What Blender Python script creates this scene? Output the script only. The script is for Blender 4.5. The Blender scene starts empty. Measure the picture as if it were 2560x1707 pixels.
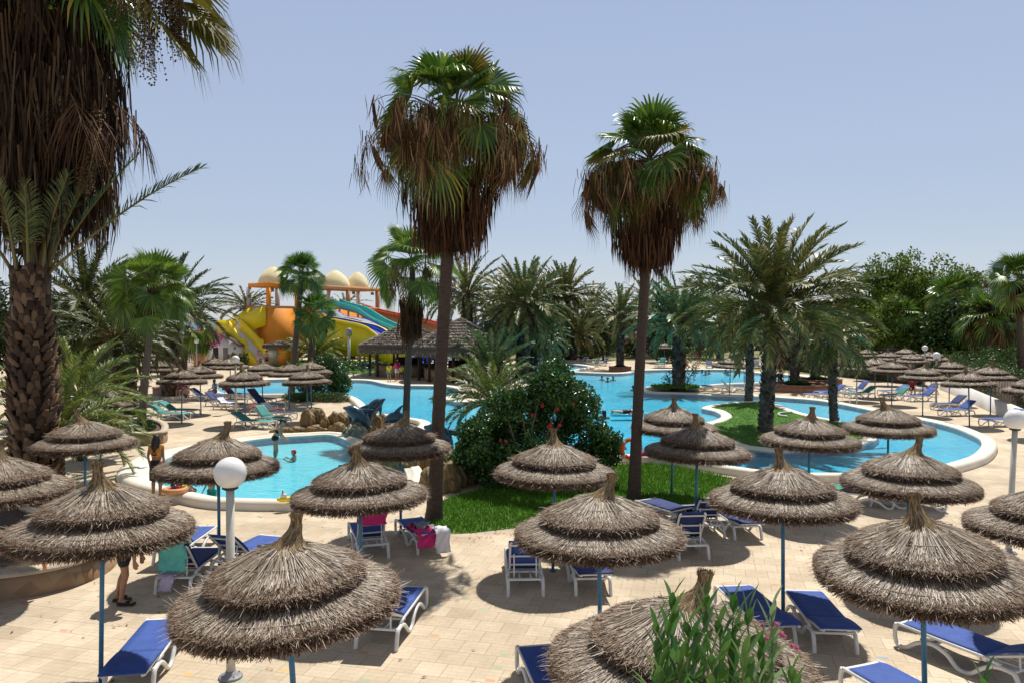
import bpy, bmesh, math, random
import numpy as np
from mathutils import Vector, Matrix, Euler
from mathutils.geometry import tessellate_polygon

S = bpy.context.scene
COL = S.collection
R = math.radians
rng = np.random.default_rng(7)
random.seed(7)

# ---------------------------------------------------------------- camera, sky, sun, exposure
F, CX, CY, HC = 1920.0, 1280.0, 853.5, 5.0
TH = math.atan(53.5 / F)
cam = bpy.data.cameras.new('camera')
cam.lens = 27.0
cam.sensor_width = 36.0
cam.clip_start = 0.1
cam.clip_end = 60000
camo = bpy.data.objects.new('camera', cam)
COL.objects.link(camo)
camo.location = (0, 0, HC)
camo.rotation_euler = (math.pi / 2 - TH, 0, 0)
S.camera = camo

SUN_EL, SUN_AZ = R(62), R(18)
W = bpy.data.worlds.new('World')
S.world = W
W.use_nodes = True
nt = W.node_tree
nt.nodes.clear()
sky = nt.nodes.new('ShaderNodeTexSky')
sky.sky_type = 'NISHITA'
sky.sun_disc = False
sky.sun_elevation = SUN_EL
sky.sun_rotation = SUN_AZ
sky.altitude = 0
sky.air_density = 1.0
sky.dust_density = 0.35
sky.ozone_density = 2.0
bg = nt.nodes.new('ShaderNodeBackground')
bg.inputs['Strength'].default_value = 0.105
out = nt.nodes.new('ShaderNodeOutputWorld')
# summer haze towards the horizon; unseen zenith greyed and darkened to warm and deepen shade
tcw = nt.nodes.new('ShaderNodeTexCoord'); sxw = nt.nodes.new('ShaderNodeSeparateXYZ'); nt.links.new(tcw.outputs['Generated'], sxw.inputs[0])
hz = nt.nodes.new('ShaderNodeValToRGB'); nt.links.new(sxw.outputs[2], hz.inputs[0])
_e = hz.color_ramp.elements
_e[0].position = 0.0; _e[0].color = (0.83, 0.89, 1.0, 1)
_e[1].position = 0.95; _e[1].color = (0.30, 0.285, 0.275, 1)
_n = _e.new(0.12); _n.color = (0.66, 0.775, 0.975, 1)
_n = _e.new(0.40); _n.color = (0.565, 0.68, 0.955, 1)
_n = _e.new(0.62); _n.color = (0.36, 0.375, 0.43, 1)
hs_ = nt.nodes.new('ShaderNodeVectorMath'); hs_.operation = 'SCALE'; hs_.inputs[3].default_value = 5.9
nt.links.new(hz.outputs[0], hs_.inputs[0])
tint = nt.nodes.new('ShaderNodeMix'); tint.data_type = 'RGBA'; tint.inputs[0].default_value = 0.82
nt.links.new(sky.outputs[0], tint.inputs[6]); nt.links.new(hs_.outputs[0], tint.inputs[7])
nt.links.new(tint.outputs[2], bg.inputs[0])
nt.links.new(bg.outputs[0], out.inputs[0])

sl = bpy.data.lights.new('sun', 'SUN')
sl.energy = 4.5
sl.angle = R(0.53)
sl.color = (1.0, 0.965, 0.90)
so = bpy.data.objects.new('sun', sl)
COL.objects.link(so)
sd = Vector((math.sin(SUN_AZ) * math.cos(SUN_EL), math.cos(SUN_AZ) * math.cos(SUN_EL), math.sin(SUN_EL)))
so.rotation_euler = sd.to_track_quat('Z', 'Y').to_euler()
so.location = (0, 0, 60)

S.view_settings.view_transform = 'Standard'
S.view_settings.look = 'None'
S.view_settings.exposure = 0.22
S.view_settings.gamma = 1.0
S.cycles.max_bounces = 8
S.cycles.transparent_max_bounces = 12
S.cycles.caustics_reflective = False
S.cycles.caustics_refractive = False

# ---------------------------------------------------------------- pixel helpers (used for tracing the plan)
def _ray(px, py):
    x, zc = (px - CX) / F, -(py - CY) / F
    return Vector((x, math.cos(TH) + math.sin(TH) * zc, -math.sin(TH) + math.cos(TH) * zc))
def G(px, py, z=0.0):
    d = _ray(px, py)
    t = (z - HC) / d.z
    return Vector((d.x * t, d.y * t, z))
def A(px, py, Y):
    d = _ray(px, py)
    t = Y / d.y
    return Vector((d.x * t, Y, HC + d.z * t))

# ---------------------------------------------------------------- mesh builder
class MB:
    def __init__(s):
        s.v = []; s.n = 0; s.f = []; s.m = []
    def add(s, verts, faces, mi=0):
        s.v.append(np.asarray(verts, float).reshape(-1, 3))
        b = s.n
        for f in faces:
            s.f.append(tuple(int(i) + b for i in f)); s.m.append(mi)
        s.n += len(s.v[-1])
    def quads(s, arr, mi=0):            # arr (N,4,3)
        arr = np.asarray(arr, float); N = len(arr)
        if N == 0: return
        s.v.append(arr.reshape(-1, 3))
        idx = (np.arange(N * 4) + s.n).reshape(N, 4).tolist()
        s.f += [tuple(q) for q in idx]; s.m += [mi] * N
        s.n += N * 4
    def tris(s, arr, mi=0):
        arr = np.asarray(arr, float); N = len(arr)
        if N == 0: return
        s.v.append(arr.reshape(-1, 3))
        idx = (np.arange(N * 3) + s.n).reshape(N, 3).tolist()
        s.f += [tuple(q) for q in idx]; s.m += [mi] * N
        s.n += N * 3
    def indexed(s, arr, faces, mi=0):   # arr (N,k,3): same faces for every group, verts shared in the group
        arr = np.asarray(arr, float); N, k = arr.shape[:2]
        if N == 0: return
        s.v.append(arr.reshape(-1, 3))
        for f in faces:
            idx = (np.asarray(f)[None, :] + (np.arange(N) * k)[:, None] + s.n).tolist()
            s.f += [tuple(q) for q in idx]; s.m += [mi] * N
        s.n += N * k
    def box(s, c, size, rz=0.0, mi=0, rx=0.0, ry=0.0):
        sx, sy, sz = [q / 2 for q in size]
        M = Euler((rx, ry, rz)).to_matrix()
        vs = [M @ Vector((x * sx, y * sy, z * sz)) + Vector(c) for x in (-1, 1) for y in (-1, 1) for z in (-1, 1)]
        s.add([tuple(v) for v in vs], [(0, 1, 3, 2), (4, 6, 7, 5), (0, 4, 5, 1), (2, 3, 7, 6), (0, 2, 6, 4), (1, 5, 7, 3)], mi)
    def tube(s, pts, radii, n=8, mi=0, caps=True, flat=None):
        pts = [Vector(p) for p in pts]
        if not hasattr(radii, '__len__'): radii = [radii] * len(pts)
        vs = []; up0 = None
        for i, p in enumerate(pts):
            t = (pts[min(i + 1, len(pts) - 1)] - pts[max(i - 1, 0)])
            t = t.normalized() if t.length > 1e-9 else Vector((0, 0, 1))
            if up0 is None:
                ref = Vector((0, 0, 1)) if abs(t.z) < 0.9 else Vector((1, 0, 0))
                a = t.cross(ref).normalized()
            else:
                a = (up0 - t * up0.dot(t)); a = a.normalized() if a.length > 1e-6 else t.orthogonal().normalized()
            up0 = a
            b = t.cross(a)
            for k in range(n):
                an = 2 * math.pi * (k + 0.5) / n
                ca, sa = math.cos(an), math.sin(an)
                if flat: sa *= flat
                vs.append(tuple(p + (a * ca + b * sa) * radii[i]))
        fs = []
        for i in range(len(pts) - 1):
            for k in range(n):
                k2 = (k + 1) % n
                fs.append((i * n + k, i * n + k2, (i + 1) * n + k2, (i + 1) * n + k))
        if caps:
            fs.append(tuple(range(n))[::-1]); fs.append(tuple((len(pts) - 1) * n + k for k in range(n)))
        s.add(vs, fs, mi)
    def lathe(s, prof, n=24, c=(0, 0, 0), mi=0, close=False, jit=None):
        vs = []
        for (r, z) in prof:
            for k in range(n):
                an = 2 * math.pi * k / n
                rr = r * (1 + (jit[k % len(jit)] if jit is not None else 0))
                vs.append((c[0] + rr * math.cos(an), c[1] + rr * math.sin(an), c[2] + z))
        fs = []
        for i in range(len(prof) - 1):
            for k in range(n):
                k2 = (k + 1) % n
                fs.append((i * n + k, i * n + k2, (i + 1) * n + k2, (i + 1) * n + k))
        if prof[0][0] > 1e-4: fs.append(tuple(range(n))[::-1])
        if prof[-1][0] > 1e-4: fs.append(tuple((len(prof) - 1) * n + k for k in range(n)))
        s.add(vs, fs, mi)
    def sphere(s, c, r, nu=16, nv=10, mi=0, sc=(1, 1, 1)):
        prof = [(max(1e-5, math.sin(math.pi * i / nv)) * r, -math.cos(math.pi * i / nv) * r) for i in range(nv + 1)]
        vs = []
        for (rr, z) in prof:
            for k in range(nu):
                an = 2 * math.pi * k / nu
                vs.append((c[0] + rr * math.cos(an) * sc[0], c[1] + rr * math.sin(an) * sc[1], c[2] + z * sc[2]))
        fs = [(i * nu + k, i * nu + (k + 1) % nu, (i + 1) * nu + (k + 1) % nu, (i + 1) * nu + k) for i in range(nv) for k in range(nu)]
        s.add(vs, fs, mi)
    def mesh(s, name):
        me = bpy.data.meshes.new(name)
        V = np.concatenate(s.v) if s.v else np.zeros((0, 3))
        me.vertices.add(len(V)); me.vertices.foreach_set('co', V.astype(np.float32).ravel())
        ln = np.fromiter((len(f) for f in s.f), np.int32, len(s.f))
        st = np.concatenate([[0], np.cumsum(ln)[:-1]]).astype(np.int32)
        fl = np.fromiter((i for f in s.f for i in f), np.int32, int(ln.sum()))
        me.loops.add(len(fl)); me.loops.foreach_set('vertex_index', fl)
        me.polygons.add(len(ln)); me.polygons.foreach_set('loop_start', st); me.polygons.foreach_set('loop_total', ln)
        me.polygons.foreach_set('material_index', np.asarray(s.m, np.int32))
        me.update(calc_edges=True)
        me.validate()
        return me
    def build(s, name, mats, parent=None, smooth=False, loc=None):
        me = s.mesh(name)
        for m in (mats if isinstance(mats, (list, tuple)) else [mats]): me.materials.append(m)
        if smooth: me.polygons.foreach_set('use_smooth', [True] * len(me.polygons))
        return link(name, me, parent, loc)

def link(name, me, parent=None, loc=None):
    o = bpy.data.objects.new(name, me); COL.objects.link(o)
    if parent is not None: o.parent = parent
    if loc is not None: o.location = loc
    return o
def tag(o, label=None, cat=None, group=None, kind=None):
    if label: o['label'] = label
    if cat: o['category'] = cat
    if group: o['group'] = group
    if kind: o['kind'] = kind
    return o
def thing(name, label, cat, loc=(0, 0, 0), rz=0.0, group=None):
    o = bpy.data.objects.new(name, None); COL.objects.link(o)
    o.empty_display_size = 0.2
    o.location = loc; o.rotation_euler = (0, 0, rz)
    return tag(o, label, cat, group)
KIDS = {}
def dup(root, label, loc, rot=(0, 0, 0), sc=1.0, group=None):
    c = root.copy(); COL.objects.link(c)
    c.location = loc; c.rotation_euler = rot; c.scale = (sc, sc, sc)
    c['label'] = label
    if group: c['group'] = group
    for ch in root.children:
        d = ch.copy(); COL.objects.link(d); d.parent = c
        for g in ch.children:
            e = g.copy(); COL.objects.link(e); e.parent = d
    return c
def catmull(pts, n=6, closed=False):
    P = [Vector(p) for p in pts]; N = len(P); o = []
    rngi = range(N if closed else N - 1)
    for i in rngi:
        if closed: a, b, c, d = P[(i - 1) % N], P[i], P[(i + 1) % N], P[(i + 2) % N]
        else: a, b, c, d = P[max(i - 1, 0)], P[i], P[i + 1], P[min(i + 2, N - 1)]
        for k in range(n):
            t = k / n
            o.append(0.5 * ((2 * b) + (c - a) * t + (2 * a - 5 * b + 4 * c - d) * t * t + (3 * b - a - 3 * c + d) * t ** 3))
    if not closed: o.append(P[-1])
    return o

# ---------------------------------------------------------------- materials
def mat(name, col, rough=0.7, var=0.0, scale=6.0, col2=None, bump=0.0, bscale=40.0, island=None, spec=0.5, coat=0.0, trans=0.0, metal=0.0, stretch=None):
    """noise-varied principled; island = list of (pos, colour) for Random Per Island"""
    m = bpy.data.materials.new(name); m.use_nodes = True
    t = m.node_tree; N = t.nodes; L = t.links
    b = N['Principled BSDF']
    b.inputs['Roughness'].default_value = rough
    b.inputs['Specular IOR Level'].default_value = spec
    b.inputs['Coat Weight'].default_value = coat
    b.inputs['Metallic'].default_value = metal
    c4 = lambda c: (c[0], c[1], c[2], 1)
    src = None
    tc = N.new('ShaderNodeTexCoord')
    vec = tc.outputs['Object']
    if stretch:
        mp = N.new('ShaderNodeMapping'); mp.inputs['Scale'].default_value = stretch
        L.new(vec, mp.inputs[0]); vec = mp.outputs[0]
    if island:
        gm = N.new('ShaderNodeNewGeometry'); rp = N.new('ShaderNodeValToRGB')
        el = rp.color_ramp.elements
        while len(el) < len(island): el.new(0.5)
        for e, (p, c) in zip(el, island): e.position = p; e.color = c4(c)
        L.new(gm.outputs['Random Per Island'], rp.inputs[0]); src = rp.outputs[0]
    else:
        rgb = N.new('ShaderNodeRGB'); rgb.outputs[0].default_value = c4(col); src = rgb.outputs[0]
    if var or col2:
        nz = N.new('ShaderNodeTexNoise'); nz.inputs['Scale'].default_value = scale; nz.inputs['Detail'].default_value = 6
        nz.inputs['Roughness'].default_value = 0.62
        L.new(vec, nz.inputs['Vector'])
        mx = N.new('ShaderNodeMix'); mx.data_type = 'RGBA'
        rmp = N.new('ShaderNodeMapRange'); rmp.inputs[1].default_value = 0.35; rmp.inputs[2].default_value = 0.68
        L.new(nz.outputs[0], rmp.inputs[0]); L.new(rmp.outputs[0], mx.inputs[0])
        if col2:
            L.new(src, mx.inputs[6]); mx.inputs[7].default_value = c4(col2)
        else:
            d = N.new('ShaderNodeHueSaturation'); d.inputs['Value'].default_value = 1 - var
            u = N.new('ShaderNodeHueSaturation'); u.inputs['Value'].default_value = 1 + var
            L.new(src, d.inputs['Color']); L.new(src, u.inputs['Color'])
            L.new(d.outputs[0], mx.inputs[6]); L.new(u.outputs[0], mx.inputs[7])
        src = mx.outputs[2]
    L.new(src, b.inputs['Base Color'])
    if bump:
        bz = N.new('ShaderNodeTexNoise'); bz.inputs['Scale'].default_value = bscale; bz.inputs['Detail'].default_value = 5
        L.new(vec, bz.inputs['Vector'])
        bp = N.new('ShaderNodeBump'); bp.inputs['Strength'].default_value = bump; bp.inputs['Distance'].default_value = 0.02
        L.new(bz.outputs[0], bp.inputs['Height']); L.new(bp.outputs[0], b.inputs['Normal'])
    if trans:
        o = N['Material Output']
        tr = N.new('ShaderNodeBsdfTranslucent'); mxs = N.new('ShaderNodeMixShader'); mxs.inputs[0].default_value = trans
        L.new(src, tr.inputs[0]); L.new(b.outputs[0], mxs.inputs[1]); L.new(tr.outputs[0], mxs.inputs[2]); L.new(mxs.outputs[0], o.inputs[0])
    return m

M = {}
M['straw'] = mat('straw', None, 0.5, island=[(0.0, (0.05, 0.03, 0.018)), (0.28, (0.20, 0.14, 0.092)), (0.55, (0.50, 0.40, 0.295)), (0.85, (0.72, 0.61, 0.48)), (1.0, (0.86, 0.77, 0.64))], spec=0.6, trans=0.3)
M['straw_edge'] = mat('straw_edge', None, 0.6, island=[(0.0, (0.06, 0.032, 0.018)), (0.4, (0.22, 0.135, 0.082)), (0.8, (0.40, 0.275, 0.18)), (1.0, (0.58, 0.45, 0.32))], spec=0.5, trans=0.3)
M['straw_gold'] = mat('straw_gold', None, 0.8, island=[(0.0, (0.08, 0.05, 0.025)), (0.5, (0.27, 0.18, 0.09)), (1.0, (0.50, 0.38, 0.23))], spec=0.25)
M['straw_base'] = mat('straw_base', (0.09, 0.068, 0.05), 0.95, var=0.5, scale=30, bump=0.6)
M['rope'] = mat('rope', (0.36, 0.30, 0.22), 0.9, var=0.2)
M['pole'] = mat('pole', (0.045, 0.19, 0.33), 0.45, var=0.18, scale=7, col2=None)
M['white_plastic'] = mat('white_plastic', (0.74, 0.73, 0.70), 0.38, var=0.07, scale=5)
M['cloth_blue'] = mat('cloth_blue', (0.034, 0.085, 0.33), 0.75, var=0.16, scale=4, bump=0.15, bscale=9)
M['cloth_navy'] = mat('cloth_navy', (0.014, 0.032, 0.15), 0.75, var=0.18, scale=4, bump=0.15, bscale=9)
M['cloth_teal'] = mat('cloth_teal', (0.045, 0.26, 0.24), 0.75, var=0.14, scale=4, bump=0.15, bscale=9)
M['cloth_black'] = mat('cloth_black', (0.018, 0.02, 0.035), 0.75, var=0.2, scale=4)
M['lamp_pole'] = mat('lamp_pole', (0.56, 0.545, 0.47), 0.5, var=0.08, scale=8)
M['globe'] = mat('globe', (0.86, 0.85, 0.82), 0.28, var=0.03, scale=4, coat=0.3)
M['black_metal'] = mat('black_metal', (0.02, 0.02, 0.02), 0.5)
M['grey_metal'] = mat('grey_metal', (0.30, 0.30, 0.31), 0.5, var=0.15)
M['steel'] = mat('steel', (0.75, 0.76, 0.78), 0.25, metal=1.0)
M['coping'] = mat('coping', (0.76, 0.70, 0.58), 0.7, var=0.07, scale=1.3, bump=0.2, bscale=30)
M['white_wall'] = mat('white_wall', (0.78, 0.76, 0.73), 0.8, var=0.06, scale=2, bump=0.2)
# ================================================================ SETTING
def pave_mat():
    m = bpy.data.materials.new('paving'); m.use_nodes = True
    t = m.node_tree; N = t.nodes; L = t.links; b = N['Principled BSDF']
    b.inputs['Roughness'].default_value = 0.8; b.inputs['Specular IOR Level'].default_value = 0.3
    tc = N.new('ShaderNodeTexCoord'); mp = N.new('ShaderNodeMapping'); mp.inputs['Rotation'].default_value = (0, 0, R(14))
    L.new(tc.outputs['Object'], mp.inputs[0])
    def math_(op, a=None, bb=None, v1=None, v2=None):
        n = N.new('ShaderNodeMath'); n.operation = op
        if a is not None: L.new(a, n.inputs[0])
        if bb is not None: L.new(bb, n.inputs[1])
        if v1 is not None: n.inputs[0].default_value = v1
        if v2 is not None: n.inputs[1].default_value = v2
        return n.outputs[0]
    br = N.new('ShaderNodeTexBrick'); br.inputs['Scale'].default_value = 1.0
    br.inputs['Brick Width'].default_value = 0.42; br.inputs['Row Height'].default_value = 0.42
    br.inputs['Mortar Size'].default_value = 0.007; br.inputs['Mortar Smooth'].default_value = 0.3; br.inputs['Bias'].default_value = 0
    br.offset = 0.5
    br.inputs['Color1'].default_value = (0.585, 0.48, 0.35, 1); br.inputs['Color2'].default_value = (0.69, 0.585, 0.44, 1); br.inputs['Mortar'].default_value = (0.47, 0.375, 0.265, 1)
    L.new(mp.outputs[0], br.inputs['Vector'])
    b2 = N.new('ShaderNodeTexBrick'); b2.inputs['Scale'].default_value = 1.0
    b2.inputs['Brick Width'].default_value = 0.21; b2.inputs['Row Height'].default_value = 0.105; b2.inputs['Mortar Size'].default_value = 0.005
    b2.inputs['Color1'].default_value = (1, 1, 1, 1); b2.inputs['Color2'].default_value = (0.93, 0.92, 0.90, 1); b2.inputs['Mortar'].default_value = (0.82, 0.79, 0.74, 1)
    L.new(mp.outputs[0], b2.inputs['Vector'])
    mul = N.new('ShaderNodeMix'); mul.data_type = 'RGBA'; mul.blend_type = 'MULTIPLY'; mul.inputs[0].default_value = 1.0
    L.new(br.outputs[0], mul.inputs[6]); L.new(b2.outputs[0], mul.inputs[7])
    # weathering
    nz = N.new('ShaderNodeTexNoise'); nz.inputs['Scale'].default_value = 0.45; nz.inputs['Detail'].default_value = 8; nz.inputs['Roughness'].default_value = 0.65
    L.new(tc.outputs['Object'], nz.inputs['Vector'])
    rm = N.new('ShaderNodeValToRGB'); rm.color_ramp.elements[0].position = 0.3; rm.color_ramp.elements[0].color = (0.72, 0.69, 0.66, 1)
    rm.color_ramp.elements[1].position = 0.65; rm.color_ramp.elements[1].color = (1.06, 1.05, 1.03, 1)
    L.new(nz.outputs[0], rm.inputs[0])
    mul2 = N.new('ShaderNodeMix'); mul2.data_type = 'RGBA'; mul2.blend_type = 'MULTIPLY'; mul2.inputs[0].default_value = 1
    L.new(mul.outputs[2], mul2.inputs[6]); L.new(rm.outputs[0], mul2.inputs[7])
    # small coloured inset tiles: one cell in some carries a little coloured rectangle
    sep = N.new('ShaderNodeSeparateXYZ'); L.new(mp.outputs[0], sep.inputs[0])
    CW, CHh = 0.42, 0.42
    u = math_('DIVIDE', sep.outputs[0], v2=CW); v = math_('DIVIDE', sep.outputs[1], v2=CHh)
    fu = math_('FLOOR', u); fv = math_('FLOOR', v)
    cb = N.new('ShaderNodeCombineXYZ'); L.new(fu, cb.inputs[0]); L.new(fv, cb.inputs[1])
    wn = N.new('ShaderNodeTexWhiteNoise'); wn.noise_dimensions = '3D'; L.new(cb.outputs[0], wn.inputs['Vector'])
    lu = math_('FRACT', u); lv = math_('FRACT', v)
    def inside(x, lo, hi):
        return math_('MULTIPLY', math_('GREATER_THAN', x, v2=lo), math_('LESS_THAN', x, v2=hi))
    msk = math_('MULTIPLY', inside(lu, 0.05, 0.40), inside(lv, 0.06, 0.26))
    msk = math_('MULTIPLY', msk, math_('LESS_THAN', wn.outputs['Value'], v2=0.19))
    cr = N.new('ShaderNodeValToRGB'); cr.color_ramp.interpolation = 'CONSTANT'
    e = cr.color_ramp.elements
    for p_, c_ in [(0.0, (0.30, 0.42, 0.26, 1)), (0.45, (0.36, 0.45, 0.32, 1)), (0.62, (0.62, 0.27, 0.13, 1)), (0.78, (0.70, 0.42, 0.11, 1)), (0.87, (0.20, 0.36, 0.52, 1)), (0.91, (0.40, 0.50, 0.40, 1))]:
        if p_ == 0.0: e[0].color = c_
        else:
            n_ = e.new(p_); n_.color = c_
    e[-1].color = (0.66, 0.62, 0.55, 1)
    w2 = N.new('ShaderNodeTexWhiteNoise'); w2.noise_dimensions = '4D'; w2.inputs['W'].default_value = 3.3; L.new(cb.outputs[0], w2.inputs['Vector'])
    L.new(w2.outputs['Value'], cr.inputs[0])
    mx = N.new('ShaderNodeMix'); mx.data_type = 'RGBA'
    fad = math_('MULTIPLY', msk, v2=0.7)
    L.new(fad, mx.inputs[0]); L.new(mul2.outputs[2], mx.inputs[6]); L.new(cr.outputs[0], mx.inputs[7])
    L.new(mx.outputs[2], b.inputs['Base Color'])
    bp = N.new('ShaderNodeBump'); bp.inputs['Strength'].default_value = 0.35; bp.inputs['Distance'].default_value = 0.01
    n3 = N.new('ShaderNodeTexNoise'); n3.inputs['Scale'].default_value = 60; L.new(tc.outputs['Object'], n3.inputs['Vector'])
    ad = math_('ADD', br.outputs['Fac'], math_('MULTIPLY', n3.outputs[0], v2=-0.6))
    L.new(math_('MULTIPLY', ad, v2=-1.0), bp.inputs['Height']); L.new(bp.outputs[0], b.inputs['Normal'])
    return m
M['paving'] = pave_mat()

def water_mat(name, tint, gl=0.07):
    m = bpy.data.materials.new(name); m.use_nodes = True
    t = m.node_tree; N = t.nodes; L = t.links; N.remove(N['Principled BSDF'])
    o = N['Material Output']
    tr = N.new('ShaderNodeBsdfTransparent'); tr.inputs[0].default_value = (*tint, 1)
    g = N.new('ShaderNodeBsdfGlossy'); g.inputs['Roughness'].default_value = gl
    fr = N.new('ShaderNodeFresnel'); fr.inputs['IOR'].default_value = 1.17
    mx = N.new('ShaderNodeMixShader')
    tc = N.new('ShaderNodeTexCoord')
    n1 = N.new('ShaderNodeTexNoise'); n1.inputs['Scale'].default_value = 3.6; n1.inputs['Detail'].default_value = 4; n1.inputs['Distortion'].default_value = 1.0
    mp = N.new('ShaderNodeMapping'); mp.inputs['Scale'].default_value = (0.6, 1.5, 1)
    L.new(tc.outputs['Object'], mp.inputs[0]); L.new(mp.outputs[0], n1.inputs['Vector'])
    bp = N.new('ShaderNodeBump'); bp.inputs['Strength'].default_value = 0.9; bp.inputs['Distance'].default_value = 0.06
    L.new(n1.outputs[0], bp.inputs['Height'])
    L.new(bp.outputs[0], g.inputs['Normal']); L.new(bp.outputs[0], fr.inputs['Normal'])
    L.new(fr.outputs[0], mx.inputs[0]); L.new(tr.outputs[0], mx.inputs[1]); L.new(g.outputs[0], mx.inputs[2])
    L.new(mx.outputs[0], o.inputs[0])
    return m
M['water'] = water_mat('water', (0.66, 0.94, 0.98))

def floor_mat(name, c1, c2, scale=1.0):
    m = mat(name, c1, 0.6, col2=c2, scale=scale)
    return m
M['pool_floor'] = floor_mat('pool_floor', (0.026, 0.42, 0.66), (0.07, 0.61, 0.79), 0.22)
M['pool_floor_pale'] = floor_mat('pool_floor_pale', (0.20, 0.62, 0.72), (0.28, 0.70, 0.78), 2.2)
M['pool_wall'] = mat('pool_wall', (0.03, 0.25, 0.45), 0.35, var=0.15, scale=3)
M['grass'] = mat('grass', None, 0.8, island=[(0, (0.05, 0.13, 0.010)), (0.5, (0.10, 0.25, 0.018)), (1, (0.20, 0.36, 0.04))], spec=0.2, trans=0.25)
M['lawn'] = mat('lawn', (0.05, 0.15, 0.012), 0.95, col2=(0.085, 0.20, 0.02), scale=2.2, bump=0.6, bscale=60)
M['dry_grass'] = mat('dry_grass', (0.14, 0.17, 0.05), 0.95, col2=(0.28, 0.24, 0.11), scale=0.5, bump=0.5, bscale=20)
M['soil'] = mat('soil', (0.10, 0.065, 0.04), 0.95, var=0.4, scale=8, bump=0.5)
M['land'] = mat('land', (0.30, 0.24, 0.14), 0.95, col2=(0.13, 0.15, 0.06), scale=0.03, bump=0.3)
M['sea'] = mat('sea', (0.03, 0.09, 0.15), 0.3, var=0.15, scale=0.01, bump=0.4, bscale=0.6)

def sheet(name, outer, holes, z, m, kind='structure'):
    loops = [[Vector((p[0], p[1], 0)) for p in outer]] + [[Vector((p[0], p[1], 0)) for p in h] for h in holes]
    tr = tessellate_polygon(loops)
    vs = [p for lp in loops for p in lp]
    mb = MB(); fs = []
    for a, b, c in tr:
        n = (vs[b] - vs[a]).cross(vs[c] - vs[a])
        fs.append((a, b, c) if n.z > 0 else (a, c, b))
    mb.add([(p.x, p.y, z) for p in vs], fs)
    o = mb.build(name, m)
    if kind: o['kind'] = kind
    return o
def ccw(P):
    a = sum(P[i][0] * P[(i + 1) % len(P)][1] - P[(i + 1) % len(P)][0] * P[i][1] for i in range(len(P)))
    return P if a > 0 else P[::-1]
def offs(P, d):
    N = len(P); o = []
    for i in range(N):
        t = (P[(i + 1) % N] - P[(i - 1) % N]); n = Vector((t.y, -t.x, 0)).normalized()
        q = P[i] + n * d; o.append(Vector((q.x, q.y, 0)))
    return o
def smooth_poly(px, z=0.0, n=5):
    return ccw([Vector((p.x, p.y, 0)) for p in catmull([G(x, y, z) for x, y in px], n, True)])

ZW = 0.17
KIDS_PX = [(372, 1180), (395, 1210), (464, 1227), (542, 1243), (605, 1247), (712, 1249), (830, 1247), (940, 1237), (1012, 1205), (1005, 1165), (960, 1135), (885, 1110), (830, 1088), (760, 1090), (677, 1095), (592, 1106), (450, 1135), (400, 1155)]
MAIN_PX = [(545, 968), (550, 980), (587, 985), (675, 986), (760, 985), (832, 984), (870, 988), (900, 1000), (937, 1033), (975, 1037), (1025, 1045), (1062, 1051), (1077, 1060), (1064, 1078), (1075, 1105), (1110, 1150), (1160, 1180), (1230, 1172), (1330, 1152), (1430, 1142), (1522, 1138), (1610, 1139), (1720, 1150), (1831, 1167), (1913, 1178), (1989, 1183), (2070, 1184), (2170, 1183), (2270, 1176), (2340, 1166), (2395, 1152), (2431, 1138), (2452, 1117), (2450, 1100), (2425, 1086), (2385, 1070), (2330, 1056), (2260, 1043), (2189, 1029), (2122, 1015), (2047, 1002), (1972, 996), (1890, 991), (1800, 990), (1737, 986), (1675, 984), (1625, 982), (1598, 975), (1601, 969), (1635, 967), (1690, 967), (1745, 967), (1775, 962), (1825, 959), (1890, 957), (1960, 955), (2015, 949), (2020, 943), (1975, 938), (1890, 932), (1850, 926), (1800, 924), (1725, 924), (1607, 926), (1575, 932), (1525, 934), (1425, 930), (1416, 928), (1460, 920), (1474, 917), (1440, 912), (1375, 909.5), (1330, 907), (1318, 918), (1330, 930), (1370, 939), (1345, 955), (1290, 975), (1220, 996), (1150, 1006), (1115, 999), (1114, 993), (1140, 986), (1150, 977), (1120, 967), (1060, 964.5), (1000, 964), (962, 960), (925, 952), (887, 950), (850, 950), (760, 948), (680, 949), (600, 952), (556, 960)]
ISLE_PX = [(1755, 1019), (1800, 1009), (1887, 1004), (1932, 1006), (1962, 1018), (2000, 1031), (2050, 1044), (2090, 1051), (2140, 1062), (2185, 1076), (2197, 1090), (2185, 1103), (2147, 1113), (2097, 1122), (1972, 1131), (1875, 1124), (1835, 1116), (1790, 1100), (1755, 1080), (1752, 1062), (1785, 1052), (1803, 1041), (1790, 1030), (1765, 1024)]
kids = smooth_poly(KIDS_PX, ZW, 4)
main = smooth_poly(MAIN_PX, ZW, 4)
isle = smooth_poly(ISLE_PX, ZW, 5)

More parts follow.
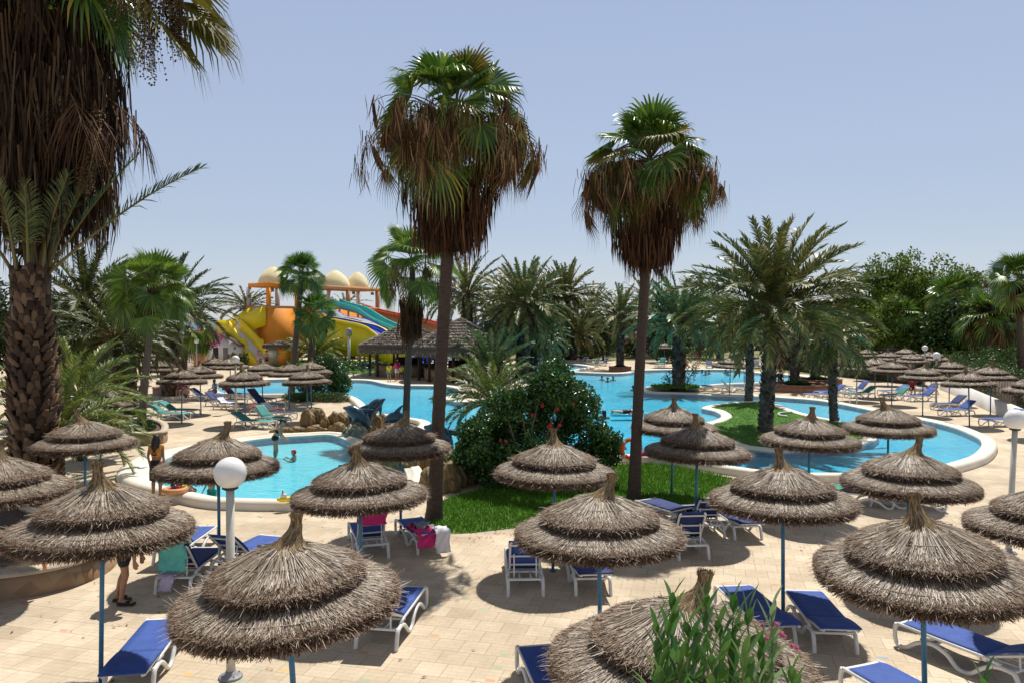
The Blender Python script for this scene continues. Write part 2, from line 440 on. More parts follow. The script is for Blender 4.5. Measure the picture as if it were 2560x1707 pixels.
def wmul_kids(p):
    return 1.0 + 0.95 * max(0.0, min(1.0, (-10.2 - p.x) / 1.9))
def offs_k(P, d):
    Q = offs(P, 1.0)
    return [p + (q - p) * d * wmul_kids(p) for p, q in zip(P, Q)]
def coping(name, P, sgn, w, label_mat, wid=None, top=0.27, floor_z=-0.45, outer_z=-0.02):
    """rounded concrete coping; P = water edge, sgn +1 outward of P"""
    prof = [(0, ZW - 0.05), (0.0, ZW + 0.03), (0.03, ZW + 0.05), (0.12, top - 0.03), (w * 0.55, top), (w * 0.82, top - 0.01), (w * 0.95, top - 0.05), (w, top - 0.11), (w, outer_z)]
    if P is kids: prof = [(0, ZW - .05), (0, ZW + .02), (.02, ZW + .035), (.19, ZW + .045), (.205, top - .025), (.24, top - .005), (.40, top), (.48, top - .02), (w * .97, top - .07), (w, top - .12), (w, outer_z)]
    mb = MB(); N = len(P); vs = []
    for d, z in prof:
        for i, q in enumerate(offs(P, 0.0) if d == 0 else (offs_k(P, d) if P is kids else offs(P, sgn * d))):
            vs.append((q.x, q.y, z))
    fs = []
    for j in range(len(prof) - 1):
        for i in range(N):
            k = (i + 1) % N
            f = (j * N + i, j * N + k, (j + 1) * N + k, (j + 1) * N + i)
            fs.append(f[::-1] if sgn > 0 else f)
    mb.add(vs, fs)
    o = mb.build(name, label_mat, smooth=True); o['kind'] = 'structure'
    return o
def wallring(name, P, z0, z1, m, flip=False):
    mb = MB(); N = len(P)
    vs = [(q.x, q.y, z0) for q in P] + [(q.x, q.y, z1) for q in P]
    mb.add(vs, [((i, (i + 1) % N, N + (i + 1) % N, N + i) if not flip else (i, N + i, N + (i + 1) % N, (i + 1) % N)) for i in range(N)])
    o = mb.build(name, m); o['kind'] = 'structure'; return o

WK, WM, WI = 0.55, 0.52, 0.55
coping('pool_coping', kids, 1, WK, M['coping'])
coping('pool_coping', main, 1, WM, M['coping'])
coping('island_coping', isle, -1, WI, M['coping'])
FZK, FZM = -0.10, -0.05
wallring('pool_wall', kids, FZK, ZW - 0.045, M['pool_wall'], True)
wallring('pool_wall', main, FZM, ZW - 0.045, M['pool_wall'], True)
wallring('pool_wall', isle, FZM, ZW - 0.045, M['pool_wall'])
sheet('pool_floor', offs(kids, 0.05), [], FZK, M['pool_floor_pale'])
sheet('pool_floor', offs(main, 0.05), [], FZM, M['pool_floor'])
sheet('pool_water', kids, [], ZW, M['water'])
sheet('pool_water', main, [isle[::-1]], ZW, M['water'])
# terrace steps ring of the paddling pool at its left end
# deck, terrain, sea
sheet('pool_deck', [(-95, -6), (95, -6), (95, 125), (-95, 125)], [offs_k(kids, WK - 0.03)[::-1], offs(main, WM - 0.03)[::-1]], 0.0, M['paving'])
sheet('ground', [(-30000, -60), (30000, -60), (30000, 40000), (-30000, 40000)], [], -0.9, M['land'])
sheet('sea', [(-30000, 165), (-12, 165), (300, 900), (4000, 39000), (-30000, 39000)], [], -0.8, M['sea'])

# lawns: a base sheet plus blades (stuff)
def lawn(name, P, z, dens=0, hmin=0.04, hmax=0.09, m='lawn'):
    o = sheet(name + '_ground', P, [], z, M[m])
    if dens:
        xs = [p.x for p in P]; ys = [p.y for p in P]
        area = (max(xs) - min(xs)) * (max(ys) - min(ys)); n = int(area * dens)
        X = rng.uniform(min(xs), max(xs), n); Y = rng.uniform(min(ys), max(ys), n)
        ins = np.zeros(n, bool); N = len(P)
        for i in range(N):
            x1, y1, x2, y2 = P[i].x, P[i].y, P[(i + 1) % N].x, P[(i + 1) % N].y
            if y1 == y2: continue
            c = ((y1 > Y) != (y2 > Y)) & (X < (x2 - x1) * (Y - y1) / (y2 - y1) + x1)
            ins ^= c
        X, Y = X[ins], Y[ins]; n = len(X)
        a = rng.uniform(0, 2 * math.pi, n); h = rng.uniform(hmin, hmax, n); w = rng.uniform(0.006, 0.014, n) * (hmax / 0.09)
        ln = rng.normal(0, 0.5, (n, 2)) * h[:, None]
        T = np.zeros((n, 3, 3))
        T[:, 0] = np.stack([X - np.cos(a) * w, Y - np.sin(a) * w, np.full(n, z - 0.01)], 1)
        T[:, 1] = np.stack([X + np.cos(a) * w, Y + np.sin(a) * w, np.full(n, z - 0.01)], 1)
        T[:, 2] = np.stack([X + ln[:, 0], Y + ln[:, 1], z + h], 1)
        mb = MB(); mb.tris(T); g = mb.build('grass_blades', M['grass'])
        g['kind'] = 'stuff'; g['label'] = 'short green grass blades growing over the lawn'; g['category'] = 'grass'
    return o
lawn1 = smooth_poly([(1060, 1300), (1085, 1325), (1154, 1333), (1280, 1320), (1393, 1306), (1500, 1285), (1611, 1268), (1698, 1266), (1780, 1238), (1850, 1208), (1785, 1186), (1676, 1165), (1600, 1160), (1524, 1163), (1420, 1178), (1306, 1197), (1215, 1222), (1140, 1240), (1085, 1265)], 0, 4)
lawn('lawn', lawn1, 0.012, 700, 0.05, 0.13)
isl_g = offs(isle, -(WI + 0.02))
lawn('island_lawn', isl_g, 0.225, 260, 0.04, 0.08)
lawn2 = smooth_poly([(195, 1075), (260, 1085), (330, 1080), (372, 1062), (368, 1045), (330, 1030), (250, 1022), (190, 1028)], 0, 3)
lawn('lawn', lawn2, 0.012, 120, 0.05, 0.12)
lawn3 = smooth_poly([(1636, 979), (1700, 981), (1745, 979.5), (1742, 973), (1690, 970), (1640, 971)], 0, 3)
lawn('palm_lawn', lawn3, 0.30, 160, 0.06, 0.2)
for P_ in ([(720, 932), (990, 930), (985, 905), (700, 900)], [(1330, 902), (1450, 900), (1480, 893), (1340, 888)]):
    lawn('far_lawn', smooth_poly(P_, 0, 4), 0.012, 0)
for P_ in ([(1400, 889), (1660, 895), (2100, 915), (2100, 893), (1660, 884), (1400, 880)], [(1760, 912), (2160, 945), (2160, 928), (1800, 906)]):
    lawn('dry_lawn', smooth_poly(P_, 0, 4), 0.016, 0, m='dry_grass')

sheet('far_dry_lawn', [(-8, 97), (92, 88), (94, 124), (-8, 124)], [], 0.012, M['dry_grass'])
# ================================================================ THATCHED PARASOLS
def blades(n, phi, p0, p1, w0, w1, dphi, mid=None):
    """quads from (r0,z0) at phi to (r1,z1) at phi+dphi, twisted a little"""
    r0, z0 = p0; r1, z1 = p1; ph2 = phi + dphi
    a = np.stack([r0 * np.cos(phi), r0 * np.sin(phi), z0], 1); b = np.stack([r1 * np.cos(ph2), r1 * np.sin(ph2), z1], 1)
    tw = rng.normal(0, 0.32, n)
    d = b - a; d /= np.linalg.norm(d, axis=1)[:, None] + 1e-9
    tg = np.stack([-np.sin(phi), np.cos(phi), np.zeros(n)], 1)
    nr = np.cross(d, tg)
    sd_ = tg * np.cos(tw)[:, None] + nr * np.sin(tw)[:, None]
    Q = np.zeros((n, 4, 3))
    Q[:, 0] = a - sd_ * w0[:, None]; Q[:, 1] = a + sd_ * w0[:, None]; Q[:, 2] = b + sd_ * w1[:, None]; Q[:, 3] = b - sd_ * w1[:, None]
    return Q
def profile_fn(pts):
    pts = np.asarray(pts); seg = np.sqrt((np.diff(pts, axis=0) ** 2).sum(1)); s = np.concatenate([[0], np.cumsum(seg)]); s /= s[-1]
    return lambda t: (np.interp(t, s, pts[:, 0]), np.interp(t, s, pts[:, 1]))
def tier(mb, prof, edge, n_s, n_e, wf, lump, seed):
    r_ = np.random.default_rng(seed)
    f = profile_fn(prof)
    ph_amp = lambda ph: 1 + lump * (np.sin(ph * 3 + seed) * 0.5 + np.sin(ph * 7 + seed * 2.1) * 0.3 + np.sin(ph * 13 + seed) * 0.2)
    # slope straws
    phi = r_.uniform(0, 2 * math.pi, n_s); L_ = r_.uniform(0.2, 0.5, n_s)
    t0 = np.sqrt(r_.uniform(0, 1, n_s)) * 0.95 - L_ * 0.4; t1 = np.clip(t0 + L_, 0.05, 1.05); t0 = np.clip(t0, 0, 1)
    a = f(t0); b = f(t1); lift = r_.uniform(0.0, 0.035, n_s)
    k = ph_amp(phi)
    mb.quads(blades(n_s, phi, (a[0] * k, a[1] + 0.004), (b[0] * k, b[1] + lift), r_.uniform(0.0025, 0.006, n_s) * wf, r_.uniform(0.0015, 0.004, n_s) * wf, r_.normal(0, 0.035, n_s)), 0)
    # blunt shaggy edge
    (ra, za), (rb, zb) = edge
    phi = r_.uniform(0, 2 * math.pi, n_e); k = ph_amp(phi)
    u = r_.uniform(0, 1, n_e)
    rr = ra + (rb - ra) * u + r_.normal(0, 0.008, n_e); zz = za + (zb - za) * u + r_.normal(0, 0.010, n_e)
    out_ = r_.uniform(0.02, 0.075, n_e); dn = r_.uniform(-0.015, 0.045, n_e) * (0.35 + u)
    p0 = ((rr - 0.075) * k, zz + 0.018); p1 = ((rr + out_ * 0.55) * k, zz - dn)
    mb.quads(blades(n_e, phi, p0, p1, r_.uniform(0.003, 0.006, n_e) * wf, r_.uniform(0.003, 0.006, n_e) * wf, r_.normal(0, 0.045, n_e)), 1)
    # rough, upturned straw ends over the outer part of the tier
    nb = int(n_e * 0.42); phi = r_.uniform(0, 2 * math.pi, nb); k = ph_amp(phi); t0 = 1 - np.abs(r_.normal(0, 0.115, nb)); t0 = np.clip(t0, .35, 1); a = f(t0 - .06); b = f(np.clip(t0 + .05, 0, 1))
    mb.quads(blades(nb, phi, (a[0] * k, a[1] + .008), (b[0] * k + r_.uniform(0, .03, nb), b[1] + r_.uniform(.005, .045, nb)), r_.uniform(.0025, .005, nb) * wf, r_.uniform(.0025, .005, nb) * wf, r_.normal(0, .05, nb)), 1)
    # stray long straws
    ns = n_e // 25
    phi = r_.uniform(0, 2 * math.pi, ns); k = ph_amp(phi)
    mb.quads(blades(ns, phi, ((ra - 0.05) * k, np.full(ns, za)), ((ra + r_.uniform(0.05, 0.16, ns)) * k, za + r_.normal(-0.02, 0.06, ns)), np.full(ns, 0.004) * wf, np.full(ns, 0.0015) * wf, r_.normal(0, 0.08, ns)), 0)
PR = 1.19
def flat(mb, kr=1.0):
    for A_ in mb.v:
        A_[:, 2] = 1.905 + (A_[:, 2] - 1.93) * np.where(A_[:, 2] > 2.6, 0.86, 0.80); A_[A_[:, 2] > 2.5, 2] -= 0.04
        A_[:, 0] *= kr; A_[:, 1] *= kr
def parasol_meshes(tag_, d, seed, smoothness=0):
    """d = density factor; returns dict of meshes"""
    wf = 0.86 if d > 0.8 else (1.8 if d > 0.3 else 2.6)
    n = lambda q: int(q * d)
    out_ = {}
    mb = MB()
    mb.lathe([(0.02, 2.30), (0.6, 2.255), (0.95, 2.125), (PR - 0.10, 2.04), (PR - 0.06, 1.99), (PR - 0.10, 1.91), (PR - 0.28, 1.95), (0.5, 2.12), (0.02, 2.22)], 40, mi=2)
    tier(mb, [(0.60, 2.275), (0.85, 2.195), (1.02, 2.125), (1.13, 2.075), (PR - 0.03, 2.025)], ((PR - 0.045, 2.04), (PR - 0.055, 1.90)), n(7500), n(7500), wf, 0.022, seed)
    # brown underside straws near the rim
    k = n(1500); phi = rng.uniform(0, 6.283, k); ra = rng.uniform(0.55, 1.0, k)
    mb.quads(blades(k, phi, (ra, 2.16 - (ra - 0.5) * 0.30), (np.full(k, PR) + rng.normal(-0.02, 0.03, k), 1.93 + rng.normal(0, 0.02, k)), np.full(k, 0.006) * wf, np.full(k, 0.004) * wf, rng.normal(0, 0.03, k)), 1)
    flat(mb); out_['lower_thatch'] = (mb.mesh('lower_thatch_' + tag_), ['straw', 'straw_edge', 'straw_base'])
    mb = MB()
    mb.lathe([(0.03, 2.76), (0.09, 2.675), (0.3, 2.595), (0.58, 2.49), (0.78, 2.375), (0.82, 2.31), (0.78, 2.20), (0.5, 2.26), (0.03, 2.36)], 36, mi=2)
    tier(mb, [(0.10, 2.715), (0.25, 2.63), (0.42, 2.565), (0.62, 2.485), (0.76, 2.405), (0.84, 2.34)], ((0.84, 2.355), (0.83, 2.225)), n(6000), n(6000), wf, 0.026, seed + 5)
    flat(mb, .95); out_['upper_thatch'] = (mb.mesh('upper_thatch_' + tag_), ['straw', 'straw_edge', 'straw_base'])
    # finial: bundled golden straw
    mb = MB()
    lx, ly = rng.normal(0, 0.05, 2)
    prof = [(0.27, 2.635), (0.18, 2.69), (0.115, 2.76), (0.072, 2.835), (0.052, 2.895), (0.042, 2.94), (0.046, 2.985), (0.062, 3.03), (0.03, 3.05)]
    base = MB(); mb.lathe([(r * 0.9, z) for r, z in prof], 12, mi=1)
    k = n(1900); phi = rng.uniform(0, 6.283, k); t0 = rng.uniform(0, 0.8, k); t1 = t0 + rng.uniform(0.12, 0.3, k)
    f = profile_fn(prof[:-1]); a = f(np.clip(t0, 0, 1)); b = f(np.clip(t1, 0, 1))
    mb.quads(blades(k, phi, (a[0], a[1]), (b[0] + rng.uniform(0, 0.012, k), b[1] + np.where(t1 > 1, 0.02, 0)), np.full(k, 0.004) * wf, np.full(k, 0.003) * wf, rng.normal(0, 0.12, k)), 0)
    k = n(260); phi = rng.uniform(0, 6.283, k)
    mb.quads(blades(k, phi, (rng.uniform(0.02, 0.06, k), np.full(k, 2.97)), (rng.uniform(0.02, 0.09, k), 3.03 + rng.uniform(0, 0.04, k)), np.full(k, 0.004) * wf, np.full(k, 0.003) * wf, rng.normal(0, 0.15, k)), 0)
    for A_ in mb.v:     # lean of the tuft
        zz = np.clip((A_[:, 2] - 2.6) / 0.3, 0, 1) ** 1.3
        A_[:, 0] += zz * lx * 2; A_[:, 1] += zz * ly * 2
    flat(mb); out_['finial'] = (mb.mesh('finial_' + tag_), ['straw_gold', 'straw_base'])
    mb = MB()
    for rr, zz in ((0.46, 2.555), (1.0, 2.135)):
        ring = [(rr * (1 + 0.012 * math.sin(5 * t)) * math.cos(t), rr * (1 + 0.012 * math.sin(5 * t)) * math.sin(t), zz + 0.012 + 0.006 * math.sin(3 * t)) for t in np.linspace(0, 2 * math.pi, 49)]
        mb.tube(ring, 0.007, 4, caps=False)
    flat(mb); out_['binding_rope'] = (mb.mesh('binding_rope_' + tag_), ['rope'])
    mb = MB(); mb.tube([(0, 0, -0.02), (0, 0, 2.3)], 0.031, 12); mb.tube([(0, 0, 0.0), (0, 0, 0.03)], 0.06, 12)
    out_['pole'] = (mb.mesh('pole_' + tag_), ['pole'])
    for k_, (me, ms) in out_.items():
        for q in ms: me.materials.append(M[q])
    return out_
PV = {'near': [parasol_meshes('near%d' % i, 1.3, 3 + i * 11) for i in range(4)], 'mid': [parasol_meshes('mid%d' % i, 0.45, 5 + i * 7) for i in range(2)], 'far': [parasol_meshes('far%d' % i, 0.16, 2 + i * 5) for i in range(2)]}
def parasol(cx, w, label, lod='near', base=None, tilt=(0, 0), group='thatched parasols on the pool deck', var=None, zs=1.0):
    Z = F * 2.45 / w
    p = A(cx, 800, Z)
    X, Y = p.x, p.y
    if base is not None:
        q = G(*base); X, Y = q.x, q.y
    o = thing('thatched_parasol', label, 'parasol', (X, Y, 0), 0, group)
    o.rotation_euler = (R(tilt[0]), R(tilt[1]), random.uniform(0, 6.28) if not (tilt[0] or tilt[1]) else 0)
    if not (tilt[0] or tilt[1]):
        o.rotation_euler = (R(random.gauss(0, 1.0)), R(random.gauss(0, 1.0)), o.rotation_euler[2])
    s = random.uniform(0.985, 1.02); o.scale = (s, s, random.uniform(0.99, 1.02) * zs)
    vs = PV[lod]; v = vs[(var if var is not None else random.randrange(len(vs))) % len(vs)]
    for nm, (me, _) in v.items(): link(nm, me, o)
    return o
PARASOLS = [
 (238, 456, 'large thatched parasol at left with a person in black shorts under its right edge', 'near', (-1, 1.0)),
 (739, 573, 'big thatched parasol right in front of the nearest white globe lamp post', 'near', (2.0, -2.5)),
 (-22, 344, 'thatched parasol cut by the left edge in front of the thick date palm trunk', 'near', (0, 2)),
 (542, 310, 'thatched parasol by the paddling pool, partly behind the nearest white globe', 'near', (0, 0)),
 (902, 355, 'thatched parasol over the two loungers draped with pink towels', 'near', (0, -1)),
 (1000, 262, 'dark thatched parasol in palm shade beside the brown fountain rocks', 'near', (0, 0)),
 (1383, 310, 'thatched parasol on the lawn in front of the red-flowered hibiscus bush', 'near', (0, 1)),
 (1503, 432, 'wide thatched parasol over two white loungers seen from behind, centre of the terrace', 'near', (0, -0.5)),
 (1681, 216, 'dark shaded thatched parasol touching the right tall palm trunk near the water', 'near', (2, 1)),
 (1742, 266, 'thatched parasol right of the orange lifebuoy, at the edge of the lawn', 'near', (0, 0)),
 (1965, 370, 'thatched parasol whose pole stands between two blue loungers on the right terrace', 'near', (0, -0.6)),
 (2276, 332, 'thatched parasol over the loungers with green towels by the right pool coping', 'near', (1, 0)),
 (2025, 245, 'thatched parasol at the pool edge in front of the grassy island', 'near', (0, 0)),
 (2225, 222, 'thatched parasol at the pool edge in front of the right tip of the island', 'near', (0, 0)),
 (2330, 520, 'very large thatched parasol at the right over the nearest long blue lounger', 'near', (3.0, -3.5)),
 (1695, 690, 'nearest thatched parasol at the bottom, behind the foreground oleander leaves', 'near', (0.5, 1.5)),
 (2656, 420, 'thatched parasol cut off by the right edge beside the right globe lamp post', 'near', (0, 0)),
 (206, 250, 'sunlit thatched parasol at left beside the drooping green fronds and round planter', 'near', (0, 0)),
 (246, 172, 'thatched parasol at left in front of three short dark trunks on grass', 'mid', (0, 0)),
 (397, 102, 'left thatched parasol of the far left group, beside the slim fan palm trunk', 'mid', (0, 0)),
 (451, 126, 'thatched parasol standing right of the green loungers near the slim fan palm', 'mid', (0, 0)),
 (500, 115, 'thatched parasol below the white picket gate', 'mid', (0, 0)),
 (536, 95, 'small thatched parasol directly below the white hut doors', 'far', (0, 0)),
 (575, 96, 'small thatched parasol half hidden behind the second globe lamp', 'far', (0, 0)),
 (611, 129, 'thatched parasol just right of the second globe lamp, over dark blue loungers', 'mid', (0, 0)),
 (655, 108, 'thatched parasol below the foot of the yellow stairs', 'mid', (0, 0)),
 (722, 109, 'thatched parasol left of the round bush, at the foot of the slim leaning palm', 'mid', (0, 0)),
 (768, 125, 'thatched parasol in front of the round dark bush by the left basin', 'mid', (0, 0)),
 (777, 107, 'thatched parasol just behind and above the one in front of the round bush', 'mid', (0, 0)),
 (362, 80, 'far thatched parasol behind the slim fan palm trunk at left', 'far', (0, 0)),
 (2428, 130, 'nearest thatched parasol of the right group, over two royal blue raised loungers', 'mid', (0, 0)),
 (2480, 116, 'thatched parasol against the dark hedge, right of the nearest one in the group', 'mid', (0, 0)),
 (2310, 117, 'thatched parasol in the right group, left of the lamp with the white globe', 'mid', (0, 0)),
 (2376, 104, 'thatched parasol in the right group, right behind the white globe lamp post', 'mid', (0, 0)),
 (2232, 104, 'thatched parasol in the right group above the green loungers', 'mid', (0, 0)),
 (2190, 95, 'thatched parasol in the right group half under the date palm fronds', 'far', (0, 0)),
 (2144, 99, 'leftmost thatched parasol of the right group, pole by the pool ladder', 'far', (0, 0)),
 (2585, 145, 'thatched parasol cut by the right edge in front of the hedge', 'mid', (0, 0)),
 (2172, 74, 'small far thatched parasol at the back left of the right group', 'far', (0, 0)),
 (2222, 80, 'small far thatched parasol in the third row of the right group', 'far', (0, 0)),
 (2224, 66, 'tiny far thatched parasol near the white gate post at the back', 'far', (0, 0)),
 (2267, 72, 'tiny far thatched parasol in the middle of the back row at right', 'far', (0, 0)),
 (2297, 62, 'tiny thatched parasol at the far end under the dark trees', 'far', (0, 0)),
 (2330, 80, 'small far thatched parasol between the two white globes at right', 'far', (0, 0)),
 (2282, 84, 'small far thatched parasol behind the one above the green loungers', 'far', (0, 0)),
 (1661, 58, 'lone far thatched parasol in front of the tall dark conifer', 'far', (0, 0)),
 (1825, 94, 'thatched parasol beyond the pool, seen under the big date palm fronds', 'far', (0, 0)),
 (1862, 76, 'far thatched parasol right behind the big date palm trunk', 'far', (0, 0)),
 (1465, 48, 'tiny thatched parasol far away left of the round conifer bush', 'far', (0, 0)),
 (1973, 82, 'far thatched parasol between the palms of the brick planters', 'far', (0, 0)),
]
for i, (cx, w, lb, lod, ti) in enumerate(PARASOLS): parasol(cx, w, lb, lod, None, ti, var=i, zs={0: 1.10, 1: 1.04, 3: 1.06, 14: 1.05, 15: 0.97}.get(i, 1.0))

# ================================================================ SUN LOUNGERS
def lounger_proto(cover, ang):
    """local: +x towards the head, feet end at -0.975"""
    d = {}
    HW = 0.31
    side = catmull([(-0.955, 0, 0.345), (-0.985, 0, 0.22), (-0.955, 0, 0.06), (-0.87, 0, 0.02), (-0.78, 0, 0.05), (-0.62, 0, 0.17), (-0.40, 0, 0.235), (-0.18, 0, 0.17), (-0.05, 0, 0.05), (0.06, 0, 0.018), (0.17, 0, 0.05), (0.32, 0, 0.18), (0.48, 0, 0.265), (0.66, 0, 0.275), (0.74, 0, 0.24), (0.80, 0, 0.08), (0.82, 0, 0.0)], 4)
    for s_, key in ((-1, 'side_frame'), (1, 'side_frame_b')):
        mb = MB()
        mb.tube([(p.x, s_ * HW, p.z) for p in side], [0.032] * len(side), 8)
        mb.tube([(-0.95, s_ * HW * 0.97, 0.345), (-0.3, s_ * HW * 0.97, 0.335), (0.36, s_ * HW * 0.97, 0.335), (0.55, s_ * HW * 0.97, 0.30)], 0.024, 8)
        d[key] = (mb, ['white_plastic'])
    for k_, (x, z) in enumerate(((-0.93, 0.33), (-0.4, 0.24))):
        mb = MB(); mb.box((x, 0, z), (0.055, 2 * HW, 0.035)); d['cross_bar' + ('' if k_ == 0 else '_b')] = (mb, ['white_plastic'])
    mb = MB()
    for x, z in ((0.33, 0.30), (0.70, 0.275)): mb.box((x, 0, z), (0.055, 2 * HW, 0.035))
    mb.box((0.515, 0.10, 0.288), (0.32, 0.03, 0.02)); mb.box((0.515, -0.10, 0.288), (0.32, 0.03, 0.02))
    d['back_rack'] = (mb, ['white_plastic'])
    # seat sling
    mb = MB(); nx, ny = 12, 5; L0, L1 = -0.985, 0.34
    def grid(fn, nx, ny, th):
        top = [fn(i / nx, j / ny - 0.5) for i in range(nx + 1) for j in range(ny + 1)]
        bot = [(a, b, c - th) for a, b, c in top]; n_ = len(top); w_ = ny + 1; fs = []
        for i in range(nx):
            for j in range(ny):
                q = (i * w_ + j, (i + 1) * w_ + j, (i + 1) * w_ + j + 1, i * w_ + j + 1)
                fs.append(q); fs.append(tuple(k + n_ for k in q[::-1]))
        for i in range(nx):
            for j, fl in ((0, 0), (ny, 1)):
                q = (i * w_ + j, i * w_ + j + n_, (i + 1) * w_ + j + n_, (i + 1) * w_ + j); fs.append(q[::-1] if fl else q)
        for j in range(ny):
            for i, fl in ((0, 1), (nx, 0)):
                q = (i * w_ + j, i * w_ + j + n_, i * w_ + j + 1 + n_, i * w_ + j + 1); fs.append(q[::-1] if fl else q)
        return top + bot, fs
    vs, fs = grid(lambda u, v: (L0 + (L1 - L0) * u, v * 0.60, 0.375 - 0.02 * (1 - 4 * v * v) * math.sin(math.pi * u) - (0.05 * max(0, 1 - u * 9)) ** 1.0), nx, ny, 0.022)
    mb.add(vs, fs); d['seat_cover'] = (mb, [cover])
    ca, sa = math.cos(ang), math.sin(ang)
    bx = lambda s, y, h: (0.345 + s * ca - h * sa, y, 0.372 + s * sa + h * ca)
    mb = MB()
    vs, fs = grid(lambda u, v: bx(0.70 * u, v * 0.60, 0.012 + 0.02 * math.sin(math.pi * u) * (4 * v * v)), 7, ny, 0.022)
    mb.add(vs, fs); d['backrest_cover'] = (mb, [cover])
    mb = MB()
    for s_ in (-1, 1): mb.tube([bx(0.0, s_ * 0.27, -0.03), bx(0.66, s_ * 0.27, -0.03), bx(0.69, s_ * 0.24, -0.03)], 0.022, 6)
    for q in (0.12, 0.34, 0.62): mb.tube([bx(q, -0.27, -0.03), bx(q, 0.27, -0.03)], 0.018, 6)
    if ang > 0.3:
        for s_ in (-1, 1): mb.tube([bx(0.40, s_ * 0.2, -0.03), (0.345 + 0.40 * ca + 0.06 * sa, s_ * 0.2, 0.285)], 0.014, 5)
    d['backrest_frame'] = (mb, ['white_plastic'])
    out_ = {}
    for k, (mb, ms) in d.items():
        me = mb.mesh('lounger_' + k)
        for q in ms: me.materials.append(M[q])
        me.polygons.foreach_set('use_smooth', [k.startswith('side') or 'cover' in k] * len(me.polygons))
        out_[k.replace('_b', '') if k.endswith('_b') else k] = out_.get(k.replace('_b', ''), []) + [me] if k.endswith('_b') else [me]
    return out_
_LP = {}
def lounger(X, Y, head, label, cover='cloth_blue', ang=0, group='sun loungers round the pools', z=0.0):
    key = (cover, ang)
    if key not in _LP: _LP[key] = lounger_proto(cover, R(ang))
    o = thing('sun_lounger', label, 'sun lounger', (X, Y, z), R(head), group)
    s = random.uniform(0.99, 1.03); o.scale = (s, s, s)
    for nm, ms in _LP[key].items():
        for me in ms: link(nm, me, o)
    return o
B_, NV, TL, BK = 'cloth_blue', 'cloth_navy', 'cloth_teal', 'cloth_black'
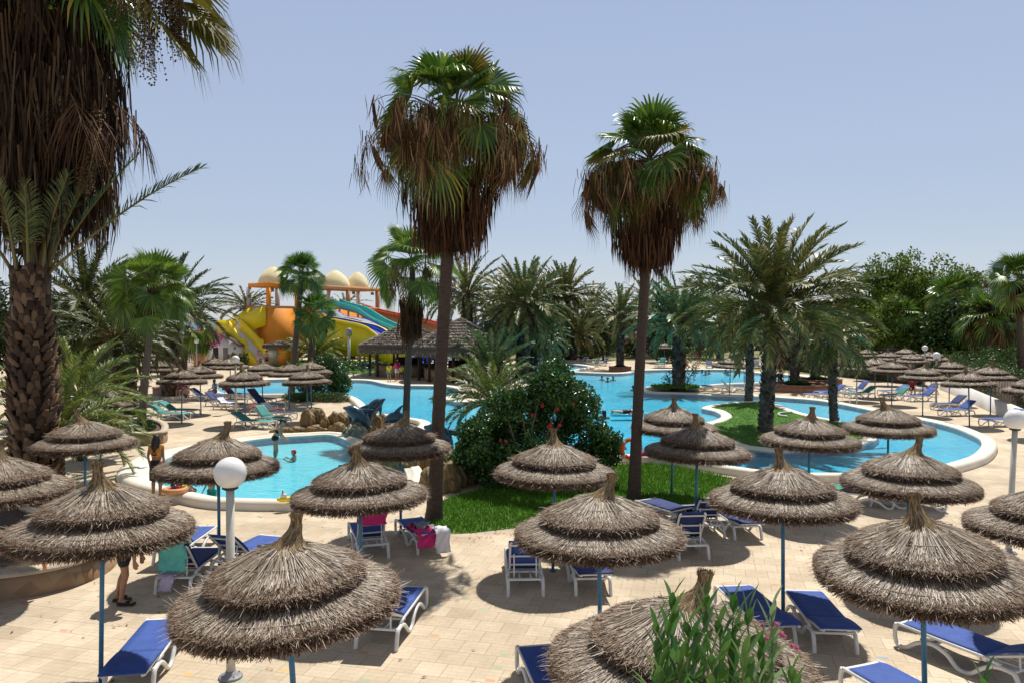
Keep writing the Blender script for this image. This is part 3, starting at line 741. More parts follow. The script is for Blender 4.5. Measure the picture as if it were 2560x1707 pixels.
LOUNGERS = [
 (-5.25, 10.95, -82, 'flat blue sun lounger at bottom left, half in round parasol shade', B_, 0),
 (-1.95, 12.35, -98, 'blue lounger mostly hidden by the big parasol beside the nearest globe lamp', B_, 25),
 (-3.15, 16.7, -72, 'blue lounger with raised back carrying a pink towel', B_, 60),
 (-2.05, 17.1, -66, 'blue lounger piled with pink and grey towels, white towel at its end', B_, 12),
 (0.22, 14.6, -88, 'blue lounger with raised back seen from behind, left of two under the central parasol', B_, 58),
 (1.42, 14.65, -86, 'white framed lounger right of two under the central parasol, back flat', NV, 8),
 (-6.98, 16.3, -90, 'blue lounger behind the turquoise towel, its foot end brightly sunlit', B_, 50),
 (-6.2, 14.7, -90, 'navy lounger with a turquoise towel over its raised back', NV, 50),
 (-5.38, 15.55, -105, 'blue lounger with raised back just right of the lamp post', B_, 42),
 (4.93, 12.2, -95, 'blue lounger right of the thin parasol pole on the right terrace', B_, 8),
 (3.98, 12.45, -84, 'blue lounger left of the thin parasol pole, pale sunlit foot end', B_, 4),
 (6.65, 10.95, -62, 'long blue lounger under the very large right parasol, nearest on the right', B_, 22),
 (5.05, 9.35, -70, 'blue lounger cut by the bottom edge at right', B_, 20),
 (0.55, 9.95, -80, 'blue lounger at the bottom left of the nearest parasol', B_, 10),
 (3.72, 16.7, -85, 'lounger with upright navy back and cream rim, nearest of the group beside the lawn', NV, 58),
 (4.5, 18.3, -85, 'navy lounger with raised back and white frame behind the thin blue pole', NV, 50),
 (5.3, 18.2, -84, 'white framed lounger with flat back under the right parasol, beside the lawn group', NV, 5),
 (3.95, 19.0, -60, 'dark navy lounger at the corner of the lawn', NV, 20),
 (9.3, 20.8, 155, 'white framed lounger with a folded green towel by the right coping', NV, 0),
 (10.5, 20.5, 160, 'white framed lounger under the parasol, right of the one with the green towel', NV, 10),
 (10.35, 14.1, -25, 'blue lounger entering at the right edge beside the very large parasol', B_, 15),
 (-17.3, 38.6, 172, 'nearest green lounger left of the parasol pole by the slim palm', TL, 32),
 (-17.4, 40.0, 172, 'second green lounger, just behind the nearest one by the slim palm', TL, 32),
 (-21.3, 44.4, 170, 'pale green flat lounger half behind the slim palm trunk', TL, 22),
 (-15.9, 43.0, 158, 'navy lounger with raised back and a white towel left of the lamp post', NV, 42),
 (-17.0, 44.6, 158, 'navy lounger behind the one with the white towel', NV, 40),
 (-12.0, 35.5, 165, 'nearest green lounger above the paddling pool, back raised', TL, 28),
 (-11.6, 36.9, 150, 'blue-green lounger behind the nearest green one above the paddling pool', TL, 45),
 (-11.9, 38.9, 155, 'black lounger with raised back near the brown rocks', BK, 35),
 (-13.0, 40.4, 155, 'lounger covered with a dark red towel behind the black one', BK, 10),
 (-13.6, 42.6, 155, 'navy lounger right of the dark red one, towel on its seat', NV, 40),
 (-15.1, 46.0, 150, 'black lounger beside the left basin, back raised', BK, 45),
 (-19.0, 47.5, 170, 'navy lounger with two people sitting on it', NV, 35),
 (-17.6, 48.8, 160, 'dark red and navy lounger behind the seated people', NV, 40),
 (23.2, 36.2, 8, 'nearest blue lounger of the right row, beside the right globe lamp', B_, 38),
 (24.6, 34.3, 8, 'blue lounger cut by the right edge, in front of the right row', B_, 30),
 (23.4, 40.2, 14, 'royal blue lounger with raised back by the low white wall', B_, 38),
 (24.5, 42.9, 14, 'navy blue lounger just behind the royal blue one by the white wall', NV, 38),
 (25.3, 47.4, 12, 'blue lounger with raised back beside the white globe lamp post at right', B_, 38),
 (24.1, 48.2, 18, 'green lounger with raised back in the right row', TL, 40),
 (22.6, 49.6, 14, 'green lounger left of the other green one in the right row', TL, 30),
 (23.4, 52.2, 12, 'blue lounger behind the green ones with a steeply raised back', B_, 45),
 (25.4, 51.0, 10, 'blue lounger behind the two green ones, back half raised', B_, 28),
 (19.6, 48.6, 10, 'flat blue lounger by the brick planter, nearest the ladder', B_, 30),
 (20.9, 50.3, 10, 'second blue lounger by the brick planter', B_, 35),
 (22.6, 56.8, 8, 'navy lounger far behind the ladder near the parasol poles', NV, 5),
 (28.0, 52.0, 12, 'far navy lounger in the shade of the right group', NV, 30),
 (15.4, 53.2, 165, 'pale green lounger with steep back beyond the grassy island', TL, 45),
 (14.5, 54.3, 175, 'white framed navy lounger beyond the grassy island, left of the pale green one', NV, 0),
 (16.8, 54.4, 175, 'navy lounger behind the big date palm trunk', NV, 0),
 (8.9, 83.0, -60, 'far green lounger with upright back in front of the conifer bush', TL, 55),
 (10.0, 84.5, -55, 'far blue lounger with upright back by the conifer bush', B_, 55),
 (7.9, 86.5, -60, 'far pale blue lounger behind the green one by the conifer', B_, 50),
 (3.3, 88.5, -60, 'pale green lounger far behind the dark palm clump', TL, 50),
 (16.1, 83.0, 60, 'far green lounger under the lone parasol by the tall conifer', TL, 50),
 (18.2, 82.0, 70, 'far navy lounger beside the thick palm trunk', NV, 40),
 (20.6, 80.0, 80, 'far navy lounger on the far pool edge', NV, 30),
 (25.5, 80.0, 80, 'far dark lounger under the date palm fronds', NV, 30),
 (29.0, 72.0, 20, 'far navy lounger behind the brick planter', NV, 10),
 (31.0, 71.0, 20, 'far navy lounger at the right end behind the brick planter', NV, 20),
]
for q in LOUNGERS: lounger(*q)

# ================================================================ GLOBE LAMPS
def globe_lamp(base, label, h=3.10, gd=0.44, lean=0):
    p = G(*base)
    o = thing('globe_lamp', label, 'lamp post', (p.x, p.y, 0), 0, 'white globe lamps round the pools')
    o.rotation_euler = (0, R(lean), 0)
    mb = MB(); mb.lathe([(0.062, 0.0), (0.062, 0.5), (0.056, h - gd)], 16); mb.build('post', M['lamp_pole'], o, True)
    mb = MB(); mb.lathe([(0.16, 0.0), (0.165, 0.02), (0.15, 0.035), (0.075, 0.055), (0.07, 0.10)], 20)
    for k in range(4): mb.tube([(0.12 * math.cos(k * 1.57 + .7), 0.12 * math.sin(k * 1.57 + .7), 0.03), (0.12 * math.cos(k * 1.57 + .7), 0.12 * math.sin(k * 1.57 + .7), 0.06)], 0.012, 6)
    mb.build('base_flange', M['grey_metal'], o)
    mb = MB(); mb.lathe([(0.08, h - gd - 0.015), (0.108, h - gd), (0.112, h - gd + 0.03), (0.09, h - gd + 0.04)], 20); mb.build('collar', M['black_metal'], o)
    mb = MB(); mb.sphere((0, 0, h - gd / 2 + 0.0), gd / 2, 32, 20); mb.build('globe', M['globe'], o, True)
    return o
globe_lamp((577, 1692), 'nearest globe lamp post, cream pole in front of the paddling pool', lean=0.4)
globe_lamp((2521, 1381), 'globe lamp post at the right edge beside the pool coping', lean=2.0)
globe_lamp((590, 1031), 'globe lamp post standing among the dark loungers at left')
globe_lamp((492, 938), 'globe lamp post beside the white picket gate', h=3.3)
globe_lamp((2340, 1010), 'globe lamp post in the middle of the right parasol group')
globe_lamp((2311, 966), 'globe lamp post farthest back in the right parasol group')
globe_lamp((801, 912), 'small far globe lamp in front of the yellow slide')
# ================================================================ VEGETATION MATERIALS
M['date_leaf'] = mat('date_leaf', None, 0.45, island=[(0, (0.051, 0.077, 0.023)), (0.5, (0.127, 0.160, 0.043)), (0.85, (0.246, 0.255, 0.069)), (1, (0.508, 0.359, 0.079))], spec=0.5, trans=0.12)
M['date_leaf_dark'] = mat('date_leaf_dark', None, 0.5, island=[(0, (0.027, 0.046, 0.013)), (0.6, (0.064, 0.103, 0.023)), (1, (0.175, 0.181, 0.039))], spec=0.5, trans=0.12)
M['date_leaf_blue'] = mat('date_leaf_blue', None, 0.45, island=[(0, (0.036, 0.091, 0.038)), (0.6, (0.105, 0.208, 0.081)), (1, (0.277, 0.316, 0.095))], spec=0.5, trans=0.15)
M['date_leaf_olive'] = mat('date_leaf_olive', None, 0.45, island=[(0, (0.046, 0.088, 0.014)), (0.6, (0.126, 0.201, 0.026)), (1, (0.357, 0.333, 0.071))], spec=0.5, trans=0.2)
M['fan_leaf'] = mat('fan_leaf', None, 0.35, island=[(0, (0.036, 0.089, 0.014)), (0.55, (0.087, 0.181, 0.023)), (0.9, (0.192, 0.307, 0.037)), (1, (0.433, 0.383, 0.043))], spec=0.6, trans=0.22)
M['fan_leaf_bright'] = mat('fan_leaf_bright', None, 0.4, island=[(0, (0.055, 0.114, 0.015)), (0.6, (0.122, 0.213, 0.027)), (1, (0.241, 0.320, 0.042))], spec=0.5, trans=0.3)
M['fan_yellow'] = mat('fan_yellow', None, 0.5, island=[(0, (0.09, 0.085, 0.015)), (0.6, (0.20, 0.15, 0.02)), (1, (0.16, 0.18, 0.03))], spec=0.4, trans=0.25)
M['dead_leaf'] = mat('dead_leaf', None, 0.8, island=[(0, (0.035, 0.017, 0.008)), (0.4, (0.121, 0.060, 0.026)), (0.8, (0.275, 0.153, 0.065)), (1, (0.535, 0.374, 0.202))], spec=0.3, trans=0.12)
M['dead_dark'] = mat('dead_dark', None, 0.85, island=[(0, (0.022, 0.011, 0.007)), (0.5, (0.077, 0.034, 0.017)), (1, (0.181, 0.090, 0.044))], spec=0.2, trans=0.1)
M['dead_deep'] = mat('dead_deep', None, 0.85, island=[(0, (0.016, 0.010, 0.007)), (0.5, (0.055, 0.031, 0.018)), (0.9, (0.13, 0.08, 0.045)), (1, (0.26, 0.18, 0.10))], spec=0.2, trans=0.1)
M['petiole'] = mat('petiole', (0.14, 0.13, 0.03), 0.5, col2=(0.20, 0.12, 0.03), scale=1.5)
M['dead_petiole'] = mat('dead_petiole', (0.20, 0.12, 0.06), 0.75, col2=(0.10, 0.055, 0.03), scale=3)
M['palm_bark'] = mat('palm_bark', (0.105, 0.07, 0.052), 0.9, col2=(0.048, 0.032, 0.024), scale=5, bump=0.9, bscale=9, stretch=(1.5, 1.5, 7))
M['palm_bark_grey'] = mat('palm_bark_grey', (0.17, 0.14, 0.115), 0.9, col2=(0.085, 0.068, 0.055), scale=5, bump=0.9, bscale=9, stretch=(1.5, 1.5, 7))
M['boot'] = mat('boot', None, 0.85, island=[(0, (0.035, 0.02, 0.012)), (0.5, (0.105, 0.062, 0.035)), (1, (0.23, 0.145, 0.085))], spec=0.25)
M['boot_grey'] = mat('boot_grey', None, 0.9, island=[(0, (0.03, 0.026, 0.02)), (0.5, (0.085, 0.075, 0.06)), (1, (0.17, 0.155, 0.125))], spec=0.2)
M['fruit'] = mat('fruit', None, 0.5, island=[(0, (0.03, 0.018, 0.006)), (0.6, (0.11, 0.06, 0.012)), (1, (0.22, 0.13, 0.03))], spec=0.4)
M['hib_leaf'] = mat('hib_leaf', None, 0.28, island=[(0, (0.019, 0.056, 0.012)), (0.6, (0.043, 0.116, 0.021)), (1, (0.117, 0.225, 0.038))], spec=0.6, trans=0.2)
M['tree_leaf'] = mat('tree_leaf', None, 0.55, island=[(0, (0.043, 0.082, 0.011)), (0.6, (0.120, 0.190, 0.022)), (1, (0.265, 0.340, 0.036))], spec=0.35, trans=0.25)
M['hedge_leaf'] = mat('hedge_leaf', None, 0.45, island=[(0, (0.02, 0.05, 0.010)), (0.6, (0.045, 0.10, 0.016)), (1, (0.11, 0.18, 0.03))], spec=0.4, trans=0.2)
M['conifer_leaf'] = mat('conifer_leaf', None, 0.6, island=[(0, (0.011, 0.025, 0.008)), (0.7, (0.031, 0.059, 0.014)), (1, (0.084, 0.112, 0.021))], spec=0.3, trans=0.1)
M['far_leaf'] = mat('far_leaf', None, 0.7, island=[(0, (0.035, 0.06, 0.028)), (0.6, (0.07, 0.10, 0.042)), (1, (0.13, 0.155, 0.06))], spec=0.2, trans=0.2)
M['bark'] = mat('bark', (0.10, 0.075, 0.055), 0.9, col2=(0.20, 0.16, 0.125), scale=3, bump=0.7, bscale=8)
M['bougain'] = mat('bougain', None, 0.6, island=[(0, (0.30, 0.006, 0.12)), (0.6, (0.55, 0.018, 0.24)), (1, (0.72, 0.07, 0.36))], trans=0.3)
M['red_flower'] = mat('red_flower', (0.65, 0.018, 0.015), 0.5, var=0.2, trans=0.2)
M['pink_flower'] = mat('pink_flower', (0.72, 0.22, 0.34), 0.6, var=0.15, trans=0.3)
M['olean_leaf'] = mat('olean_leaf', None, 0.38, island=[(0, (0.027, 0.085, 0.017)), (0.6, (0.057, 0.163, 0.024)), (1, (0.115, 0.247, 0.042))], spec=0.55, trans=0.25)
M['olean_pale'] = mat('olean_pale', None, 0.45, island=[(0, (0.12, 0.22, 0.09)), (1, (0.24, 0.34, 0.17))], spec=0.45, trans=0.3)
M['stem_green'] = mat('stem_green', (0.12, 0.18, 0.04), 0.6, var=0.2)

def nrm(a): return a / (np.linalg.norm(a, axis=-1, keepdims=True) + 1e-9)
G_ = np.array([0, 0, -1.0])

def pinnate(mb, base, az, el0, length, droop, nleaf, ll, wid, mi=0, mp=1, twist=0.0, petiole=0.22, r0=0.035, lift=0.45, rg=rng, curl=0.0, droop_leaf=0.25):
    """feather frond: curved rachis with V-set, folded leaflets (upper and lower rank)"""
    K = 16
    s = np.linspace(0, 1, K); el = el0 - droop * s ** 1.35; ds = length / (K - 1)
    aa = az + curl * s ** 2
    T = np.stack([np.cos(el) * np.cos(aa), np.cos(el) * np.sin(aa), np.sin(el)], 1)
    P = np.concatenate([[np.zeros(3)], np.cumsum((T[:-1] + T[1:]) / 2 * ds, axis=0)]) + np.asarray(base, float)
    rad = r0 * (1 - 0.85 * s) + 0.004
    mb.tube([tuple(p) for p in P], list(rad), 4, mp, caps=False)
    n = nleaf
    for side in (-1, 1):
        t = petiole + (1 - petiole) * (np.arange(n) + rg.uniform(0.1, 0.9, n)) / n
        p = np.stack([np.interp(t, s, P[:, i]) for i in range(3)], 1); tg = nrm(np.stack([np.interp(t, s, T[:, i]) for i in range(3)], 1))
        sv = nrm(np.cross(tg, np.array([0, 0, 1.0]) + 1e-4)); up = np.cross(sv, tg)
        if twist:
            c_, s_ = math.cos(twist), math.sin(twist); sv, up = sv * c_ + up * s_, up * c_ - sv * s_
        u = (t - petiole) / (1 - petiole)
        fw = np.radians(60 - 32 * u + rg.normal(0, 6, n)); li = lift + rg.normal(0, 0.22, n)
        lat = sv * side * np.cos(li)[:, None] + up * np.sin(li)[:, None]
        d = nrm(tg * np.cos(fw)[:, None] + lat * np.sin(fw)[:, None])
        L_ = ll * (0.35 + 0.65 * np.sin(np.pi * np.clip(0.12 + 0.80 * u, 0, 1)) ** 0.8) * rg.uniform(0.85, 1.12, n)
        wv = nrm(tg - d * (tg * d).sum(1, keepdims=True)) * (wid * rg.uniform(0.8, 1.2, n))[:, None]
        mid = p + d * (L_ * 0.5)[:, None] + G_ * (L_ * droop_leaf * 0.12)[:, None]
        tip = p + d * L_[:, None] + G_ * (L_ * droop_leaf * rg.uniform(0.4, 1.2, n))[:, None]
        V = np.stack([p - wv * 0.45, p + wv * 0.45, mid + wv * 0.5, mid - wv * 0.5, tip], 1)
        mb.indexed(V, [(0, 1, 2, 3), (3, 2, 4)], mi)

def fan(mb, base, az, el0, pet, blade, nseg=24, spread=110, droop=0.9, mi=0, mp=1, tipdroop=0.35, roll=0.0, fold=0.05, rg=rng, r0=0.02, petdroop=0.5, split=0.5, segw=0.24):
    """palmate leaf: curved petiole, pleated segments that part and hang at the tips"""
    K = 7; s = np.linspace(0, 1, K); el = el0 - petdroop * s ** 1.5; ds = pet / (K - 1)
    T = np.stack([np.cos(el) * math.cos(az), np.cos(el) * math.sin(az), np.sin(el)], 1)
    P = np.concatenate([[np.zeros(3)], np.cumsum((T[:-1] + T[1:]) / 2 * ds, axis=0)]) + np.asarray(base, float)
    mb.tube([tuple(p) for p in P], list(r0 * (1 - 0.5 * s)), 4, mp, caps=False)
    hub = P[-1]; t = T[-1]
    e2 = el[-1] - droop * 0.5
    t = np.array([math.cos(e2) * math.cos(az), math.cos(e2) * math.sin(az), math.sin(e2)])
    sv = nrm(np.cross(t, np.array([0, 0, 1.0]) + 1e-4)); up = np.cross(sv, t)
    c_, s_ = math.cos(roll), math.sin(roll); sv, up = sv * c_ + up * s_, up * c_ - sv * s_
    a = np.radians(np.linspace(-spread, spread, nseg + 1)); am = (a[:-1] + a[1:]) / 2
    L_ = blade * (1 - 0.22 * (np.abs(am) / (np.radians(spread) + 1e-6)) ** 2) * rg.uniform(0.88, 1.08, nseg)
    def dirv(x): return t[None] * np.cos(x)[:, None] + sv[None] * np.sin(x)[:, None]
    cup = (0.16 * np.abs(am) / max(np.radians(spread), 0.1))[:, None] * up
    r1 = split * blade
    l = hub + dirv(a[:-1]) * r1 + cup * r1; r = hub + dirv(a[1:]) * r1 + cup * r1
    m = hub + dirv(am) * (r1 * 1.0) + up * (-fold * blade) + cup * r1
    dd = dirv(am)
    q = rg.uniform(0.6, 1.3, nseg) * tipdroop
    mid2 = hub + dd * (L_ * 0.78)[:, None] + cup * r1 + G_ * (L_ * 0.22 * q)[:, None]
    tip = hub + dd * (L_ * (1 - 0.25 * q))[:, None] + cup * r1 + G_ * (L_ * 0.75 * q)[:, None]
    wv = (r - l) * segw
    H = np.repeat(hub[None], nseg, 0)
    V = np.stack([H, l, m, r, mid2 - wv, mid2 + wv, tip], 1)
    mb.indexed(V, [(0, 2, 1), (0, 3, 2), (1, 2, 5, 4), (2, 3, 5), (4, 5, 6)], mi)

def strips(mb, org, n, length, spread, wid, mi=0, rg=rng, clump=None, flare=0.10):
    """hanging ragged dead strips under each origin"""
    org = np.asarray(org, float); k = len(org)
    o = np.repeat(org, n, 0) + np.concatenate([rg.normal(0, spread, (k * n, 2)), rg.normal(0, spread * 0.8, (k * n, 1))], 1)
    N = len(o); L_ = length * rg.uniform(0.55, 1.15, N)
    d = np.concatenate([rg.normal(0, flare, (N, 2)), -np.ones((N, 1))], 1); d = nrm(d)
    a = rg.uniform(0, 6.283, N); w = np.stack([np.cos(a), np.sin(a), np.zeros(N)], 1) * (wid * rg.uniform(0.5, 1.2, N))[:, None]
    sw = np.concatenate([rg.normal(0, 0.05, (N, 2)), np.zeros((N, 1))], 1) * length
    mid = o + d * (L_ * 0.55)[:, None] + sw; tip = o + d * L_[:, None] + sw * 0.4
    mb.indexed(np.stack([o - w * 0.5, o + w * 0.5, mid + w * 0.5, mid - w * 0.5, tip], 1), [(0, 1, 2, 3), (3, 2, 4)], mi)

def trunk_ringed(mb, pts, r0, r1, mi=0, rings=26, flare=1.5):
    P = catmull(pts, max(4, rings // max(1, len(pts) - 1)))
    n = len(P); rad = []
    for i in range(n):
        t = i / (n - 1); rr = r0 + (r1 - r0) * t
        rr *= 1 + (flare - 1) * math.exp(-t * 12)
        rr *= 1 + 0.035 * math.sin(i * 2.4) + random.gauss(0, 0.012)
        rad.append(rr)
    mb.tube(P, rad, 14, mi)
    return P
def boots(mb, P, radf, n_ring, per, ln, wd, th, mi=0, out_ang=0.9, rg=rng, t0=0.0, t1=1.0):
    """old leaf bases in spiral: wedge-like scales standing off the trunk"""
    P = [Vector(p) for p in P]
    tot = n_ring * per
    for i in range(tot):
        t = t0 + (t1 - t0) * i / tot
        f = t * (len(P) - 1); k = min(int(f), len(P) - 2); c = P[k].lerp(P[k + 1], f - k)
        a = i * 2.399963 + rg.normal(0, 0.12); r = radf(t)
        o = Vector((math.cos(a), math.sin(a), 0)); tg = Vector((-math.sin(a), math.cos(a), 0)); u = Vector((0, 0, 1))
        oa = out_ang * rg.uniform(0.6, 1.3); L_ = ln * rg.uniform(0.7, 1.2); w = wd * rg.uniform(0.8, 1.15)
        b0 = c + o * (r * 0.82); d = (u * math.cos(oa) + o * math.sin(oa)); nn = d.cross(tg) * -1
        e = b0 + d * L_
        v = [b0 - tg * w * .55 - nn * th * .2, b0 + tg * w * .55 - nn * th * .2, b0 + tg * w * .5 + nn * th, b0 - tg * w * .5 + nn * th,
             e - tg * w * .26, e + tg * w * .26, e + tg * w * .2 + nn * th * .55, e - tg * w * .2 + nn * th * .55]
        mb.add([tuple(q) for q in v], [(0, 1, 5, 4), (1, 2, 6, 5), (2, 3, 7, 6), (3, 0, 4, 7), (4, 5, 6, 7)], mi)

# ---------------------------------------------------------------- palms
def date_palm(base, top, label, rt=0.25, frond=3.6, nf=46, leaf='date_leaf', seed=1, ll=0.55, nleaf=46, el_hi=1.5, el_lo=-0.45, droop=(0.5, 1.25), boot='boot_grey', dead=4, group='date palms around the pools', wid=0.032, bl=0.20, lower=None, trunk=True, bulge=0.0, azb=None):
    rg = np.random.default_rng(seed); random.seed(seed)
    o = thing('date_palm', label, 'palm tree', base, 0, group)
    H = Vector(top) - Vector(base)
    if trunk:
        mb = MB(); pts = [(0, 0, -0.1), (H.x * 0.25 + rg.normal(0, .03), H.y * 0.25, H.z * 0.33), (H.x * 0.6, H.y * 0.6, H.z * 0.66), (H.x, H.y, H.z)]
        P = trunk_ringed(mb, pts, rt * 0.98, rt * 0.92, 0, 18, 1.25)
        nb = int(max(6, H.z / 0.16)); per = 7
        boots(mb, P, lambda t: rt * (1.0 + bulge * math.exp(-((t - 0.62) / 0.25) ** 2)), nb, per, bl * rt / 0.25 * 0.9, rt * 0.75, rt * 0.20, 1, 0.55, rg)
        mb.build('trunk', [M['palm_bark_grey' if boot == 'boot_grey' else 'palm_bark'], M[boot]], o)
    mb = MB(); c = np.array(H)
    nf = int(nf * 1.35); wid = wid * 1.45
    for i in range(nf):
        u = (i + 0.5) / nf
        az = i * 2.39996 + rg.normal(0, 0.15)
        if azb is not None: az = azb[0] + (azb[1] - azb[0]) * rg.uniform()
        el = el_hi + (el_lo - el_hi) * u ** 0.85 + rg.normal(0, 0.07)
        L_ = frond * rg.uniform(0.85, 1.08) * (0.86 + 0.14 * math.sin(math.pi * u))
        dr = droop[0] + (droop[1] - droop[0]) * u + rg.normal(0, 0.1)
        b = c + np.array([math.cos(az), math.sin(az), 0]) * rt * 0.45 + np.array([0, 0, 0.25 * (1 - u)])
        pinnate(mb, b, az, el, L_, dr, nleaf, ll * L_ / frond, wid, 0, 1, rg.normal(0, 0.35), 0.16, 0.030 * frond / 3.6 + 0.006, 0.42, rg, rg.normal(0, 0.25))
    mb.build('crown', [M[leaf], M['petiole']], o)
    if dead:
        mb = MB()
        for i in range(dead):
            az = rg.uniform(0, 6.283); L_ = frond * rg.uniform(0.45, 0.7)
            pinnate(mb, c + np.array([math.cos(az), math.sin(az), 0]) * rt * 0.8 - np.array([0, 0, 0.1]), az, -0.5, L_, 1.0, 26, ll * 0.7, wid * 0.8, 0, 1, 0, 0.2, 0.02, -0.1, rg, 0.2, 0.8)
        mb.build('dead_fronds', [M['dead_leaf'], M['dead_petiole']], o)
    return o

def fan_palm(base, top, label, rt=0.16, pet=1.1, blade=1.0, nf=40, leaf='fan_leaf', seed=1, ndead=0, skirt=None, el_lo=-0.5, group='fan palms around the pools', nseg=24, fruit=0, tipdroop=0.4, spread=105, red_top=False, bark='palm_bark', el_hi=1.45, yellow=0, dead_r=1.0, dead_drop=0.5):
    """skirt = (z_top, z_bottom, radius, strips) relative to the base"""
    rg = np.random.default_rng(seed); random.seed(seed)
    o = thing('fan_palm', label, 'palm tree', base, 0, group)
    H = Vector(top) - Vector(base); c = np.array(H)
    mb = MB(); P = trunk_ringed(mb, [(0, 0, -0.1), (H.x * 0.3, H.y * 0.3, H.z * 0.33), (H.x * 0.66, H.y * 0.66, H.z * 0.66), (H.x, H.y, H.z)], rt, rt * 0.82, 0, int(max(18, H.z * 8)), 1.55)
    mb.build('trunk', M[bark], o, True)
    if red_top:
        mb = MB(); k = int(len(P) * 0.80)
        mb.tube(P[k:], [rt * (1.0 + 0.35 * i / max(1, len(P) - k)) for i in range(len(P) - k)], 12, 0)
        boots(mb, P[k:], lambda t: rt * (1.0 + 0.3 * t), 7, 6, 0.22, 0.13, 0.04, 1, 0.45, rg)
        mb.build('leaf_base_sheath', [M['palm_bark'], M['boot']], o)
    mb = MB()
    for i in range(nf):
        u = (i + 0.5) / nf; az = i * 2.39996 + rg.normal(0, 0.2); el = el_hi + (el_lo - el_hi) * u ** 0.9 + rg.normal(0, 0.08)
        b = c + np.array([math.cos(az) * rt * 0.5, math.sin(az) * rt * 0.5, 0.35 * (1 - u)])
        fan(mb, b, az, el, pet * rg.uniform(0.8, 1.15) * (0.55 + 0.6 * u), blade * rg.uniform(0.85, 1.1), nseg, spread * rg.uniform(0.85, 1.05), 0.15 + 1.0 * u, 2 if rg.uniform() < yellow * u else 0, 1, tipdroop * (0.35 + 0.9 * u), rg.normal(0, 0.5), 0.035, rg, 0.02, 0.15 + 0.6 * u)
    for i in range(12):
        az = i * 2.39996 + 1; fan(mb, c + np.array([0, 0, 0.15]), az, 1.42 - 0.03 * i, pet * rg.uniform(0.25, 0.7), blade * rg.uniform(0.85, 1.1), 18, rg.uniform(45, 80), 0.0, 0, 1, 0.15, rg.normal(0, 0.6), 0.035, rg, 0.02, 0.1)
    mb.build('crown', [M[leaf], M['petiole'], M['fan_yellow']], o)
    if ndead:
        mb = MB()
        for i in range(ndead):
            u = rg.uniform(); az = i * 2.39996 + rg.normal(0, 0.5)
            b = c + np.array([math.cos(az) * rt, math.sin(az) * rt, -0.75 * u])
            pl = pet * rg.uniform(0.6, 1.5) * dead_r; e0 = rg.uniform(0.1, 1.0) - 0.25 * u; bl_ = blade * rg.uniform(0.65, 1.0)
            fan(mb, b, az, e0, pl, bl_, 15, rg.uniform(20, 60), 2.2, 0 if rg.uniform() < 0.8 else 2, 1, rg.uniform(.6, 1.0), rg.normal(0, 0.7), 0.05, rg, 0.018, e0 + rg.uniform(.5, 1.0), 0.16, 0.32)
            el_ = e0 - (e0 + .75) * .35; e = b + np.array([math.cos(az) * math.cos(el_), math.sin(az) * math.cos(el_), math.sin(el_)]) * pl * 0.88
            strips(mb, [e, b * .35 + e * .65], rg.integers(8, 30), bl_ * rg.uniform(.5, 1.0), 0.13, 0.026, 0, rg, flare=0.2)
        mb.build('dead_fronds', [M['dead_leaf'], M['dead_petiole'], M['fan_yellow']], o)
    if skirt:
        zt, zb, rad, ns = skirt; mb = MB()
        nc = 56; L_ = (zt - zb)
        ph = np.arange(nc) * 2.39996; u = (np.arange(nc) + 0.5) / nc
        zz = zt - L_ * 0.62 * u + rg.normal(0, 0.08, nc)
        rr = rad * (0.35 + 0.65 * rg.uniform(0.2, 1, nc)) * (1 - 0.45 * u)
        f = np.clip(zz / H.z, 0, 1)
        org = np.stack([np.cos(ph) * rr + H.x * f, np.sin(ph) * rr + H.y * f, zz], 1)
        strips(mb, org, ns, L_ * 0.5, 0.10, 0.042, 0, rg, flare=0.06)
        # closed dead fans hanging along the trunk
        for i in range(nc):
            b = org[i] * np.array([0.35, 0.35, 1]) + np.array([H.x * f[i] * 0.65, H.y * f[i] * 0.65, 0.05])
            fan(mb, b, ph[i], -0.35, rr[i] * 0.75, L_ * 0.45, 9, 22, 2.2, 0, 1, 0.3, rg.normal(0, 0.3), 0.04, rg, 0.014, 1.1, 0.5)
        mb.tube([(H.x * 0.9, H.y * 0.9, zt - L_ * 0.9), (H.x, H.y, zt - L_ * 0.4), (H.x, H.y, zt)], [rt * 1.0, rad * 0.42, rad * 0.38], 10, 0)
        mb.build('dead_skirt', [M['dead_dark'], M['dead_petiole']], o)
    if fruit:
        mb = MB()
        for i in range(fruit):
            az = rg.uniform(0, 6.283); el = rg.uniform(-0.1, 0.5)
            st = catmull([tuple(c), tuple(c + np.array([math.cos(az) * pet * 0.9, math.sin(az) * pet * 0.9, 0.3])), tuple(c + np.array([math.cos(az) * pet * 1.5, math.sin(az) * pet * 1.5, -0.5])), tuple(c + np.array([math.cos(az) * pet * 1.6, math.sin(az) * pet * 1.6, -1.3]))], 4)
            mb.tube(st, 0.012, 4, 1, caps=False)
            strips(mb, [tuple(p) for p in st[6:]], 14, 0.5, 0.10, 0.02, 0, rg, flare=0.2)
        mb.build('fruit_stalks', [M['dead_leaf'], M['dead_petiole']], o)
    return o

def crownpt(px, py, Y): return tuple(A(px, py, Y))
def gb(px, py): return tuple(G(px, py))

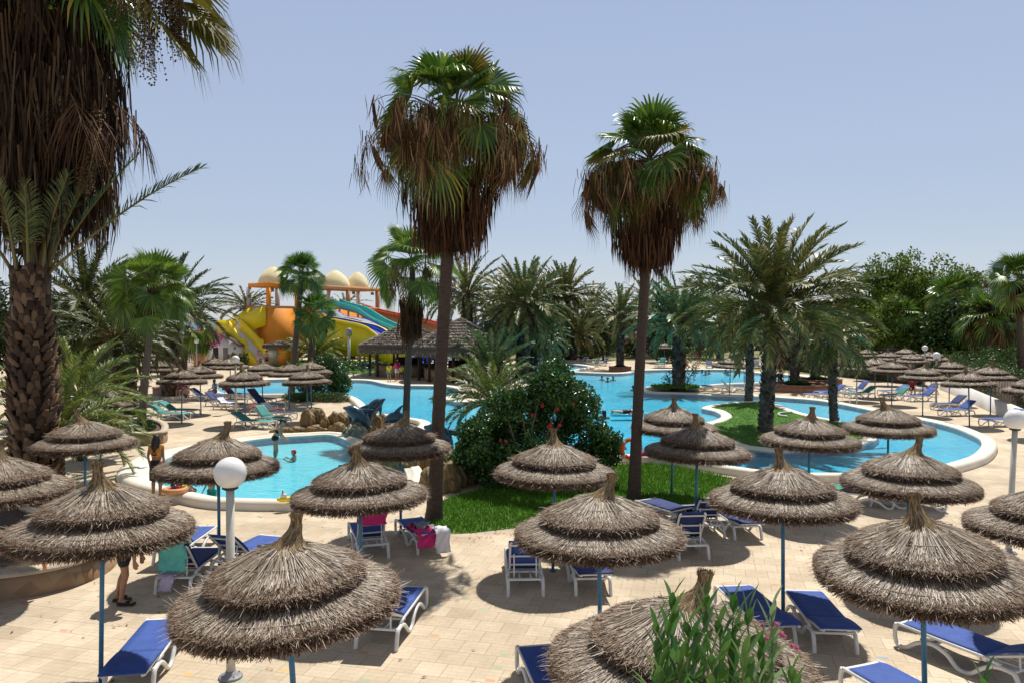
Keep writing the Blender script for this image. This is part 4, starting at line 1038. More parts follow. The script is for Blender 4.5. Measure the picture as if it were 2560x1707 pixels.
# the two tall fan palms
b = gb(1085, 1297)
fan_palm(b, A(1134, 312, b[1] - 0.1), 'tall fan palm with a long brown skirt, left of the two standing above the terrace', 0.17, 1.40, 1.15, 38, 'fan_leaf', 11, 66, (8.4, 6.5, 1.22, 20), -0.40, nseg=26, fruit=4, tipdroop=0.55, yellow=0.35, dead_r=1.18)
b = gb(1584, 1248)
fan_palm(b, A(1626, 415, b[1]), 'right of the two tall fan palms above the terrace, orange lifebuoy at its foot', 0.155, 1.22, 1.1, 36, 'fan_leaf', 23, 52, (8.2, 6.2, 1.12, 18), -0.45, nseg=26, fruit=5, tipdroop=0.55, yellow=0.3, dead_r=1.15)
# medium fan palm between pavilion and the tall one
b = gb(1013, 1088)
fan_palm(b, A(1032, 668, b[1]), 'medium fan palm with a narrow brown skirt in front of the thatched bar', 0.155, 1.35, 1.15, 26, 'fan_leaf_bright', 5, 6, (6.0, 3.9, 0.50, 14), -0.45, fruit=3, tipdroop=0.45)
# slim fan palm in the round planter at left
b = gb(352, 1076)
fan_palm(b, A(384, 728, b[1]), 'slim fan palm with reddish upper trunk rising from the round planter', 0.17, 1.25, 1.15, 32, 'fan_leaf_bright', 8, 0, None, -0.55, tipdroop=0.35, red_top=True, bark='palm_bark_grey')
# fan palms in front of the slide tower
b = gb(727, 995)
fan_palm(b, A(754, 692, b[1]), 'leaning slim fan palm in front of the slide tower', 0.20, 0.95, 1.0, 30, 'fan_leaf', 9, 0, None, -0.35, tipdroop=0.3, bark='palm_bark_grey', nseg=20)
b = gb(768, 1000)
fan_palm(b, A(786, 792, b[1]), 'shorter bushy fan palm right of the leaning one by the slide tower', 0.22, 0.95, 0.95, 30, 'fan_leaf', 10, 0, None, -0.9, tipdroop=0.3, nseg=18)
b = gb(455, 935)
fan_palm(b, A(470, 830, b[1]), 'small fan palm by the sea beside the pink bougainvillea', 0.35, 1.6, 1.5, 30, 'fan_leaf', 12, 0, None, -0.5, nseg=16)
b = gb(2552, 985)
fan_palm(b, A(2548, 705, b[1]), 'tall fan palm at the right edge beyond the hedge', 0.22, 1.3, 1.3, 34, 'fan_leaf', 13, 8, (7.4, 5.2, 0.5, 8), -0.6, nseg=20)
b = gb(2478, 960)
fan_palm(b, A(2475, 800, b[1]), 'drooping fan palm with a wide dark skirt behind the right parasols', 0.35, 1.5, 1.7, 30, 'fan_leaf', 14, 30, (6.2, 1.2, 1.7, 12), -0.7, nseg=20)
b = gb(2330, 930)
fan_palm(b, A(2385, 745, b[1]), 'bright fan palm among the big trees at right', 0.3, 1.6, 1.7, 28, 'fan_leaf', 15, 0, None, -0.5, nseg=18)
b = gb(2235, 930)
fan_palm(b, A(2240, 800, b[1]), 'small fan palm under the big trees at right', 0.3, 1.5, 1.5, 24, 'fan_leaf', 35, 0, None, -0.5, nseg=16)

# date palms
b = gb(1912, 1092)
date_palm(b, A(1934, 782, b[1]), 'big spreading date palm on the grassy island', 0.28, 4.35, 66, 'date_leaf', 21, 0.62, 58, 1.52, -0.10, (0.42, 1.25), dead=2, wid=0.038)
b = gb(2086, 1063)
date_palm(b, A(2078, 850, b[1]), 'small drooping date palm at the right side of the island', 0.19, 2.3, 34, 'date_leaf', 22, 0.42, 40, 1.2, -0.6, (0.7, 1.5), dead=0)
b = gb(1871, 1010)
date_palm(b, A(1876, 830, b[1]), 'thin trunked date palm on the island behind the big one', 0.22, 2.6, 36, 'date_leaf', 24, 0.45, 36, 1.4, -0.4, (0.5, 1.3), dead=0)
b = gb(1696, 977)
date_palm(b, A(1700, 812, b[1]), 'date palm with a thick grey trunk on the pool peninsula', 0.40, 4.0, 52, 'date_leaf_blue', 25, 0.6, 42, 1.52, -0.2, (0.35, 1.2), dead=2, wid=0.05)
b = gb(1551, 924)
date_palm(b, A(1552, 795, b[1]), 'date palm in the small brick planter beyond the pool', 0.34, 3.9, 46, 'date_leaf', 26, 0.55, 34, 1.5, -0.3, (0.4, 1.3), dead=2, wid=0.055)
b = gb(1305, 945)
date_palm(b, A(1310, 765, b[1]), 'large dark date palm behind the bluish young palm, with a shaggy trunk', 0.5, 4.8, 64, 'date_leaf', 27, 0.65, 44, 1.5, -0.75, (0.4, 1.4), dead=10, wid=0.06)
b = gb(1400, 906)
date_palm(b, A(1415, 745, b[1]), 'tall date palm beyond the pool right of the large dark one', 0.5, 5.0, 50, 'date_leaf', 28, 0.65, 36, 1.55, -0.3, (0.3, 1.2), dead=4, wid=0.07)
b = gb(1372, 908)
date_palm(b, A(1368, 760, b[1]), 'date palm beyond the pool between the dark one and the tall one', 0.5, 4.6, 46, 'date_leaf_dark', 29, 0.6, 34, 1.5, -0.6, (0.4, 1.4), dead=6, wid=0.07)
b = gb(1430, 905)
date_palm(b, A(1440, 835, b[1]), 'low date palm beyond the pool with grey drooping fronds', 0.45, 4.2, 40, 'date_leaf', 30, 0.55, 32, 1.3, -0.4, (0.5, 1.4), dead=4, wid=0.07)
b = gb(1180, 930)
date_palm(b, A(1165, 740, b[1]), 'date palm behind the thatched bar roof, fronds arching right', 0.4, 5.0, 44, 'date_leaf', 31, 0.6, 38, 1.45, -0.4, (0.4, 1.35), dead=2, wid=0.06)
b = gb(1245, 925)
date_palm(b, A(1250, 800, b[1]), 'dark date palm between the bar roof and the large shaggy one', 0.4, 4.4, 44, 'date_leaf_dark', 32, 0.55, 34, 1.4, -0.6, (0.5, 1.4), dead=8, wid=0.06)
b = gb(1225, 958)
date_palm(b, A(1228, 928, b[1]), 'young bluish date palm with upright fronds beside the bar', 0.26, 4.1, 30, 'date_leaf_blue', 33, 0.50, 54, 1.45, 0.25, (0.25, 0.9), dead=0, wid=0.045)
b = gb(1238, 1128)
date_palm(b, A(1232, 1010, b[1]), 'young olive green date palm behind the hibiscus bush', 0.16, 2.2, 34, 'date_leaf_olive', 34, 0.36, 56, 1.4, -0.2, (0.5, 1.3), dead=0, wid=0.020)
b = gb(1330, 935)
date_palm(b, A(1345, 850, b[1]), 'short dark date palm at the water edge beside the large shaggy trunk', 0.4, 3.6, 34, 'date_leaf_blue', 36, 0.5, 32, 1.2, -0.4, (0.5, 1.3), dead=3, wid=0.055)
b = gb(1985, 972)
date_palm(b, A(1990, 850, b[1]), 'date palm in the near brick planter at right', 0.30, 3.0, 36, 'date_leaf_dark', 37, 0.45, 34, 1.3, -0.3, (0.5, 1.4), dead=0, wid=0.045)
b = gb(2037, 960)
date_palm(b, A(2042, 840, b[1]), 'date palm in the far brick planter at right', 0.34, 3.4, 36, 'date_leaf_dark', 38, 0.5, 34, 1.3, -0.3, (0.5, 1.4), dead=0, wid=0.05)
b = gb(612, 905)
date_palm(b, A(618, 772, b[1]), 'small date palm behind the left side of the slide tower', 0.4, 3.6, 30, 'date_leaf', 39, 0.5, 26, 1.2, -0.3, (0.5, 1.1), dead=0, wid=0.07)
b = gb(880, 895)
date_palm(b, (A(862, 770, 108)[0], 108, A(862, 770, 108)[2]), 'date palm seen through the slide tower posts', 0.4, 4.2, 26, 'date_leaf', 40, 0.5, 26, 1.0, -0.4, (0.6, 1.4), dead=0, wid=0.08)
b = gb(788, 915)
date_palm(b, A(790, 885, b[1]), 'low young date palm on the lawn in front of the yellow slide', 0.3, 3.8, 26, 'date_leaf_olive', 41, 0.55, 30, 1.4, 0.1, (0.4, 1.2), dead=0, wid=0.06)
for px, py, top, sd_, lb in ((1478, 889, 770, 61, 'far date palm behind the round conifer bush'), (1612, 888, 755, 62, 'far date palm behind the white pool house'), (1745, 893, 748, 63, 'far date palm beyond the pool, right of the thick trunked one'), (1800, 896, 770, 64, 'far date palm seen left of the big island palm'), (2085, 905, 752, 65, 'far date palm behind the right side of the big island palm'), (1255, 893, 745, 66, 'far date palm showing above the right bar roof')):
    b = gb(px, py); date_palm(b, A(px + 3, top, b[1]), lb, 0.4, 4.4, 34, 'date_leaf', sd_, 0.55, 26, 1.5, -0.5, (0.4, 1.4), dead=3, wid=0.07)
# left palms
b = gb(428, 988)
date_palm(b, A(425, 785, b[1]), 'thick trunked date palm in the brick planter at left', 0.52, 4.3, 54, 'date_leaf_dark', 42, 0.62, 46, 1.45, -0.05, (0.4, 1.2), dead=3, wid=0.045, boot='boot')
b = gb(225, 1040)
date_palm(b, A(215, 765, b[1]), 'tall date palm behind the foreground trunk at left', 0.3, 3.9, 50, 'date_leaf_dark', 43, 0.55, 46, 1.45, -0.8, (0.4, 1.4), dead=2, wid=0.036, boot='boot')
b = gb(290, 1065)
date_palm(b, A(285, 850, b[1]), 'short date palm with dark trunk on the left grass patch', 0.26, 3.3, 40, 'date_leaf_dark', 44, 0.5, 44, 1.35, -0.6, (0.5, 1.4), dead=1, wid=0.034, boot='boot')
b = gb(325, 1035)
date_palm(b, A(318, 790, b[1]), 'date palm with shaggy brown trunk behind the slim fan palm', 0.34, 3.6, 40, 'date_leaf_dark', 45, 0.55, 40, 1.4, -0.7, (0.5, 1.4), dead=5, wid=0.04, boot='boot')
b = gb(150, 1205)
date_palm(b, A(150, 1090, b[1]), 'young date palm with arching fronds right of the foreground trunk', 0.14, 3.0, 38, 'date_leaf_olive', 46, 0.42, 58, 1.45, 0.05, (0.5, 1.5), dead=0, wid=0.020, boot='boot')
b = gb(205, 1150)
date_palm(b, A(200, 1000, b[1]), 'second young date palm behind the left sunlit parasol', 0.16, 2.6, 30, 'date_leaf_olive', 47, 0.40, 48, 1.4, -0.3, (0.6, 1.5), dead=0, wid=0.022, boot='boot')

# ---------------------------------------------------------------- foreground pair at left
rg = np.random.default_rng(50)
b = Vector(gb(92, 1300)); t_ = A(75, 690, b.y)
o = thing('date_palm', 'thick foreground date palm trunk at left covered with old leaf bases', 'palm tree', b, 0)
mb = MB(); H = t_ - b
P = trunk_ringed(mb, [(0, 0, -0.1), (H.x * 0.3, 0, H.z * 0.3), (H.x * 0.65, 0, H.z * 0.65), (H.x, 0, H.z)], 0.38, 0.34, 0, 24, 1.15)
def rf(t): return 0.45 + 0.10 * math.exp(-((t - 0.45) / 0.28) ** 2) - 0.10 * max(0, t - 0.75) / 0.25
boots(mb, P, rf, 34, 14, 0.28, 0.20, 0.065, 1, 0.60, rg, 0.0, 0.80)
boots(mb, P, lambda t: 0.43, 12, 13, 0.24, 0.22, 0.06, 1, 0.30, rg, 0.78, 1.02)
mb.build('trunk', [M['palm_bark'], M['boot']], o)
mb = MB(); c = np.array(H)
AZ = [(0.25, 0.80, 4.7, 0.30), (0.55, 1.1, 3.9, 0.25), (2.7, 1.15, 3.2, 0.5), (3.3, 1.1, 3.0, 0.6), (1.6, 1.3, 3.2, 0.3), (2.0, 1.42, 3.2, 0.3), (0.9, 1.38, 3.2, 0.3), (6.0, 1.36, 2.6, 0.3), (1.2, 1.5, 3.3, 0.2), (3.0, 1.45, 3.0, 0.3), (0.4, 1.3, 3.0, .3), (2.3, 1.2, 3.2, .4), (4.4, 1.45, 2.2, .2), (5.2, 1.42, 2.2, .2)]
for az, el, L_, dr in AZ:
    pinnate(mb, c + np.array([math.cos(az) * 0.35, math.sin(az) * 0.35, 0.0]), az, el, L_, dr, 54, 0.52, 0.030, 0, 1, rg.normal(0, 0.3), 0.34, 0.045, 0.45, rg, rg.normal(0, 0.1))
mb.build('crown', [M['date_leaf_dark'], M['petiole']], o)

bw = Vector((-12.5, 20.4, 0))
o = thing('fan_palm', 'huge fan palm at top left with a dark hanging skirt and fruit clusters', 'palm tree', bw, 0)
mb = MB(); trunk_ringed(mb, [(0, 0, -.1), (0, 0, 5), (0.05, -0.1, 10), (0.1, -0.2, 13.9)], 0.27, 0.22, 0, 60, 1.4); mb.build('trunk', M['palm_bark'], o, True)
mb = MB()
nc = 200; u = (np.arange(nc) + .5) / nc; ph = np.arange(nc) * 2.39996
zz = 13.6 - 5.3 * u ** 0.95 + rg.normal(0, 0.2, nc); rr = (2.35 - 0.75 * u ** 0.9) * rg.uniform(0.4, 1.0, nc)
org = np.stack([np.cos(ph) * rr + 0.1, np.sin(ph) * rr - 0.2, zz], 1)
strips(mb, org, 26, 1.9, 0.20, 0.05, 0, rg, flare=0.05)
for i in range(nc):
    fan(mb, org[i] * np.array([.25, .25, 1]), ph[i], 0.1 - 0.8 * u[i], rr[i] * 0.9, 1.6, 12, rg.uniform(20, 50), 2.3, 0, 1, 0.7, rg.normal(0, .4), .06, rg, 0.025, 1.2, 0.45)
mb.build('dead_skirt', [M['dead_deep'], M['dead_petiole']], o)
mb = MB()
for i in range(30):
    az = i * 2.39996; el = 1.3 - 1.5 * (i / 30)
    fan(mb, np.array([0.1, -0.2, 13.9]), az, el, 1.9, 1.7, 26, 105, 1.0, 0, 1, 0.5, rg.normal(0, .4), .035, rg, 0.03, 0.6)
for az, el in ((0.02, -0.12), (0.10, -0.2), (-0.25, -0.35), (-0.1, 0.05)):
    fan(mb, np.array([0.2, -0.2, 13.2]), az, el + 0.35, 3.7, 2.0, 26, 80, 0.6, 2, 1, 0.5, rg.normal(0, .3), .035, rg, 0.03, 0.5)
mb.build('crown', [M['fan_leaf'], M['petiole'], M['fan_yellow']], o)
# drooping long brown frond at the right of the skirt
mb = MB()
for az, z0, L_ in ((-0.1, 11.3, 3.1), (-0.45, 10.9, 2.9), (-0.8, 11.2, 2.9)):
    pinnate(mb, np.array([0.6, -0.3, z0]), az, -0.25, L_, 0.75, 26, 1.5, 0.035, 0, 1, 0.0, 0.25, 0.03, -0.6, rg, 0.0, 0.6)
mb.build('dead_frond', [M['dead_dark'], M['dead_petiole']], o)
def fruit_cluster(org, n, sp, ln):
    mb = MB(); ico = []
    st = rg.normal(0, sp, (n, 2)); k = 0
    base = MB(); V = []
    for i in range(n):
        a, q = st[i]; L_ = ln * rg.uniform(0.6, 1.1)
        for j in range(14):
            V.append((org[0] + a * (0.4 + 0.6 * j / 13) + rg.normal(0, 0.03), org[1] + q * (0.4 + 0.6 * j / 13) + rg.normal(0, 0.03), org[2] - L_ * j / 13 + rg.normal(0, 0.02)))
    V = np.array(V); r = rg.uniform(0.022, 0.036, len(V))
    oc = np.array([(1, 0, 0), (-1, 0, 0), (0, 1, 0), (0, -1, 0), (0, 0, 1), (0, 0, -1)], float)
    mb.indexed(V[:, None, :] + oc[None] * r[:, None, None], [(0, 2, 4), (2, 1, 4), (1, 3, 4), (3, 0, 4), (2, 0, 5), (1, 2, 5), (3, 1, 5), (0, 3, 5)], 0)
    for i in range(n): mb.tube([(org[0], org[1], org[2] + 0.3), (org[0] + st[i][0], org[1] + st[i][1], org[2] - ln * 0.9)], 0.005, 3, 1, caps=False)
    return mb
for px, py, n, sp, ln in ((415, -60, 46, 0.22, 1.6), (368, 0, 40, 0.2, 1.9), (447, -50, 30, 0.13, 1.9), (238, 280, 30, 0.16, 1.3), (325, -120, 40, 0.2, 1.8), (215, 400, 20, 0.12, 0.9)):
    p = A(px, py, 19.2) - bw
    fruit_cluster((p.x, p.y, p.z), n, sp, ln).build('fruit_cluster', [M['fruit'], M['dead_petiole']], o)

# ---------------------------------------------------------------- leafy shrubs and trees
def leafmass(mb, C, Rr, n, size, mi=0, rg=rng, shell=0.55, asp=0.45, up=0.3, keep=None):
    """diamond leaves through an ellipsoid (C, radii Rr), denser towards the outside"""
    d = nrm(rg.normal(0, 1, (n, 3))); r = (shell + (1 - shell) * rg.uniform(0, 1, n) ** 0.6)
    p = np.asarray(C) + d * r[:, None] * np.asarray(Rr)
    if keep is not None: p = p[keep(p)]
    n = len(p)
    a = nrm(rg.normal(0, 1, (n, 3)) + np.array([0, 0, up])); q = nrm(np.cross(a, rg.normal(0, 1, (n, 3)))); m = np.cross(a, q)
    s = size * rg.uniform(0.6, 1.25, n)
    t = p + a * s[:, None]; mid = p + a * (s * 0.5)[:, None] - m * (s * 0.10)[:, None]
    L_ = p + a * (s * 0.5)[:, None] + q * (s * asp * 0.5)[:, None]; R_ = p + a * (s * 0.5)[:, None] - q * (s * asp * 0.5)[:, None]
    mb.indexed(np.stack([p, L_, t, R_, mid], 1), [(0, 4, 1), (1, 4, 2), (0, 3, 4), (4, 3, 2)], mi)
def branches(mb, base, tips, r0, mi=0):
    for t in tips:
        b0 = Vector(base); t0 = Vector(t); m = b0.lerp(t0, 0.45) + Vector((random.gauss(0, .08), random.gauss(0, .08), 0.12)) * (t0 - b0).length * 0.4
        mb.tube(catmull([b0, m, t0], 4), [r0 * (1 - 0.085 * i) for i in range(9)], 6, mi, caps=False)
# hibiscus bush
hb = Vector(gb(1330, 1215)); rg = np.random.default_rng(60)
o = thing('hibiscus_bush', 'large glossy green hibiscus bush with scattered red flowers beside the lawn', 'bush', hb, 0)
cl = []
PXY = [(1210, 1130), (1180, 1080), (1250, 1060), (1300, 1000), (1360, 960), (1385, 930), (1420, 1000), (1460, 1020), (1340, 1060), (1400, 1080), (1480, 1080), (1510, 1105), (1450, 1140), (1190, 1100), (1215, 1065), (1160, 1150), (1235, 1185), (1280, 1060), (1250, 1110), (1405, 968), (1440, 990), (1378, 1005), (1420, 1015), (1350, 1130), (1270, 1130), (1230, 1160), (1200, 1180), (1490, 1140), (1310, 1180), (1410, 1170), (1170, 1120), (1300, 1090), (1430, 1050), (1345, 1010), (1520, 1130), (1290, 1150), (1260, 1010)]
for x, y in PXY:
    p = A(x, y, hb.y + rg.normal(0, 0.7)) - hb; cl.append((p.x, p.y, max(0.25, p.z)))
mb = MB()
for c in cl:
    r = rg.uniform(0.36, 0.56); leafmass(mb, c, (r, r, r * 0.9), 950, 0.12, 0, rg, 0.3, 0.65)
    for k in range(4):
        q = np.array(c) + nrm(rg.normal(0, 1, 3)) * r * 1.0; leafmass(mb, q, (0.16, 0.16, 0.22), 60, 0.10, 0, rg, 0.2, 0.6)
mb.build('foliage', M['hib_leaf'], o)
mb = MB(); branches(mb, (0, 0, 0), cl, 0.045); mb.build('stems', M['bark'], o)
def flower(p, r, parent, m='red_flower'):
    mb = MB(); p = np.asarray(p); ax = nrm(np.array([rg.normal(0, .5), -1, rg.uniform(0, .6)])); s_ = nrm(np.cross(ax, [0, 0, 1])); u_ = np.cross(s_, ax)
    for k in range(5):
        a = k * 1.2566; d = s_ * math.cos(a) + u_ * math.sin(a); e = np.cross(ax, d)
        mb.add([p, p + d * r * .6 + e * r * .42 + ax * r * .35, p + d * r + ax * r * .25, p + d * r * .6 - e * r * .42 + ax * r * .35], [(0, 1, 2), (0, 2, 3)])
    mb.tube([tuple(p), tuple(p + ax * r)], 0.006, 4)
    mb.build('flower', M[m], parent)
for x, y in ((1323, 972), (1356, 1014), (1432, 1008), (1395, 1024), (1376, 1064), (1400, 1063), (1392, 972), (1372, 1066), (1330, 1037), (1250, 1100), (1265, 1105)):
    p = A(x, y, hb.y - 1.15 if y > 1000 else hb.y - 0.7) - hb; flower(p, 0.058, o)
# round dark bush and ground cover on the left basin island
def bush(name, label, base, blobs, n, size, leaf, cat='bush', group=None, stems=True, asp=0.5):
    o = thing(name, label, cat, base, 0, group); mb = MB()
    for (x, y, z, rx, ry, rz_) in blobs: leafmass(mb, (x, y, z), (rx, ry, rz_), n, size, 0, rng, 0.45, asp)
    mb.build('foliage', M[leaf], o)
    if stems:
        mb = MB(); branches(mb, (0, 0, 0), [(b_[0], b_[1], b_[2]) for b_ in blobs], 0.05); mb.build('stems', M['bark'], o)
    return o
b = Vector(gb(800, 992))
bush('round_bush', 'round dark green bush at the edge of the left basin', b, [(0.2, 0, 1.1, 1.4, 1.1, 1.1), (0.9, 0, 1.5, 1.0, 0.9, 0.9), (-0.7, 0, 0.9, 0.9, 0.8, 0.8), (0.5, -0.2, 2.1, 0.8, 0.7, 0.7), (1.3, 0, 0.8, 0.8, 0.7, 0.7)], 2200, 0.15, 'hib_leaf')
b = Vector(gb(795, 1003))
bush('ground_cover_bed', 'low clipped green bed under the bush at the left basin', b, [(x, rng.normal(0, .15), 0.25, 0.55, 0.75, 0.34) for x in np.linspace(-1.7, 1.5, 10)], 1300, 0.075, 'hedge_leaf', 'plant bed', stems=False)
# big trees at right
def big_tree(base, H, spread, label, seed, leaf='tree_leaf', nclump=60, lean=0.0, cl=1.5, nl=230, ls=0.42, zlo=0.35):
    rg = np.random.default_rng(seed); random.seed(seed)
    o = thing('broadleaf_tree', label, 'tree', base, 0, 'broad trees behind the right parasols')
    mb = MB(); tips = []
    fork = Vector((lean * 0.3, 0, H * 0.22))
    mb.tube(catmull([(0, 0, -0.2), (lean * 0.1, 0, H * 0.12), fork], 4), [0.42 - 0.012 * i for i in range(9)], 10)
    C = []
    for i in range(nclump):
        d = nrm(rg.normal(0, 1, 3)); d[2] = abs(d[2]) * 0.9 + 0.05 if rg.uniform() < 0.75 else d[2] * 0.5
        q = rg.uniform(0.45, 1.0)
        p = np.array([lean + d[0] * spread * q, d[1] * spread * 0.8 * q, H * zlo + (H * (1 - zlo)) * max(-0.05, d[2]) * q * 0.97]); C.append(p)
    for p in C[:14]:
        m = fork.lerp(Vector(p), 0.5) + Vector((rg.normal(0, .4), rg.normal(0, .4), .5))
        mb.tube(catmull([fork, m, Vector(p)], 4), [0.2 - 0.018 * i for i in range(9)], 6, caps=False)
    mb.build('trunk', M['bark'], o)
    mb = MB()
    for p in C:
        r = cl * rg.uniform(0.6, 1.15); leafmass(mb, p, (r, r, r * 0.85), int(nl * rg.uniform(.7, 1.2)), ls, 0, rg, 0.35, 0.5)
    mb.build('crown', M[leaf], o)
    return o
def tb(px, Y): p = A(px, 900, Y); return (p.x, Y, 0)
big_tree(tb(2185, 88), 13.6, 4.6, 'leftmost big green broadleaf tree at right, just beyond the date palm crown', 71, lean=0.6, nclump=66)
big_tree(tb(2275, 92), 14.0, 4.6, 'tallest big broadleaf tree at right, second from the left', 72, nclump=66)
big_tree(tb(2345, 84), 12.0, 3.9, 'broadleaf tree at right with an even dark crown, third from the left', 73, nclump=56)
big_tree(tb(2420, 96), 12.2, 4.2, 'rightmost broadleaf tree, lower crown behind the fan palms', 74, nclump=56)
big_tree(tb(2225, 74), 7.8, 3.6, 'lower broadleaf tree in front of the big ones, above the parasol group', 75, nclump=44, zlo=0.3)
big_tree(tb(2375, 72), 7.2, 3.4, 'lower broadleaf tree with yellowish leaves behind the right parasols', 76, nclump=44, zlo=0.3, leaf='hedge_leaf')
big_tree(tb(2480, 70), 7.5, 3.2, 'dark broadleaf tree behind the hedge at the right edge', 77, nclump=40, zlo=0.3)
big_tree(tb(2120, 110), 9.0, 4.0, 'pale far broadleaf tree behind the big date palm', 78, nclump=40, leaf='far_leaf')

# hedge, low wall at right
def hedge(pts, h, w, label, leaf='hedge_leaf', n=900, size=0.10):
    P = [Vector(p) for p in pts]; c = P[len(P) // 2]
    o = thing('hedge', label, 'hedge', c, 0); mb = MB(); inner = MB()
    Q = catmull(P, 8)
    for i, p in enumerate(Q[:-1]):
        q = Q[i + 1]; m = (p + q) / 2 - c; L_ = (q - p).length
        hh = h * random.uniform(0.9, 1.05)
        leafmass(mb, (m.x, m.y, hh * 0.5), (max(L_ * 0.8, 0.3), w * 0.62, hh * 0.58), int(n * L_), size, 0, rng, 0.55, 0.6)
        inner.box((m.x, m.y, hh * 0.42), (L_ * 1.02, w * 0.6, hh * 0.8), math.atan2((q - p).y, (q - p).x))
    mb.build('foliage', M['hedge_leaf' if leaf is None else leaf], o)
    inner.build('branches', M['bark'], o)
    return o
hw = [G(2350, 972), G(2400, 992), G(2470, 1025), G(2525, 1048), G(2600, 1085)]
hd = [Vector((p.x + 1.6, p.y + 0.9, 0)) for p in hw]
hedge(hd, 2.3, 1.7, 'clipped dense green hedge behind the low white wall at right', 'hedge_leaf', 800, 0.13)
hedge([Vector((hd[0].x - 1, hd[0].y + 3, 0)), Vector((hd[0].x - 3.5, hd[0].y + 14, 0)), Vector((hd[0].x - 5, hd[0].y + 26, 0))], 1.9, 1.6, 'loose green hedge running back behind the right parasol group', 'hedge_leaf', 320, 0.2)
mb = MB(); Q = catmull(hw, 6); c = Q[0].copy(); vs = []; fs = []
for i, p in enumerate(Q):
    t = (Q[min(i + 1, len(Q) - 1)] - Q[max(i - 1, 0)]).normalized(); nn = Vector((-t.y, t.x, 0)) * -0.11; u = i / (len(Q) - 1)
    h = 0.85 - 0.1 * u
    for s_, z in ((-1, -.02), (-1, h), (1, h), (1, -.02)): vs.append(tuple(p + nn * s_ - c + Vector((0, 0, z))))
for i in range(len(Q) - 1):
    for k in range(3): fs.append((i * 4 + k, (i + 1) * 4 + k, (i + 1) * 4 + k + 1, i * 4 + k + 1))
fs += [(0, 1, 2, 3), tuple(len(vs) - 4 + k for k in (3, 2, 1, 0))]
mb.add(vs, fs); wo = mb.build('garden_wall', M['white_wall'], None, False, c)
tag(wo, 'low white rendered wall in front of the clipped hedge at right', 'wall')

for i, (px, py, h, lb) in enumerate([(2452, 975, 2.6, 'yellow-green bush behind the clipped hedge, under the drooping fan palm'), (2515, 985, 3.0, 'tall leafy bush behind the clipped hedge near the right edge'), (2565, 1000, 3.0, 'leafy bush cut by the right edge behind the clipped hedge'), (2400, 955, 2.2, 'low leafy bush behind the far end of the clipped hedge')]):
    b = Vector(gb(px, py)) + Vector((2.5, 4.0, 0)); bush('leafy_bush', lb, b, [(x, rng.normal(0, .5), h * .5, 1.3, 1.2, h * .55) for x in np.linspace(-2, 2, 4)], 900, 0.2, 'hedge_leaf')
# conifers and shrubs beyond the pool
def conifer(px, py, h, r, label, seed):
    b = Vector(gb(px, py)); rg = np.random.default_rng(seed)
    o = thing('conifer', label, 'conifer', b, 0); mb = MB()
    for i in range(26):
        u = (i + .5) / 26; z = h * (0.08 + 0.9 * u); rr = r * (1 - u) ** 0.6 * 0.8
        for k in range(5):
            a = rg.uniform(0, 6.28); leafmass(mb, (math.cos(a) * rr * .6, math.sin(a) * rr * .6, z), (rr * 0.55 + .1, rr * .55 + .1, h * .05 + .15), 34, 0.32 * h / 5, 0, rg, 0.2, 0.3, 0.8)
    mb.build('foliage', M['conifer_leaf'], o)
    mb = MB(); mb.tube([(0, 0, -.05), (0, 0, h * .9)], [0.14, 0.03], 8); mb.build('trunk', M['bark'], o)
conifer(1508, 900, 4.3, 2.7, 'round dark conifer bush beyond the pool, left of the brick planter palm', 81)
conifer(1652, 905, 8.2, 2.9, 'tall dark conifer beside the white pool house', 82)
for i, (px, py, w, h, lb) in enumerate([(1400, 897, 3, 1.8, 'low green shrub left of the far tiny parasol'), (1590, 893, 3, 2.2, 'green shrub right of the red sign'), (1700, 905, 4, 2.0, 'dark shrub under the thick palm beyond the pool'), (1480, 890, 3, 2.0, 'shrub behind the round conifer bush')]):
    b = Vector(gb(px, py)); bush('shrub', lb, b, [(x, rng.normal(0, .4), h * .45, w * .3, w * .3, h * .5) for x in np.linspace(-w * .5, w * .5, 5)], 260, 0.28, 'hedge_leaf', 'shrub')
b = Vector(gb(1712, 974)); bush('shrub', 'thin grey-green shrub right of the thick palm trunk on the peninsula', b, [(0.4, 0, 1.1, .45, .4, .7), (0.0, 0, 0.6, .4, .4, .5), (0.7, 0, 1.5, .3, .3, .4)], 120, 0.15, 'far_leaf', 'shrub')
b = Vector(gb(1672, 974)); bush('shrub', 'thin grey-green shrub left of the thick palm trunk on the peninsula', b, [(0.1, 0, 1.0, .35, .4, .7), (-0.2, 0, 0.6, .3, .3, .5)], 110, 0.15, 'far_leaf', 'shrub')
# bougainvillea
b = Vector(gb(492, 920)); o = thing('bougainvillea', 'magenta bougainvillea climbing beside the white hut', 'bush', b, 0)
mb = MB(); g2 = MB(); rg = np.random.default_rng(90)
for x, y in ((498, 852), (515, 838), (530, 832), (540, 845), (525, 858), (505, 868), (490, 875), (545, 835), (552, 852), (480, 868), (512, 880)):
    p = A(x - 20, y, b.y - 2) - b; leafmass(mb, (p.x, p.y, p.z), (1.0, .8, .65), 200, 0.22, 0, rg, 0.5, 0.8)
for x, y in ((500, 870), (515, 865), (530, 870), (520, 885), (505, 895), (495, 885), (535, 862), (520, 850)):
    p = A(x - 20, y, b.y - 1.6) - b; leafmass(g2, (p.x, p.y, p.z), (.9, .8, .6), 170, 0.22, 0, rg, 0.4, 0.5)
mb.build('blossom', M['bougain'], o); g2.build('foliage', M['conifer_leaf'], o)
mb = MB(); branches(mb, (0, 0, 0), [tuple(A(x - 20, y, b.y - 1.6) - b) for x, y in ((505, 880), (520, 870), (535, 860), (495, 885))], 0.09); mb.build('stems', M['bark'], o)
